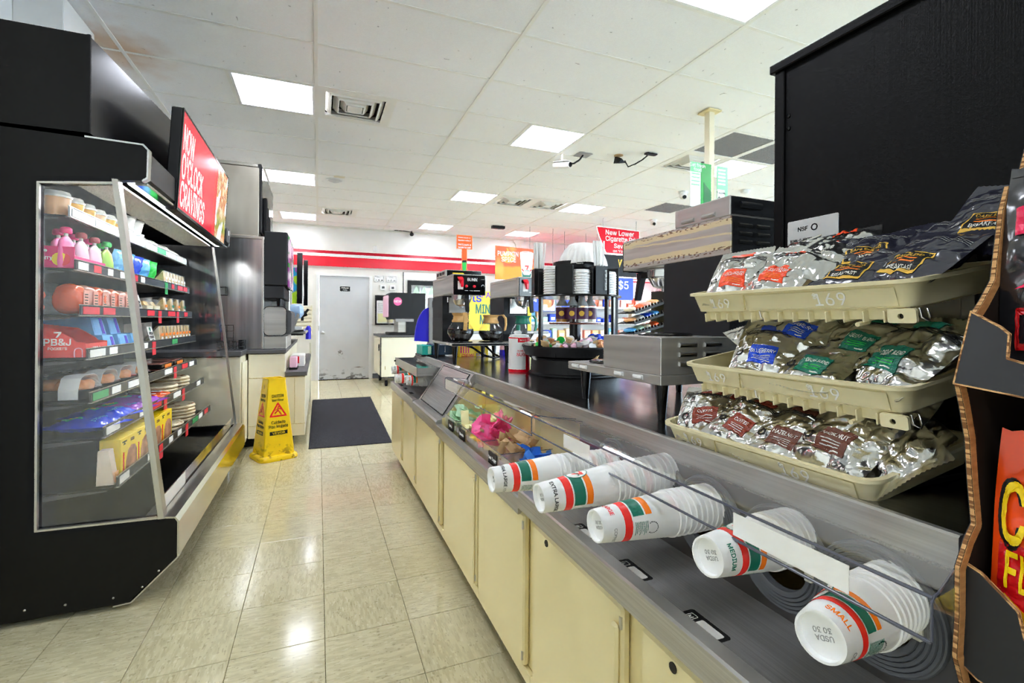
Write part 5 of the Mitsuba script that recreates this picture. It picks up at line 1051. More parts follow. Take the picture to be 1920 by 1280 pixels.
for s, w, z, y in (('NOW', .22, 2.075, 2.95), ("O'CLOCK", .46, 1.935, 3.07), ('CRAVINGS', .54, 1.795, 3.11)): k.add('screen/lettering', xf(on(txt(s, .122, .0006, w=w), (-.6494, y, z), (0, 1, 0), ZP), sh), 'm_paper')
k.add('mount', bx(-.80, -.70, 3.2, 3.6, 1.90, 1.95), 'm_black_matte'); k.add('stand_foot', bx(-.70, -.66, 3.1, 3.7, 1.872, 1.90), 'm_black_matte')
put(k, 'advertising_screen', 'wide advertising screen reading NOW O\'CLOCK CRAVINGS above the refrigerated case', 'screen')

# ---- food in the case
def food_put(kit, nm, lab, cat_, grp, x, y, q, rz=0, dz=0, sc=1.0): return put(kit, nm, lab, cat_, grp, TR(x, y, SH[q][1] - .003 + dz) @ Rz(rz) @ T().scale([sc, sc, sc]))
mat('m_juice', (250, 168, 40), .25); mat('m_peach', (246, 180, 120), .3); mat('m_lid_clear', (250, 246, 238), .2)
def cupf(m): 
    kk = Kit(); kk.add('body', lathe([(0, 0), (.040, 0), (.051, .075), (0, .075)], 26), m, 30); kk.add('lid', lathe([(0, .0755), (.054, .0755), (.055, .083), (.050, .088), (.046, .100), (0, .103)], 26), 'm_lid_clear', 30); return kk
J, Pc = cupf('m_juice'), cupf('m_peach')
for i in range(6):
    food_put(J if i % 3 else Pc, 'fruit_cup', f'lidded tub of cut orange fruit, {["nearest", "second", "third", "fourth", "fifth", "sixth"][i]} in the front row of the top shelf', 'fruit cup', 'fruit cups on the top shelf', -.985, 2.475 + .115 * i, 0)
    if i < 5: food_put(Pc, 'fruit_cup', f'lidded tub of pale fruit, {["nearest", "second", "third", "fourth", "fifth"][i]} in the rear row of the top shelf', 'fruit cup', 'fruit cups on the top shelf', -1.10, 2.46 + .115 * i, 0)
k = Kit(); k.add('tub', lathe([(0, 0), (.05, 0), (.062, .06), (0, .06)], 26), 'm_white', 30); k.add('lid', lathe([(0, .0605), (.065, .0605), (.065, .068), (.0, .072)], 26), 'm_white_gloss', 30); k.add('mark', prism(rrect(-.03, .03, -.018, .018, .008), 'z', .0715, .0725), 'm_red')
for i in range(4): food_put(k, 'salad_tub', f'white tub with red marked lid, {["first", "second", "third", "fourth"][i]} after the fruit cups', 'tub', 'white tubs on the top shelf', -.985, 3.17 + .132 * (i % 2), 0, 20 * i, .073 * (i // 2))
def soft(w, d, h, seed, rough=.006, pw=2.6):          # rounded wrapped roll or loaf
    r = np.random.RandomState(seed); m = trimesh.creation.icosphere(3); v = m.vertices.copy()
    v = np.sign(v) * np.abs(v) ** (2 / pw); v *= np.array([w / 2, d / 2, h / 2]); c = meshkit.fbm(v * 28 + r.rand(3) * 9, 3, seed) - .5
    m.vertices = v + m.vertices * 0 + np.sign(v) * 0 + (m.vertex_normals * c[:, None] * rough * 3); m.apply_translation((0, 0, h / 2)); return m
mat('m_wrap_white', (246, 240, 230), .22, coat=.5); mat('m_bread', (222, 180, 120), .6); mat('m_wrap_cream', (240, 226, 190), .25, coat=.4)
def filmed(w, d, h, seed, m, tag='m_paper', pw=2.6):
    kk = Kit(); kk.add('wrap', soft(w, d, h, seed, pw=pw), m, True); kk.add('sticker', prism(rrect(-w * .18, w * .18, -d * .2, d * .2, .004), 'z', h * .985, h * 1.0 + .002), tag); return kk
for i in range(6):
    food_put(filmed(.10, .115, .075, 50 + i, 'm_wrap_white', 'm_tag_red' if i == 3 else 'm_paper'), 'wrapped_roll', f'white wrapped bread roll, {["first", "second", "third", "fourth", "fifth", "sixth"][i]} from the near end of the roll row', 'sandwich roll', 'wrapped rolls on the top shelf', -.985, 3.475 + .125 * i, 0)
# second shelf
k = Kit(); m = bx(-.26, 0, 0, .01, 0, .075); k.add('carton', cat(bx(-.30, .0, 0, .004, 0, .085, .001), bx(-.004, 0, 0, .30, 0, .05, .001), bx(-.30, 0, 0, .30, 0, .003), bx(-.30, 0, .296, .30, 0, .05)), 'm_pink_deep')
a = k.add('fruit_picture', on(flat(Point(0, 0).buffer(.026, 10)), (-.045, -.0008, .034), (1, 0, 0), ZP), 'm_yellow'); k.add(a + '/red_half', on(flat(Point(0, 0).buffer(.026, 10).intersection(Polygon([(0, -.03), (.03, -.03), (.03, .03), (.012, .03)]))), (-.038, -.0014, .034), (1, 0, 0), ZP), 'm_red')
k.add('lettering', on(txt('erry', .014, .0006), (-.085, -.0008, .035), (1, 0, 0), ZP), 'm_paper'); k.add('eyes', cat(*[on(flat(Point(x, 0).buffer(.005)), (-.095, -.0008, .066), (1, 0, 0), ZP) for x in (-.006, .006)]), 'm_paper')
put(k, 'pouch_carton', 'pink printed open carton of fruit pouches on the second shelf', 'carton', None, TR(-.905, 2.43, SH[1][1]))
def pouch(m, cap):
    kk = Kit(); lo = [np.array([(a * .036 * s, b * t, z) for a, b in zip(np.cos(np.linspace(0, 2 * np.pi, 20)[:-1]), np.sin(np.linspace(0, 2 * np.pi, 20)[:-1]))]) for s, t, z in ((.98, .018, 0), (1.0, .022, .02), (.95, .02, .06), (.9, .012, .095), (.5, .007, .11), (.2, .007, .114), (.02, .001, .1145))]
    kk.add('body', loft(lo), m, True); kk.add('spout', cyl((0, 0, .112), (0, 0, .128), .006, n=10), 'm_white'); kk.add('cap', lathe([(0, .125), (.016, .125), (.018, .130), (.017, .142), (.012, .147), (0, .148)], 18), cap, 30); return kk
PCH = [('m_pink', 'm_pink_deep', 'pink'), ('m_pink_pale', 'm_brown_red', 'pale pink'), ('m_lime', 'm_green_bright', 'lime green')]
mat('m_brown_red', (150, 40, 50), .4); mat('m_lime', (150, 214, 60), .3)
NAMES = ['first', 'second', 'third', 'fourth', 'fifth', 'sixth', 'seventh', 'eighth']
for i in range(8):
    j = (0, 0, 1, 0, 1, 0, 2, 2)[i]; kk = pouch(*PCH[j][:2])
    food_put(kk, 'fruit_pouch', f'{PCH[j][2]} fruit pouch with bulbous cap, {NAMES[i]} from the near end of the second shelf', 'drink pouch', 'fruit pouches on the second shelf', -.945 - .05 * (i % 2), 2.465 + .066 * i, 1, 80, .005, 1.12)
mat('m_pack_blue', (90, 178, 240), .2, coat=.5); mat('m_pack_green', (24, 196, 64), .2, coat=.5); mat('m_pack_deep', (20, 60, 200), .2, coat=.5)
def standbag(m, w, h, seed, t=.05, decals=True, band='m_paper'):
    kk = Kit(); mm, S = bag_mesh(w, h, t, seed, 16, 22); up = T(BV.tolist()) @ Rx(-14); M4 = np.array((TR(0, 0, h / 2) @ up).matrix)
    kk.add('pouch', xf(mm, M4), m, 30)
    if decals: kk.add('print_band', xf(lay(flat(sbox(-w * .4, -h * .18, w * .4, h * .02), .0003), S, .0012, .012), M4), band); kk.add('print_patch', xf(lay(flat(Point(w * .1, h * .2).buffer(w * .2), .0003), S, .0012, .012), M4), 'm_yellow')
    return kk
for i in range(5):
    m, nm, bd = [('m_pack_blue', 'light blue', 'm_paper'), ('m_pack_blue', 'light blue', 'm_white'), ('m_pack_deep', 'deep blue', 'm_pack_blue'), ('m_pack_blue', 'light blue', 'm_pack_deep'), ('m_pack_green', 'bright green', 'm_paper')][i]
    food_put(standbag(m, .12, .155, 70 + i, band=bd), 'snack_pouch', f'{nm} snack pouch, {NAMES[i]} after the green fruit pouches on the second shelf', 'snack bag', 'snack pouches on the second shelf', -.965, 3.03 + .135 * i, 1, -8)
def wedge(h, m, lab):
    kk = Kit(); tri = [(0, 0), (-.11, 0), (-.11, .055), (0, .012)]; kk.add('bread', prism([(-.002, .002), (-.105, .002), (-.012, h - .004)], 'y', -.026, .026), 'm_bread_cut')
    kk.add('pack', hull([(0, y, 0) for y in (-.034, .034)] + [(-.115, y, 0) for y in (-.034, .034)] + [(-.008, y, h) for y in (-.034, .034)] + [(-.022, y, h) for y in (-.034, .034)]), 'm_acrylic')
    kk.add('label', hull([(.0012, y, z) for y in (-.018, .018) for z in (.012, .05)] + [(.0006, y, z) for y in (-.018, .018) for z in (.012, .05)]), 'm_paper'); kk.add('label_band', hull([(.0016, y, z) for y in (-.02, .02) for z in (.058, .074)] + [(.001, y, z) for y in (-.02, .02) for z in (.058, .074)]), lab); return kk
def crumb(p, n, uv): 
    c = mix(lin((206, 168, 108)), lin((240, 214, 160)), fbm(p.x * 120, p.y * 120 + p.z * 120, 2)); return mix(c, lin((236, 226, 196)), smoothstep(.012, .008, dr.abs(p.y * 14 - dr.round(p.y * 14)) * .08))
mat('m_bread_cut', tex=proc(crumb), rough=.7)
W1, W2, W3 = wedge(.115, 0, 'm_paper'), wedge(.12, 0, 'm_orange'), wedge(.12, 0, 'm_green')
for i in range(7): food_put(W1, 'sandwich_pack', f'clear wedge pack of a pale sandwich, {NAMES[i]} in the row on the second shelf', 'sandwich', 'pale sandwiches on the second shelf', -.91, 3.70 + .074 * i, 1)
# third shelf
mat('m_wrap_orange', (246, 96, 40), .2, coat=.6); mat('m_wrap_pink', (246, 170, 150), .2, coat=.5)
for i in range(7):
    kk = Kit(); kk.add('wrap', soft(.105, .074, .125, 90 + i, pw=2.4), 'm_wrap_orange' if i % 2 == 0 and i < 5 else 'm_wrap_pink', True)
    kk.add('label', bx(.0, .002, -.02, .02, .03, .09), 'm_grey_light'); kk.add('printing', cat(*[bx(.002, .0024, -.015, .012, .04 + .012 * q, .044 + .012 * q) for q in range(4)]), 'm_black')
    kk.p[1] = (kk.p[1][0], mikit.ply(bx(.0505, .053, -.022, .022, .03, .10), 'm_wrap_pink'), None); kk.p[2] = (kk.p[2][0], mikit.ply(cat(*[bx(.053, .0535, -.016, .014, .045 + .012 * q, .049 + .012 * q) for q in range(4)]), 'm_black'), None)
    food_put(kk, 'wrapped_bakery_pack', f'{"orange" if i % 2 == 0 and i < 5 else "pale pink"} film-wrapped food pack, {NAMES[i]} from the near end of the third shelf', 'food pack', 'film-wrapped packs on the third shelf', -.945, 2.505 + .093 * i, 2)
for i in range(2): food_put(filmed(.14, .10, .05, 120 + i, 'm_wrap_orange'), 'flat_bakery_pack', f'low orange film-wrapped pack, {"under" if i == 0 else "top of"} the pair behind the standing packs, third shelf', 'food pack', None, -1.085, 2.47, 2, 0, .052 * i)
def card(lab, q, y):
    kk = Kit(); kk.add('board', hull([(0, y0, 0) for y0 in (-.045, .045)] + [(-.03, y0, .115) for y0 in (-.045, .045)] + [(-.0025, y0, 0) for y0 in (-.045, .045)] + [(-.0325, y0, .115) for y0 in (-.045, .045)]), 'm_paper')
    a = np.array([-.03, 0, .115]) / .1188; kk.add('lettering', cat(*[on(txt(s, .016, .0006), tuple(a * (.035 + .022 * i) + np.array([.0008, 0, .0])), (0, 1, 0), a) for i, s in enumerate(('DAY', 'EVERY', 'FRESH'))]), 'm_black'); kk.add('picture', on(flat(Point(0, 0).buffer(.012)), tuple(a * .104 + np.array([.0008, 0, 0])), (0, 1, 0), a), 'm_green')
    food_put(kk, 'shelf_card', lab, 'card', None, SH[q][0] - .012, y, q)
card('white tent card with black lettering standing on the third shelf', 2, 3.19); card('white tent card with black lettering standing on the fourth shelf', 3, 3.33)
def tub_pack(i): 
    kk = Kit(); kk.add('tub', hull([(x, y, 0) for x in (-.10, 0) for y in (-.05, .05)] + [(x, y, .06) for x in (-.112, .004) for y in (-.056, .056)]), 'm_wrap_cream'); kk.add('lid', hull([(x, y, .061) for x in (-.114, .006) for y in (-.058, .058)] + [(x, y, .10) for x in (-.10, -.006) for y in (-.046, .046)]), 'm_acrylic'); kk.add('filling', hull([(x, y, .061) for x in (-.095, -.012) for y in (-.04, .04)] + [(x, y, .085) for x in (-.08, -.025) for y in (-.03, .03)]), 'm_bread'); kk.add('label', bx(.0035, .0055, -.03, .03, .012, .045), 'm_paper'); return kk
for i in range(2): food_put(tub_pack(i), 'lunch_tub', f'clear-lidded lunch tub, {"nearer" if i == 0 else "farther"} of the pair on the third shelf', 'food tub', None, -.90, 3.33 + .13 * i, 2)
for i in range(4): food_put(W3 if i % 2 else W2, 'sandwich_pack', f'clear wedge pack of brown bread sandwich, {NAMES[i]} in the row on the third shelf', 'sandwich', 'brown sandwiches on the third shelf', -.89, 3.62 + .15 * i, 2)
# fourth shelf
k = Kit(); sidep = Polygon([(-.34, 0), (0, 0), (0, .060), (-.03, .062), (-.045, .078), (-.10, .115), (-.34, .15)]); k.add('carton', cat(prism(sidep, 'y', 0, .003), prism(sidep, 'y', .21, .213), bx(-.003, 0, 0, .213, 0, .055), bx(-.34, 0, 0, .213, 0, .003)), 'm_carton_red')
k.add('lettering', on(txt('PB&J', .026, .0006, w=.085), (-.088, -.0008, .062), (1, 0, 0), ZP), 'm_paper'); k.add('lettering', on(txt('POCKETS', .010, .0006, w=.06), (-.088, -.0008, .036), (1, 0, 0), ZP), 'm_paper')
k.add('numeral', on(flat(Polygon([(-.011, .011), (.012, .011), (.012, .005), (0, -.012), (-.006, -.012), (.004, .005), (-.011, .005)])), (-.088, -.0008, .092), (1, 0, 0), ZP), 'm_paper'); k.add('arch_panel', on(flat(sbox(-.014, 0, .014, .025).union(Point(0, .025).buffer(.014)).difference(sbox(-.011, 0, .011, .025).union(Point(0, .025).buffer(.011)))), (-.022, -.0008, .0), (1, 0, 0), ZP), 'm_pink_pale'); k.add('front_lettering', on(txt('PB&J', .02, .0006), (.0008, .1, .03), (0, 1, 0), ZP), 'm_paper')
mat('m_carton_red', (226, 46, 40), .4)
put(k, 'snack_carton', 'red open carton lettered PB&J POCKETS on the fourth shelf', 'carton', None, TR(-.868, 2.43, SH[3][1]))
for i in range(3):
    kk = Kit(); kk.add('wrap', hull([(x, y, 0) for x in (-.22, 0) for y in (0, .13)] + [(x, y, .085) for x in (-.21, -.02) for y in (.006, .124)]), 'm_pack_blue'); kk.add('stripe', hull([(.0008 - .02 * t, y, .085 * t) for t in (.05, .9) for y in (.085, .115)] + [(.0016 - .02 * t, y, .085 * t) for t in (.05, .9) for y in (.085, .115)]), 'm_blue_deep'); kk.add('sheen_panel', hull([(.0008 - .02 * t, y, .085 * t) for t in (.1, .8) for y in (.012, .06)] + [(.0016 - .02 * t, y, .085 * t) for t in (.1, .8) for y in (.012, .06)]), 'm_blue_light')
    food_put(kk, 'snack_box', f'blue film-wrapped box, {NAMES[i]} after the red PB&J carton', 'box', 'blue boxes on the fourth shelf', -.875, 2.66 + .175 * i, 3)
    food_put(kk, 'snack_box', f'blue film-wrapped box on top of the {NAMES[i]} blue box after the red carton', 'box', 'blue boxes on the fourth shelf', -.92, 2.665 + .175 * i, 3, 0, .0855) if i < 2 else None
for i in range(9): food_put(W2, 'sandwich_pack', f'clear wedge pack of bread with orange label, {NAMES[i] if i < 8 else "ninth"} in the row on the fourth shelf', 'sandwich', 'sandwiches on the fourth shelf', -.87, 3.46 + .082 * i, 3)
# fifth shelf
mat('m_cake', (206, 130, 70), .7); mat('m_cake_dark', (60, 32, 20), .6); mat('m_tub_black', (22, 18, 18), .3)
def cake():
    kk = Kit(); rr = lambda d, z: np.array([(x, y, z) for x, y in list(rrect(-.21 + d, -d, -.065 + d, .065 - d, .03, 5).exterior.coords)[:-1]])
    kk.add('base', loft([rr(.02, 0), rr(.006, .03), rr(0, .032), rr(0, .036)]), 'm_tub_black', 30); kk.add('cake', cat(*[soft(.05, .1, .042, 140 + q).apply_translation((-.04 - .04 * q, 0, .022)) for q in range(4)]), 'm_cake', True)
    kk.add('dome', loft([rr(.001, .037), rr(.004, .045), rr(.018, .068), rr(.04, .078), rr(.062, .079)]), 'm_acrylic')
    kk.add('band', cat(loft([np.array([(x0, y, z), (x1, y, z)]) for y, z in ((.067, .005), (.068, .036), (.05, .074), (.03, .083), (-.03, .083), (-.05, .074), (-.068, .036), (-.067, .005))] ) if False else cat(*[hull([(x, y, z) for x in (-.075, -.02) for y, z in (a, b)] + [(x, y * .98, z - .001) for x in (-.075, -.02) for y, z in (a, b)]) for a, b in zip([(.067, .004), (.067, .037), (.050, .073), (.028, .082), (-.028, .082), (-.050, .073), (-.067, .037)], [(.067, .037), (.050, .073), (.028, .082), (-.028, .082), (-.050, .073), (-.067, .037), (-.067, .004)])])), 'm_paper'); return kk
CK = cake()
for i in range(4): food_put(CK, 'cake_pack', f'domed loaf cake pack with white band, {NAMES[i]} on the fifth shelf', 'cake', 'loaf cake packs on the fifth shelf', -.87, 2.54 + .215 * i, 4, -6, 0, 1.22)
k = Kit(); k.add('tray', hull([(x, y, 0) for x in (-.19, 0) for y in (0, .24)] + [(x, y, .025) for x in (-.195, .003) for y in (-.003, .243)]), 'm_tub_black'); k.add('film', hull([(x, y, .026) for x in (-.195, .003) for y in (-.003, .243)] + [(x, y, .034) for x in (-.18, -.01) for y in (.01, .23)]), 'm_acrylic'); k.add('filling', bx(-.18, -.012, .012, .228, .0255, .03), 'm_wrap_pink'); k.add('label', bx(.0035, .005, .05, .19, .002, .022), 'm_orange')
for i in range(4): food_put(k, 'meat_tray', f'flat clear-lidded tray, {["lower left", "upper left", "lower right", "upper right"][i]} of the stacks at the far end of the fifth shelf', 'food tray', 'flat trays on the fifth shelf', -.868, 3.44 + .27 * (i // 2), 4, 0, .036 * (i % 2))
# sixth and seventh shelves
def pizza(seed):
    kk = Kit(); r_ = .125; m = lathe([(0, .002), (r_ * .9, .0), (r_, .006), (r_ * 1.0, .014), (r_ * .95, .021), (r_ * .86, .018), (r_ * .8, .014), (0, .014)], 36); v = m.vertices; n_ = meshkit.fbm(v * 30 + seed, 3, seed) - .5; v[:, 2] += n_ * .006; v[:, :2] *= 1 + n_[:, None] * .05; m.vertices = v; kk.add('crust', m, 'm_pizza', True); return kk
def pz(p, n, uv): return mix(mix(lin((244, 224, 180)), lin((250, 238, 208)), fbm(p.x * 40, p.y * 40, 2)), lin((150, 96, 56)), smoothstep(.58, .72, fbm(p.x * 26, p.y * 26, 7)) * smoothstep(.3, .9, n.z))
mat('m_pizza', tex=proc(pz), rough=.6)
PZ = [pizza(q) for q in range(3)]
for q, (yy, cnt) in ((5, (3.60, 3)), (5, (3.90, 4)), (6, (3.55, 2)), (6, (3.85, 5))):
    for i in range(cnt): food_put(PZ[i % 3], 'flatbread_pizza', f'round pale flatbread pizza in the {"nearer" if yy < 3.7 else "farther"} stack on the {"sixth" if q == 5 else "lowest"} shelf', 'pizza', f'pizzas in the {"nearer" if yy < 3.7 else "farther"} stack, {"sixth" if q == 5 else "lowest"} shelf', SH[q][0] - .145, yy + .006 * ((i * 7) % 3), q, 40 * i, .022 * i)
mat('m_bag_blue', (18, 62, 214), .2, coat=.6); mat('m_bag_purple', (150, 60, 190), .2, coat=.5)
def flatbag(m, seed, w=.20, h=.26): 
    kk = Kit(); mm, S = bag_mesh(w, h, .055, seed, 22, 28); M4 = np.array((TR(-.11, 0, .026) @ Rz(-90)).matrix); kk.add('pouch', xf(mm, M4), m, 30)
    kk.add('emblem', xf(lay(flat(Point(0, -.05).buffer(.035), .0003), S, .0012, .012), M4), 'm_teal'); kk.add('emblem_dot', xf(lay(flat(Point(-.015, -.06).buffer(.02), .0003), S, .002, .012), M4), 'm_gold'); kk.add('printing', xf(lay(mv(txt('SNACKS', .018, .0003), 0, .05, 0), S, .0016, .01), M4), 'm_blue_light'); return kk
FBk = [flatbag('m_bag_blue', 160), flatbag('m_bag_blue', 161), flatbag('m_bag_purple', 162), flatbag('m_bag_purple', 163)]
for i, (y, z, c) in enumerate(((2.56, 0, 'blue snack bag lying flat, nearest on the sixth shelf'), (2.74, .01, 'blue snack bag lying flat, second on the sixth shelf'), (2.95, .0, 'purple snack bag lying flat, after the blue ones on the sixth shelf'), (3.14, .01, 'purple snack bag lying flat, farther one on the sixth shelf'))): food_put(FBk[i], 'snack_bag', c, 'snack bag', None, -.81, y, 5, -10, z)
for i in range(2): food_put(filmed(.14, .11, .05, 180 + i, 'm_wrap_orange'), 'flat_bakery_pack', f'small orange-red film pack, {"nearer" if i == 0 else "farther"} of the pair after the purple bags, sixth shelf', 'food pack', None, -.885, 3.29 + .12 * i, 5)
def yellow_box():
    kk = Kit(); kk.add('carton', bx(-.075, 0, 0, .185, 0, .172, .002), 'm_carton_yellow'); kk.add('picture', prism(Polygon([(.05, .012), (.172, .012), (.172, .095), (.15, .12), (.11, .125), (.075, .108), (.055, .07)]), 'x', 0, .001), 'm_pastry')
    kk.add('side_word', bx(0, .001, .022, .034, .02, .11), 'm_red'); kk.add('brand_mark', cat(bx(0, .001, .015, .06, .152, .157), prism([(.025, .142), (.05, .142), (.0375, .151)], 'x', 0, .001)), 'm_black'); kk.add('lettering', on(txt('ICED', .012, .0005), (.001, .12, .150), (0, 1, 0), ZP), 'm_brown'); return kk
mat('m_carton_yellow', (250, 214, 20), .35)
mat('m_pastry', tex=proc(lambda p, n, uv: mix(lin((120, 70, 44)), lin((206, 150, 116)), fbm(p.y * 30, p.z * 30, 2))), rough=.5)
YB = yellow_box()
for i in range(4): food_put(YB, 'pastry_box', f'yellow pastry carton with brown picture, {NAMES[i]} in the row on the lowest shelf', 'box', 'yellow cartons on the lowest shelf', -.772 - .004 * i, 2.50 + .20 * i, 6, -2)
k = Kit(); k.add('carton', hull([(x, y, 0) for x in (-.06, 0) for y in (0, .05)] + [(x, y, .14) for x in (-.055, -.02) for y in (0, .05)]), 'm_card_white'); k.add('flap', hull([(.0006, y, z) for y in (.005, .045) for z in (.005, .05)] + [(.0012, y, z) for y in (.005, .045) for z in (.005, .05)]), 'm_peach')
mat('m_card_white', (232, 214, 196), .5)
put(k, 'small_carton', 'small open pale carton at the near end of the lowest shelf', 'box', None, TR(-.772, 2.43, SH[6][1]))
# ================================================================ drinks counter, cone, mat and back wall
k = Kit()
for nm, m in (('left_block', bx(-1.50, -.60, 4.56, 6.2, .06, .85, .004)), ('main_block', bx(-.58, -.28, 4.86, 7.4, .09, .85, .003)), ('step_block', bx(-.28, -.11, 4.86, 7.4, .09, .64, .003))): k.add(nm, m, 'm_panel_white')
mat('m_panel_white', (232, 226, 202), .4); mat('m_counter_dark', (74, 74, 76), .4)
k.add('door', bx(-.598, -.585, 4.60, 4.86, .10, .80, .004), 'm_panel_white')
k.add('seam', bx(-.58, -.1095, 4.857, 4.86, .632, .636), 'm_cream_dark'); k.add('seam', bx(-.201, -.198, 4.857, 4.86, .20, .63), 'm_cream_dark'); k.add('seam', bx(-.58, -.11, 4.857, 4.86, .20, .203), 'm_cream_dark')
k.add('worktop', bx(-1.50, -.59, 4.53, 4.86, .855, .90, .003), 'm_counter_dark'); k.add('worktop', bx(-1.50, -.272, 4.84, 7.42, .855, .892, .003), 'm_counter_dark'); k.add('lower_ledge', bx(-.28, -.095, 4.84, 7.42, .645, .685, .003), 'm_counter_dark')
k.add('plinth', bx(-1.50, -.66, 4.64, 7.3, 0, .06), 'm_black_matte'); k.add('plinth', bx(-.62, -.22, 4.95, 7.3, 0, .09), 'm_black_matte')
k.add('edge_post', bx(-.115, -.09, 7.35, 7.42, .0, .84, .003), 'm_panel_white')
put(k, 'drinks_counter', 'cream stepped drinks counter with dark worktop along the left wall', 'counter')
def smear(p, n, uv): return mix(lin((150, 150, 152)), lin((214, 214, 214)), fbm(p.x * 30, p.z * .8, 3))
mat('m_steel_smooth', tex=proc(smear), rough=.22, metal=1.)
k = Kit(); k.add('cabinet', bx(-1.3, -.462, 4.86, 5.7, .893, 1.905, .006), 'm_steel_smooth'); k.add('top_rim', bx(-1.3, -.458, 4.852, 5.7, 1.885, 1.912, .004), 'm_alu'); k.add('corner_post', bx(-.478, -.460, 4.853, 4.862, .895, 1.89, .001), 'm_alu')
h = k.add('dispensing_head', bx(-.462, -.268, 4.87, 5.68, 1.475, 1.965, .008), 'm_black_panel'); k.add(h + '/lower_head', bx(-.462, -.292, 4.875, 5.68, 1.355, 1.472, .006), 'm_black_panel'); k.add(h + '/lit_menu', bx(-.266, -.252, 4.88, 5.67, 1.46, 1.93, .002), 'm_menu')
def menu_col(p, n, uv): return mix(mix(lin((150, 60, 140)), lin((226, 200, 216)), smoothstep(.4, .6, noise(p.y * 12, p.z * 14, 2))), lin((60, 130, 60)), smoothstep(.65, .75, noise(p.y * 9, p.z * 18, 6)))
mat('m_menu', tex=proc(menu_col), rough=.2)
for q in range(7): k.add('valve', cyl((-.34, 4.92 + .105 * q, 1.354), (-.34, 4.92 + .105 * q, 1.285), .022, .016, 12), 'm_black_gloss')
fp = rrect(-.458, -.275, 1.02, 1.278, .04); k.add('splash_panel', prism(fp, 'y', 4.868, 4.875), 'm_steel_panel'); k.add('splash_trim', prism(fp.buffer(.006).difference(fp), 'y', 4.862, 4.875), 'm_black'); k.add('side_cheek', prism(rrect(-.30, -.235, 1.03, 1.25, .03), 'y', 4.95, 5.66), 'm_grey_dark')
k.add('cup_rest_panel', bx(-.458, -.272, 4.868, 5.68, .895, 1.01, .003), 'm_steel_panel')
put(k, 'soda_fountain', 'stainless soda fountain with black dispensing head on the drinks counter', 'drink dispenser')
k = Kit(); k.add('body', bx(-1.3, -.505, 4.87, 5.65, 1.915, 2.535, .004), 'm_ice_steel'); k.add('top_trim', bx(-1.3, -.515, 4.865, 5.65, 2.535, 2.565, .003), 'm_alu')
mat('m_ice_steel', tex=proc(lambda p, n, uv: mix(lin((168, 160, 146)), lin((206, 200, 188)), fbm(p.x * 7, p.z * 3, 5))), rough=.35, metal=1.)
put(k, 'ice_machine', 'tall plain steel ice machine standing on the soda fountain', 'ice maker')
k = Kit(); k.add('housing', bx(-.520, -.488, 4.90, 6.05, 1.95, 2.575, .004), 'm_black'); k.add('screen', bx(-.488, -.484, 4.92, 6.03, 1.97, 2.555), 'm_screen_dark'); 
mat('m_screen_dark', (18, 19, 22), .06, coat=1., spec=.9)
for q in range(3): k.add('cable_box', bx(-.484, -.455, 5.02 + .14 * q, 5.13 + .14 * q, 1.97, 2.30 - .06 * q, .008), 'm_black_matte')
put(k, 'menu_screen', 'dark menu screen on the side of the ice machine', 'screen')
# wire baskets
k = Kit(); w = []
for z in (.0, .03, .07): w.append(tube([(x, y, z) for x, y in rrect(-.09, .09, -.11, .11, .02, 3).exterior.coords], .0022, 5))
for t in np.linspace(-.08, .08, 7): w += [tube([(t, -.11, 0), (t, -.11, .035), (t, -.11, .07)], .0014, 4), tube([(t, .11, 0), (t, .11, .035), (t, .11, .07)], .0014, 4), tube([(t, -.11, 0), (t, 0, 0), (t, .11, 0)], .0014, 4)]
k.add('basket', cat(*w), 'm_black')
put(k, 'wire_basket', 'black wire basket on the drinks counter beside the soda fountain', 'basket', None, TR(-.69, 4.69, .9025))
k = Kit(); k.add('pot', lathe([(0, 0), (.03, 0), (.033, .08), (.028, .08), (.026, .004), (0, .004)], 20), 'm_black', 30); put(k, 'lid_pot', 'small black pot beside the wire basket', 'pot', None, TR(-.625, 4.82, .9005) @ T().scale([.9, .9, 1]))
k = Kit(); w = [tube([(-.05, 0, z), (.05, 0, z)], .002, 5) for z in (0, .05, .1, .16, .21)] + [tube([(x, 0, 0), (x, 0, .21)], .002, 5) for x in (-.05, 0, .05)] + [tube([(-.05, .0, 0), (-.05, -.04, 0)], .002, 5), tube([(.05, .0, 0), (.05, -.04, 0)], .002, 5)]; k.add('wires', cat(*w), 'm_black')
put(k, 'wire_rack', 'upright black wire rack behind the basket on the drinks counter', 'rack', None, TR(-.74, 4.81, .9005))
k = Kit(); w = [tube([(0, a, z), (0, b, z)], .002, 5) for z in (0, .035, .07) for a, b in ((-.05, .05),)] + [tube([(0, y, 0), (0, y, .07)], .002, 5) for y in (-.05, 0, .05)] + [tube([(-.06, y, z), (0, y, z)], .002, 5) for y in (-.05, .05) for z in (0, .07)]; k.add('wires', cat(*w), 'm_black'); put(k, 'wire_holder', 'small black wire holder hanging on the fountain side', 'holder', None, TR(-.745, 4.805, 1.372))
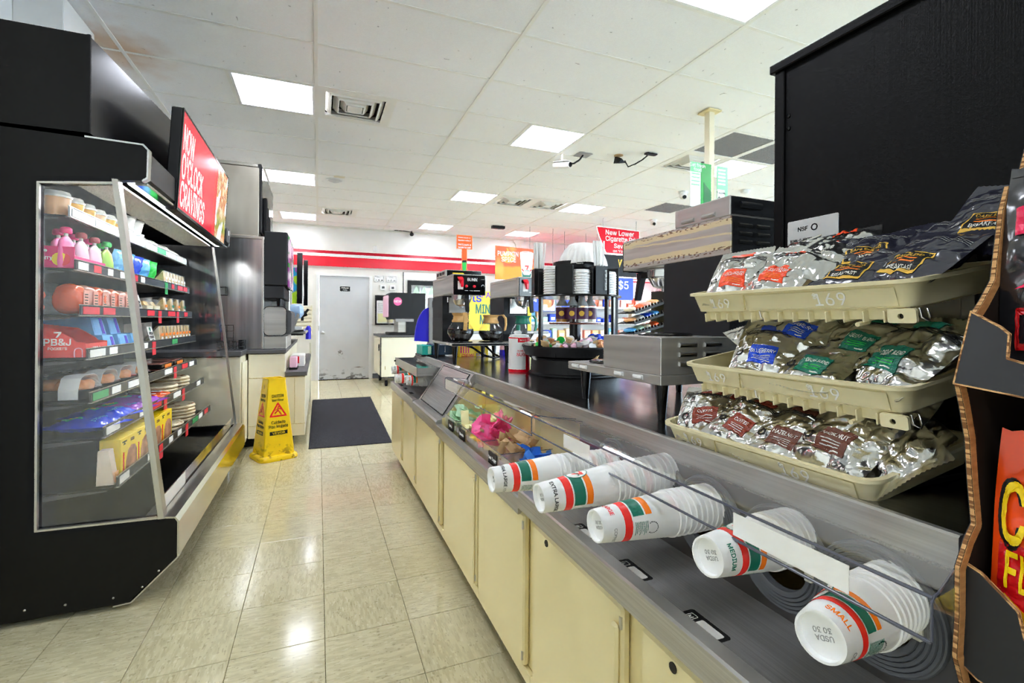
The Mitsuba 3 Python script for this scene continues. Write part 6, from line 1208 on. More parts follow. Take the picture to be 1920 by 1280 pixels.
# frozen drink machine and things beyond it
k = Kit(); k.add('body', bx(-.75, -.36, 5.95, 7.2, .895, 1.95, .008), 'm_steel_panel'); k.add('front_column', bx(-.36, -.30, 5.96, 6.30, 1.02, 1.78, .012), 'm_steel_panel')
k.add('barrel', lathe([(0, 0), (.085, 0), (.085, .30), (0, .30)], 28), 'm_blue_grey', 30); k.p[-1] = (k.p[-1][0], mikit.ply(xf(lathe([(0, 0), (.075, 0), (.085, .02), (.085, .26), (.05, .30), (0, .30)], 28), TR(-.46, 6.15, 1.24) @ Ry(85)), 'm_blue_grey', 30), 'pale blue frozen drink barrel')
mat('m_blue_grey', (170, 200, 236), .2, coat=.5)
k.add('tap', cat(cyl((-.18, 6.15, 1.22), (-.13, 6.15, 1.24), .03, n=12), cyl((-.145, 6.15, 1.24), (-.11, 6.15, 1.29), .014, n=10), bx(-.19, -.16, 6.13, 6.17, 1.15, 1.22, .006)), 'm_black')
k.add('drip_shelf', bx(-.36, -.15, 5.97, 6.9, 1.03, 1.05, .003), 'm_chrome'); k.add('curved_apron', prism([(-.36, 1.04), (-.30, 1.04), (-.24, 1.10), (-.20, 1.22), (-.22, 1.24), (-.27, 1.14), (-.36, 1.10)], 'y', 6.0, 6.06), 'm_steel_panel')
put(k, 'frozen_drink_machine', 'steel frozen drink machine with a pale blue barrel and black tap', 'drink machine')
def poster_col(p, n, uv): 
    c = mix(lin((20, 120, 220)), lin((30, 190, 200)), noise(p.x * 40, p.z * 16, 2)); c = mix(c, lin((176, 214, 20)), smoothstep(.5, .56, noise(p.x * 8 + 3, p.z * 9, 5))); return mix(c, lin((150, 90, 180)), smoothstep(.62, .7, noise(p.x * 20, p.z * 13, 9)))
mat('m_poster_bright', tex=proc(poster_col), rough=.3)
one('flavour_poster', bx(-.300, -.225, 6.42, 6.425, 1.36, 1.80), 'm_poster_bright', 'bright blue and lime green flavour poster on the frozen drink machine', 'poster')
k = Kit(); k.add('panel', bx(-.245, -.185, 6.40, 6.44, 1.36, 1.98, .003), 'm_black_gloss'); k.add('panel', bx(-.172, -.125, 6.46, 6.50, 1.34, 1.90, .003), 'm_black_gloss'); k.add('cord', tube([(-.178, 6.43, 1.92), (-.176, 6.43, 1.6), (-.170, 6.43, 1.48), (-.174, 6.43, 1.40)], .004, 6), 'm_chrome', True)
put(k, 'menu_board', 'pair of narrow black menu boards edge on with a hanging cord', 'sign')
k = Kit(); k.add('rear_tray', bx(-.36, -.13, 6.0, 7.2, 1.0, 1.02, .002), 'm_steel_panel'); k.add('cup_boxes', bx(-.33, -.18, 6.2, 6.5, 1.02, 1.08, .003), 'm_grey_light'); k.add('front_bar', bx(-.345, -.16, 5.96, 6.0, .985, 1.005, .003), 'm_black'); put(k, 'drip_tray', 'steel drip tray under the frozen drink machine', 'tray')
k = Kit(); k.add('carton', bx(-.26, -.13, 5.35, 5.7, .686, .80, .003), 'm_paper'); k.add('red_print', bx(-.24, -.18, 5.348, 5.35, .72, .79), 'm_red'); put(k, 'cup_carton', 'white carton with red print on the lower ledge of the drinks counter', 'box')
k = Kit(); k.add('holder', bx(-.255, -.19, 5.05, 5.25, .686, .80, .004), 'm_pink_pale'); k.add('base', bx(-.26, -.185, 5.04, 5.26, .6855, .705), 'm_black'); put(k, 'straw_holder', 'small pale pink and black straw holder on the lower ledge', 'holder')
k = Kit(); k.add('body', lathe([(0, 0), (.035, 0), (.035, .15), (.02, .18), (0, .19)], 20), 'm_blue_deep', 30); put(k, 'spray_bottle', 'deep blue bottle at the far end of the drinks counter', 'bottle', None, TR(-.13, 7.3, 1.022 - .13))
k = Kit()
for q in range(7): k.add('slat', bx(-.40, -.13, BACK_WALL - .035 - .006 * (q % 2), BACK_WALL - .02, .90 + .075 * q, .965 + .075 * q, .004), 'm_wall_cream')
k.add('frame', cat(bx(-.42, -.40, BACK_WALL - .04, BACK_WALL - .001, .88, 1.44), bx(-.13, -.11, BACK_WALL - .04, BACK_WALL - .001, .88, 1.44)), 'm_wall_cream'); put(k, 'slat_panel', 'cream louvred slat panel on the back wall beside the staff door', 'wall panel')
# wet floor cone
def cone_side(s): return .5 * (.125 + (.255 - .125) * (1 - s))
k = Kit(); zb, zt = .045, .67
def lp(h, z, r): return np.array([(x, y, z) for x, y in list(rrect(-h, h, -h, h, r, 4).exterior.coords)[:-1]])
k.add('body', loft([lp(.126, zb, .012), lp(.070, zt - .012, .012), lp(.073, zt - .012, .012), lp(.073, zt, .012), lp(.064, zt, .01), lp(.062, zt - .03, .01)]), 'm_cone', 40)
mat('m_cone', tex=proc(lambda p, n, uv: mix(mix(lin((250, 204, 4)), lin((252, 214, 20)), fbm(p.x * 9, p.z * 9, 2)), lin((120, 84, 10)), smoothstep(.56, .75, fbm(p.x * 26 + p.y * 26, p.z * 40, 4)) * smoothstep(.22, .0, p.z) * .8)), rough=.35)
k.add('base', loft([lp(.155, 0, .06), lp(.158, .012, .06), lp(.152, .034, .06), lp(.135, .046, .05), lp(.11, .047, .04)]), 'm_cone', 40)
for a in (0, 90, 180, 270):
    tilt = math.atan2(.126 - .070, zt - zb); M = np.array(Rz(a).matrix); M0 = np.eye(4)
    def face(m, z, off=.0006): 
        h = .126 + (.070 - .126) * (z - zb) / (zt - zb); c, s_ = math.cos(tilt), math.sin(tilt); F_ = np.eye(4); F_[:3, 0] = (1, 0, 0); F_[:3, 1] = (0, s_, c); F_[:3, 2] = (0, -c, s_); F_[:3, 3] = (0, -h - off, z); return xf(m, M @ F_)
    k.add('lettering', cat(face(txt('CAUTION', .024, .0005, w=.095), .525), face(txt('Wet Floor', .020, .0005, w=.095), .490), face(txt('Cuidado', .024, .0005, w=.11), .310), face(txt('Piso Mojado', .024, .0005, w=.155), .273)), 'm_black')
    tri = Polygon([(-.062, -.045), (.062, -.045), (0, .06)]).buffer(.006); k.add('warning_triangle', face(flat(tri.difference(Polygon([(-.062, -.045), (.062, -.045), (0, .06)]).buffer(-.006))), .405), 'm_red'); k.add('slip_symbol', face(cat(flat(Polygon([(-.03, -.02), (.0, .012), (.03, -.034), (.02, -.036), (0, -.006), (-.024, -.028)])), flat(Polygon([(-.006, .026), (.03, .012), (.028, .006), (-.006, .014)])), flat(Point(.004, .03).buffer(.007)), flat(Polygon([(-.03, .004), (0, .016), (0, .01), (-.03, -.002)]))), .405), 'm_brown_red2')
    b = k.add('brand_plate', face(flat(sbox(-.07, -.015, .07, .015)), .222), 'm_black'); k.add(b + '/lettering', face(txt('VEVOR', .018, .0005, w=.10), .222, .0013), 'm_cone')
mat('m_brown_red2', (190, 30, 20), .4)
k.add('stain', face(flat(affinity.scale(Point(0, 0).buffer(.014), 1, 1.4)), .60), 'm_gold')
put(k, 'wet_floor_cone', 'yellow four-sided wet floor caution cone standing by the drinks counter', 'warning cone', None, TR(-.345, 4.515, .001) @ Rz(24))
def carpet(p, n, uv): return mix(lin((16, 16, 20)), lin((62, 62, 70)), smoothstep(.3, .75, fbm(p.x * 180, p.y * 180, 3)))
mat('m_mat', tex=proc(carpet), rough=.95, bump=proc(lambda p, n, uv: fbm(p.x * 150, p.y * 150, 6), 5e-4), bs=.004)
k = Kit(); k.add('pile', hull([(-.075, 4.67, .0), (.66, 4.645, 0), (.74, 7.53, 0), (-.075, 7.5, 0), (-.069, 4.676, .008), (.654, 4.651, .008), (.734, 7.524, .008), (-.069, 7.494, .008)]), 'm_mat'); put(k, 'floor_mat', 'black carpet floor mat in the aisle before the staff door', 'mat')
# ---- back wall fittings
for i, (a, b) in enumerate(((1.02, 1.225), (1.26, 1.47))):
    k = Kit(); k.add('plate', bx(a, b, BACK_WALL - .012, BACK_WALL - .0005, 1.925, 2.06, .003), 'm_white'); k.add('border', prism(sbox(a + .008, 1.935, b - .008, 2.05).difference(sbox(a + .012, 1.939, b - .012, 2.046)), 'y', BACK_WALL - .0135, BACK_WALL - .012), 'm_grey_dark')
    k.add('symbols', cat(*[on(flat(Polygon([(-.02, -.018), (.02, -.018), (0, .02)]).difference(Polygon([(-.008, -.012), (.008, -.012), (0, .004)]))), (a + q, BACK_WALL - .0125, 1.97), (1, 0, 0), ZP) for q in (.10,)] + [on(flat(Point(0, 0).buffer(.010)), (a + .045, BACK_WALL - .0125, 1.965), (1, 0, 0), ZP), on(flat(sbox(-.012, -.01, .014, .012)), (a + .16, BACK_WALL - .0125, 1.965), (1, 0, 0), ZP), on(txt('MANUAL', .014, .0006), (a + .1, BACK_WALL - .0125, 2.025), (1, 0, 0), ZP)]), 'm_black')
    put(k, 'instruction_plate', f'white plate with black symbols on the back wall, {"left" if i == 0 else "right"} of the pair', 'sign')
for i, (a, b) in enumerate(((1.14, 1.25), (1.33, 1.44))):
    k = Kit(); k.add('case', bx(a, b, BACK_WALL - .03, BACK_WALL - .0005, 1.765, 1.872, .006), 'm_white'); k.add('display', bx(a + .035, b - .022, BACK_WALL - .032, BACK_WALL - .03, 1.80, 1.842), 'm_grey_dark')
    put(k, 'thermostat', f'white wall thermostat with grey display, {"left" if i == 0 else "right"} of the pair', 'thermostat')
k = Kit(); k.add('frame', prism(sbox(1.05, 1.07, 1.52, 1.665).difference(sbox(1.075, 1.10, 1.495, 1.64)), 'y', BACK_WALL - .025, BACK_WALL - .0005), 'm_black'); k.add('header', bx(1.075, 1.495, BACK_WALL - .02, BACK_WALL - .001, 1.56, 1.64), 'm_black'); k.add('paper', bx(1.075, 1.495, BACK_WALL - .018, BACK_WALL - .001, 1.10, 1.56), 'm_paper'); k.add('form', bx(1.10, 1.40, BACK_WALL - .021, BACK_WALL - .018, 1.12, 1.30), 'm_packet_yellow'); k.add('fine_print', cat(*[bx(1.10, 1.45, BACK_WALL - .0186, BACK_WALL - .018, 1.34 + .03 * q, 1.346 + .03 * q) for q in range(6)]), 'm_grey'); k.add('lettering', on(txt('Licenses', .05, .0008), (1.36, BACK_WALL - .0208, 1.60), (1, 0, 0), ZP), 'm_paper')
put(k, 'licence_board', 'black framed Licenses notice board on the back wall', 'notice board')
one('blank_plate', bx(1.005, 1.075, BACK_WALL - .008, BACK_WALL - .0005, 2.53, 2.65, .002), 'm_white', 'blank white cover plate on the back wall above the red band', 'wall plate')
k = Kit(); k.add('bracket', prism([(3.98, HC - .001), (4.28, HC - .001), (4.20, HC - .10), (4.20, 2.55), (4.07, 2.55), (4.07, HC - .10)], 'y', BACK_WALL - .05, BACK_WALL - .001), 'm_offwhite'); put(k, 'conduit_cover', 'white flared conduit cover high on the back wall above the pumpkin sign', 'cover')
# cart with the black hot drink machine
k = Kit(); X0, X1, Y0, Y1 = 1.02, 2.10, 8.60, 9.72
k.add('body', bx(X0, X1, Y0, Y1, .17, .865, .006), 'm_panel_white'); k.add('top', bx(X0 - .02, X1 + .02, Y0 - .02, Y1, .865, .905, .003), 'm_counter_dark'); k.add('side_door', bx(X0 - .014, X0 - .001, Y0 + .10, Y1 - .08, .20, .83, .003), 'm_panel_white'); k.add('side_edge', bx(X0 - .016, X0, Y0 + .02, Y0 + .05, .18, .86), 'm_grey_dark'); k.add('pull', bx(X0 - .03, X0 - .014, Y0 + .15, Y0 + .18, .62, .74, .003), 'm_black')
k.add('screw_plate', bx(X0 + .06, X0 + .075, Y0 - .002, Y0, .30, .36), 'm_cream_dark')
for x, y in ((X0 + .10, Y0 + .10), (X0 + .26, Y0 + .12), (X0 + .10, Y1 - .12), (X1 - .1, Y0 + .1), (X1 - .1, Y1 - .1)):
    c = k.add('caster', cat(cyl((x - .02, y, .055), (x + .02, y, .055), .055, n=18)), 'm_black_matte'); k.add(c + '/fork', bx(x - .03, x + .03, y - .03, y + .03, .105, .17, .004), 'm_steel_dark')
put(k, 'equipment_cart', 'cream equipment cart on casters beside the staff door', 'cart')
k = Kit(); a, b, y0, y1 = 1.16, 1.80, 8.66, 9.2
k.add('body', prism(Polygon([(a, 1.63), (a + .02, 1.655), (b, 1.655), (b, .915), (a + .30, .915), (a + .30, 1.18), (a + .02, 1.18), (a, 1.24)]), 'y', y0, y1), 'm_black_panel'); k.add('front_door', bx(a - .045, a, y0 + .02, y1, 1.22, 1.61, .012), 'm_pink_pale'); k.add('drip_base', bx(a + .0, a + .32, y0, y1, .906, .95, .006), 'm_black'); k.add('back_splash', bx(a + .16, a + .30, y0 + .03, y1, .95, 1.18), 'm_steel_panel'); k.add('clear_guard', bx(a + .02, a + .03, y0 + .02, y1, .95, 1.18), 'm_acrylic')
k.add('spout', cyl((a + .22, y0 + .1, 1.18), (a + .22, y0 + .1, 1.06), .02, n=12), 'm_chrome'); s = k.add('round_badge', on(flat(Point(0, 0).buffer(.075, 12), .003), (a + .145, y0 - .001, 1.50), (1, 0, 0), ZP), 'm_pink'); k.add(s + '/lettering', on(txt('NEW', .04, .001), (a + .145, y0 - .0045, 1.50), (1, 0, 0), ZP), 'm_paper'); k.add('name_strip', bx(a + .11, a + .43, y0 - .002, y0, 1.14, 1.19), 'm_grey')
put(k, 'hot_drink_machine', 'black hot drink machine with round pink badge on the cart', 'drink machine', None, TR(0, 0, 0))
# cooler door in the back wall with bottles behind glass
k = Kit(); k.add('frame', prism(sbox(KX0, .12, KX1, KZ1).difference(sbox(KX0 + .075, .22, KX1 - .075, KZ1 - .09)), 'y', BACK_WALL - .03, BACK_WALL + .05), 'm_black'); k.add('pane', bx(KX0 + .075, KX1 - .075, BACK_WALL, BACK_WALL + .001, .22, KZ1 - .09), 'm_glass'); k.add('sill', bx(KX0, KX1, BACK_WALL - .02, BACK_WALL + .1, .0, .12), 'm_grey_dark')
k.add('header_paper', cat(*[prism([(KX0 + .1 + .16 * q, 1.70), (KX0 + .18 + .16 * q, 1.88), (KX0 + .26 + .16 * q, 1.70)], 'y', BACK_WALL - .002, BACK_WALL - .0005) for q in range(5)]), 'm_packet_green')
put(k, 'door_2', kind='structure')
k = Kit(); k.add('box', cat(bx(KX0 - .1, KX1 + .1, BACK_WALL + 1.0, BACK_WALL + 1.02, 0, 2.3), bx(KX0 - .1, KX0 - .08, BACK_WALL + .13, BACK_WALL + 1.0, 0, 2.3), bx(KX1 + .08, KX1 + .1, BACK_WALL + .13, BACK_WALL + 1.0, 0, 2.3), bx(KX0 - .1, KX1 + .1, BACK_WALL + .13, BACK_WALL + 1.0, 2.28, 2.3), bx(KX0 - .1, KX1 + .1, BACK_WALL + .13, BACK_WALL + 1.0, -.02, 0)), 'm_white')
SZ = (.25, .62, .99, 1.36)
for z in SZ: k.add('shelf', bx(KX0 - .08, KX1 + .08, BACK_WALL + .16, BACK_WALL + .7, z - .02, z), 'm_white')
key = put(k, 'wall_cooler', kind='structure')
scene[key + '__light_tube'] = glow(bx(KX0 + .02, KX0 + .05, BACK_WALL + .135, BACK_WALL + .15, .3, 1.9), CASE_LAMP * .7, (.95, 1, 1.05))
BK = {}
for c, nm in (('m_bottle_clear', 'clear'), ('m_blue_light', 'light blue'), ('m_packet_green', 'pale green')):
    kk = Kit(); kk.add('body', lathe([(0, 0), (.034, 0), (.036, .01), (.036, .16), (.015, .205), (.014, .225), (0, .225)], 16), c, 30); kk.add('cap', lathe([(0, .225), (.016, .225), (.016, .245), (0, .245)], 12), 'm_white'); BK[c] = (kk, nm)
mat('m_bottle_clear', (226, 238, 244), .1, spec=.8)
for q, z in enumerate(SZ):
    for i in range(12):
        c = ('m_bottle_clear', 'm_bottle_clear', 'm_blue_light', 'm_packet_green')[(i * 3 + q) % 4]; kk, nm = BK[c]
        put(kk, 'drink_bottle', f'{nm} drink bottle on the {["lowest", "second", "third", "top"][q]} shelf behind the cooler door', 'bottle', f'{nm} bottles on the {["lowest", "second", "third", "top"][q]} cooler shelf', TR(KX0 + .06 + .086 * i, BACK_WALL + .22, z))
# ceiling devices
k = Kit(); k.add('stem', cyl((2.44, 4.62, HC), (2.44, 4.62, HC - .085), .012, n=12), 'm_offwhite'); k.add('joint', trimesh.creation.icosphere(2, .02).apply_translation((2.44, 4.62, HC - .09)), 'm_white', True); b = k.add('barrel', cyl((2.40, 4.72, HC - .10), (2.49, 4.53, HC - .135), .034, n=24), 'm_white'); k.add(b + '/lens', cyl((2.489, 4.532, HC - .1345), (2.493, 4.524, HC - .136), .026, n=20), 'm_black_gloss'); k.add('sunshield', hull([(2.37 + a, 4.73, HC - .068 + b_) for a in (-.02, .06) for b_ in (0, .004)] + [(2.46 + a, 4.52, HC - .098 + b_) for a in (-.03, .05) for b_ in (0, .004)]), 'm_white'); k.add('cable', tube([(2.47, 4.60, HC - .10), (2.56, 4.58, HC - .10), (2.62, 4.56, HC - .06), (2.66, 4.55, HC - .004)], .009, 8), 'm_black', True); k.add('cable_plate', bx(2.58, 2.74, 4.48, 4.62, HC - .006, HC, .001), 'm_grey')
put(k, 'security_camera', 'white bullet security camera hanging below the ceiling beside a light panel', 'camera')
k = Kit(); k.add('stain_ring', cyl((3.03, 4.42, HC - .002), (3.03, 4.42, HC + .0005), .05, n=20), 'm_tan'); k.add('body', hull([(3.0, 4.45, HC - .005), (3.06, 4.45, HC - .005), (3.0, 4.38, HC - .10), (3.09, 4.38, HC - .085), (2.99, 4.46, HC - .08), (3.09, 4.45, HC - .03), (3.03, 4.36, HC - .05)]), 'm_black'); k.add('cable', tube([(3.08, 4.38, HC - .06), (3.11, 4.36, HC - .13), (3.18, 4.33, HC - .10), (3.24, 4.28, HC - .06), (3.28, 4.25, HC - .02)], .007, 8), 'm_black', True); k.add('cable_end', bx(3.24, 3.38, 4.20, 4.26, HC - .015, HC - .002, .004), 'm_black')
put(k, 'security_camera', 'black ceiling camera with a dangling cable, right of the white bullet camera', 'camera')
def dome(x, y, lab):
    k = Kit(); k.add('mount', lathe([(0, HC), (.065, HC), (.065, HC - .02), (.06, HC - .03), (0, HC - .03)][::-1], 28, (x, y, 0)), 'm_white', 30); k.add('ball', trimesh.creation.icosphere(3, .052).apply_translation((x, y, HC - .055)), 'm_white', True); k.add('lens', cyl((x - .01, y - .03, HC - .075), (x - .018, y - .052, HC - .085), .026, n=18), 'm_black_gloss'); put(k, 'dome_camera', lab, 'camera')
dome(4.70, 5.30, 'white dome camera on the ceiling left of the green sign'); dome(5.5, 6.95, 'white dome camera on the ceiling above the red hanging sign'); 
k = Kit(); k.add('body', lathe([(0, HC - .05), (.03, HC - .05), (.055, HC - .035), (.065, HC - .01), (.065, HC), (0, HC)], 28, (5.42, 4.9, 0)), 'm_white', 30); put(k, 'smoke_detector', 'white round smoke detector on the ceiling near the tall black cabinet', 'smoke detector')
k = Kit(); k.add('ring', lathe([(.085, HC - .001), (.10, HC - .006), (.115, HC - .004), (.115, HC), (.085, HC), (.085, HC - .001)], 36, (.19, 6.65, 0)), 'm_white', 30); k.add('cone', lathe([(0, HC - .03), (.03, HC - .028), (.085, HC - .003), (0, HC - .002)], 30, (.19, 6.65, 0)), 'm_grey_light', 30); k.add('tape', bx(.17, .30, 6.42, 6.50, HC - .004, HC - .001), 'm_wall_cream'); put(k, 'ceiling_speaker', 'small round white ceiling speaker between the left light panels', 'speaker')
k = Kit(); k.add('arm', cyl((1.747, 9.80, HC), (1.747, 9.80, HC - .03), .012, n=10), 'm_black'); k.add('ball', trimesh.creation.icosphere(3, .04).apply_translation((1.747, 9.79, HC - .065)), 'm_black_gloss', True); k.add('cable', tube([(1.74, 9.80, HC - .02), (1.60, 9.80, HC - .01), (1.4, 9.80, HC - .008)], .006, 6), 'm_black', True); put(k, 'dome_camera', 'small black ball camera at the ceiling above the back wall', 'camera')
k = Kit(); k.add('box', bx(3.05, 3.30, 8.55, 8.65, HC - .05, HC, .004), 'm_black'); put(k, 'ceiling_sensor', 'small black sensor box on the ceiling left of the pumpkin sign', 'sensor')
# post and green sign
k = Kit(); k.add('shaft', bx(3.085, 3.145, 3.165, 3.225, .0, HC - .004, .004), 'm_post'); k.add('ceiling_collar', bx(3.045, 3.185, 3.125, 3.265, HC - .014, HC - .001, .002), 'm_cream'); k.add('foot_plate', bx(3.03, 3.20, 3.11, 3.28, 0, .012, .002), 'm_cream')
mat('m_post', (236, 226, 196), .35)
put(k, 'sign_post', 'slim cream square post from floor to ceiling behind the near brewer', 'post')
def gsign(nm, m_, lab, s):
    k = Kit(); k.add('panel', m_, 'm_sign_white')
    for z, w, mt in s: pass
    return k
mat('m_sign_white', (238, 246, 240), .3); mat('m_sign_green', (20, 150, 60), .3); mat('m_sign_dark', (0, 104, 50), .3); mat('m_sign_mint', (130, 220, 160), .3)
k = Kit(); k.add('panel', bx(2.86, 3.08, 3.14, 3.146, 2.13, 2.50, .001), 'm_sign_white'); k.add('green_field', bx(2.97, 3.08, 3.137, 3.14, 2.13, 2.50), 'm_sign_green'); k.add('dark_field', prism([(3.0, 2.13), (3.08, 2.13), (3.08, 2.27), (3.04, 2.30), (3.0, 2.34)], 'y', 3.135, 3.137), 'm_sign_dark'); k.add('top_band', bx(2.86, 2.97, 3.138, 3.14, 2.42, 2.50), 'm_sign_mint'); k.add('lettering', cat(on(txt('Get fresh', .028, .001), (2.93, 3.1345, 2.475), (1, 0, 0), ZP), on(txt('food', .028, .001), (2.93, 3.1345, 2.44), (1, 0, 0), ZP)), 'm_paper')
k.add('fine_print', cat(*[bx(2.87, 2.96, 3.1385, 3.14, 2.40 - .03 * q, 2.408 - .03 * q) for q in range(4)]), 'm_sign_mint')
put(k, 'green_sign', 'green and white hanging sign panel left of the cream post', 'sign')
k = Kit(); k.add('panel', bx(3.15, 3.27, 3.14, 3.146, 2.13, 2.50, .001), 'm_sign_mint'); k.add('lines', cat(*[bx(3.16, 3.24, 3.138, 3.14, 2.46 - .03 * q, 2.475 - .03 * q) for q in range(5)]), 'm_sign_white'); k.add('card', bx(3.15, 3.23, 3.136, 3.14, 2.13, 2.30), 'm_sign_white'); k.add('lettering', cat(on(txt('7-ELEVEN', .014, .001), (3.19, 3.1355, 2.27), (1, 0, 0), ZP), on(txt('$5', .05, .001, False), (3.19, 3.1355, 2.21), (1, 0, 0), ZP)), 'm_grey_dark')
put(k, 'green_sign', 'pale green sign panel with white price card right of the cream post', 'sign')
# red cigarette sign hung from the ceiling
k = Kit(); o = (5.02, 7.2, 2.60); poly = Polygon([(-.52, .22), (.36, .20), (.36, -.22), (-.33, -.22), (-.36, -.16), (-.46, .04), (-.50, .14)])
k.add('panel', on(flat(poly.buffer(.018), .004), o, (1, 0, 0), ZP), 'm_paper'); k.add('print', on(flat(poly, .0015), (o[0], o[1] - .004, o[2]), (1, 0, 0), ZP), 'm_red')
for s, h, w, x, z in (('New Lower', .085, .60, -.05, .14), ('Cigarette Prices', .085, .80, .05, .02), ('Save More', .075, .55, .10, -.09), ('on Your iPhone', .045, .55, .08, -.18)): k.add('lettering', on(txt(s, h, .001, w=w), (o[0] + x, o[1] - .006, o[2] + z), (1, 0, 0), ZP), 'm_paper')
for x in (-.40, .30): k.add('hanger', cyl((o[0] + x, o[1] - .002, o[2] + .2), (o[0] + x, o[1] - .002, HC), .004, n=6), 'm_grey')
put(k, 'hanging_sign', 'red hanging sign reading New Lower Cigarette Prices', 'sign')

# ---------------------------------------------------------------- bright snack case and freezer seen past the carousel
k = Kit(); A0, A1, AY = 4.0, 7.6, 8.9
k.add('back', bx(A0, A1, 9.5, 9.53, .0, 2.25), 'm_white'); k.add('side', bx(A0 - .03, A0, AY, 9.53, 0, 2.25), 'm_grey_light'); k.add('side', bx(A1, A1 + .03, AY, 9.53, 0, 2.25), 'm_grey_light'); k.add('base', bx(A0, A1, AY, 9.5, 0, .42, .004), 'm_grey_dark'); k.add('canopy', bx(A0 - .03, A1 + .03, AY - .02, 9.53, 2.10, 2.28, .004), 'm_red')
k.add('canopy_band', bx(A0, A1, AY - .024, AY - .02, 2.12, 2.16), 'm_paper')
ZS = (.46, .80, 1.14, 1.48)
for z in ZS: k.add('shelf', bx(A0, A1, AY + .06, 9.5, z - .03, z), 'm_white'); k.add('price_rail', bx(A0, A1, AY + .05, AY + .06, z - .035, z + .012), 'm_paper')
key = put(k, 'snack_case', 'long bright open food case in the far right background', 'refrigerator')
scene[key + '__light_tube'] = glow(bx(A0 + .05, A1 - .05, AY + .02, AY + .05, 2.085, 2.099), CASE_LAMP * .6, (.94, 1, 1.08))
rnd = random.Random(8); SKP = {}
COL = [('m_wrap_cream', 'cream'), ('m_peach', 'peach'), ('m_blue_light', 'light blue'), ('m_wrap_orange', 'orange'), ('m_grey_light', 'pale grey'), ('m_packet_green', 'pale green'), ('m_wrap_pink', 'salmon pink'), ('m_blue', 'blue')]
for q, z in enumerate(ZS):
    x = A0 + .05
    while x < A1 - .2:
        c, nm = rnd.choice(COL); w, h = rnd.choice(((.13, .12), (.16, .18), (.11, .22), (.18, .10)))
        if (c, w) not in SKP:
            kk = Kit(); kk.add('pack', bx(0, w, 0, .14, 0, h, .012), c); kk.add('label', bx(w * .2, w * .8, -.0015, 0, h * .3, h * .65), 'm_paper'); SKP[(c, w)] = kk
        put(SKP[(c, w)], 'food_pack', f'{nm} food pack on the {["lowest", "second", "third", "top"][q]} shelf of the far snack case', 'food pack', f'{nm} packs on the {["lowest", "second", "third", "top"][q]} far shelf', TR(x, AY + .10, z)); x += w + rnd.uniform(.01, .05)
def burger(p, n, uv): return mix(mix(lin((232, 150, 90)), lin((250, 232, 210)), smoothstep(.45, .6, noise(p.x * 11, p.z * 13, 3))), lin((170, 70, 40)), smoothstep(.6, .7, noise(p.x * 16 + 5, p.z * 15, 8)))
mat('m_burger', tex=proc(burger), rough=.4); mat('m_poster_teal', (130, 206, 214), .4)
def ad(x, y, z, w, h, lab, texts, pic_left, bg='m_blue'):
    k = Kit(); k.add('board', bx(x - w / 2, x + w / 2, y, y + .006, z - h / 2, z + h / 2, .001), bg); a, b = (x - w / 2, x) if pic_left else (x - .02, x + w / 2); k.add('picture', bx(a + .01, b - .01, y - .003, y, z - h / 2 + .01, z + h / 2 - .01), 'm_poster_teal' if pic_left else 'm_paper'); k.add('food_picture', on(flat(affinity.scale(Point(0, 0).buffer(.5, 10), (b - a) * .8, h * .5)), ((a + b) / 2, y - .004, z - h * .12), (1, 0, 0), ZP), 'm_burger')
    c = x + w * .25 if pic_left else x - w * .27
    for i, (s, hh) in enumerate(texts): k.add('lettering', on(txt(s, hh, .001), (c, y - .004, z + h * .18 - i * hh * 1.5), (1, 0, 0), ZP), 'm_paper')
    for q in (-.4, .4): k.add('hanger', cyl((x + q * w, y + .003, z + h / 2), (x + q * w, y + .003, HC), .004, n=6), 'm_grey')
    put(k, 'ad_board', lab, 'poster')
ad(5.75, 8.55, 1.86, 1.0, .46, 'blue and teal poster with a food picture lettered $5 in the far background', (('$5', .16),), True)
ad(4.86, 8.6, 1.62, .62, .50, 'blue poster with a burger picture seen behind the carousel post', (('2 FOR', .07), ('BURGERS', .04)), False)
ad(4.00, 8.4, 1.62, .62, .52, 'blue poster lettered 2 FOR seen between the syrup bottles', (('2 FOR', .12), ('$4', .09)), False)
k = Kit(); RM = [TR(2.80, 3.62, z) @ Ry(-a) for z, a in ((1.305, 17), (1.205, 15), (1.105, 13))]
for M in RM:
    s = k.add('sloped_shelf', xf(bx(-.24, .16, -.13, .13, 0, .008, .002), M), 'm_black_panel'); k.add(s + '/front_lip', xf(bx(-.24, .16, -.136, -.13, -.004, .016), M), 'm_black'); k.add(s + '/wires', xf(cat(*[bx(-.23 + .035 * i, -.2285 + .035 * i, -.13, -.128, .008, .04) for i in range(11)]), M), 'm_chrome')
k.add('upright', bx(2.925, 2.965, 3.52, 3.72, 0, 1.45, .002), 'm_black'); k.add('foot', bx(2.7, 3.2, 3.45, 3.8, 0, .03, .004), 'm_black')
put(k, 'sloped_rack', 'black rack of three tilted snack shelves seen below the near brewer head', 'rack')
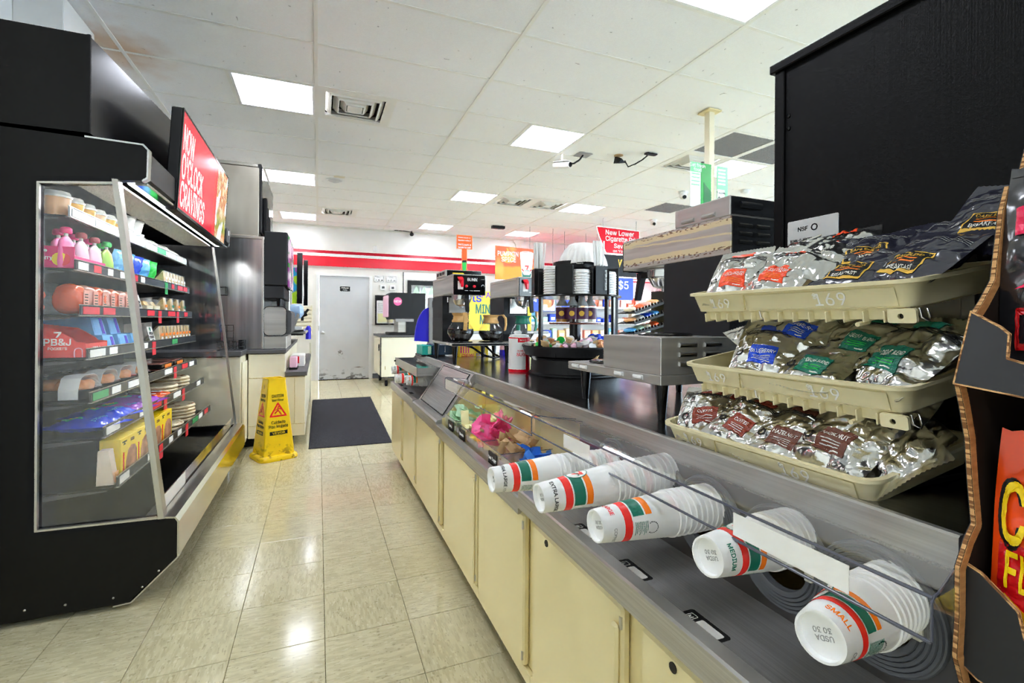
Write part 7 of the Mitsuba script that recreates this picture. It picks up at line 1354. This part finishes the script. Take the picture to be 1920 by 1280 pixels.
for q, M in enumerate(RM):
    for i in range(4):
        c, nm = COL[(i * 3 + q) % 8]
        if ('r', c) not in SKP: kk = Kit(); kk.add('', soft(.075, .15, .036, 200 + i), c, True); SKP[('r', c)] = kk
        put(SKP[('r', c)], 'snack_packet', f'{nm} snack packet on the {["top", "middle", "lowest"][q]} tilted shelf of the black rack', 'snack packet', f'{nm} packets on the {["top", "middle", "lowest"][q]} tilted shelf', M @ TR(-.19 + .085 * i, 0, .009))
k = Kit(); k.add('board', bx(3.80, 4.45, 6.0, 6.03, 1.84, 2.15, .003), 'm_black_panel'); k.add('mark', on(flat(Polygon([(-.03, .07), (0, -.05), (.05, .07), (.02, .07), (.0, .0), (-.01, .07)])), (4.14, 5.998, 2.02), (1, 0, 0), ZP), 'm_gold'); k.add('post', bx(4.1, 4.14, 6.03, 6.07, 0, 2.1), 'm_black'); k.add('foot', bx(3.9, 4.35, 5.9, 6.2, 0, .02), 'm_black'); put(k, 'menu_sign', 'dark menu sign with a gold mark behind the carousel', 'sign')
k = Kit(); k.add('body', bx(1.45, 2.5, 5.0, 5.7, .05, 1.02, .012), 'm_grey_light'); k.add('lid', bx(1.46, 2.49, 5.01, 5.69, 1.02, 1.05, .006), 'm_grey'); k.add('plinth', bx(1.5, 2.45, 5.05, 5.65, 0, .05), 'm_black'); p = k.add('header_board', bx(1.52, 2.35, 5.20, 5.22, 1.05, 1.50, .002), 'm_carton_yellow'); k.add(p + '/lettering', cat(on(txt('MINTY', .10, .001, w=.29), (1.80, 5.1985, 1.30), (1, 0, 0), ZP), on(txt('MELTS', .10, .001, w=.29), (1.85, 5.1985, 1.18), (1, 0, 0), ZP)), 'm_green'); k.add(p + '/logo', on(txt('Dots', .10, .001), (1.58, 5.1975, 1.43), (1, 0, 0), ZP), 'm_blue_deep'); k.add(p + '/side_word', on(txt('PARTY', .06, .001), (1.86, 5.1985, 1.46), (1, 0, 0), ZP), 'm_purple')
put(k, 'ice_cream_freezer', 'ice cream freezer with yellow MINTY MELTS header board beyond the island', 'freezer')
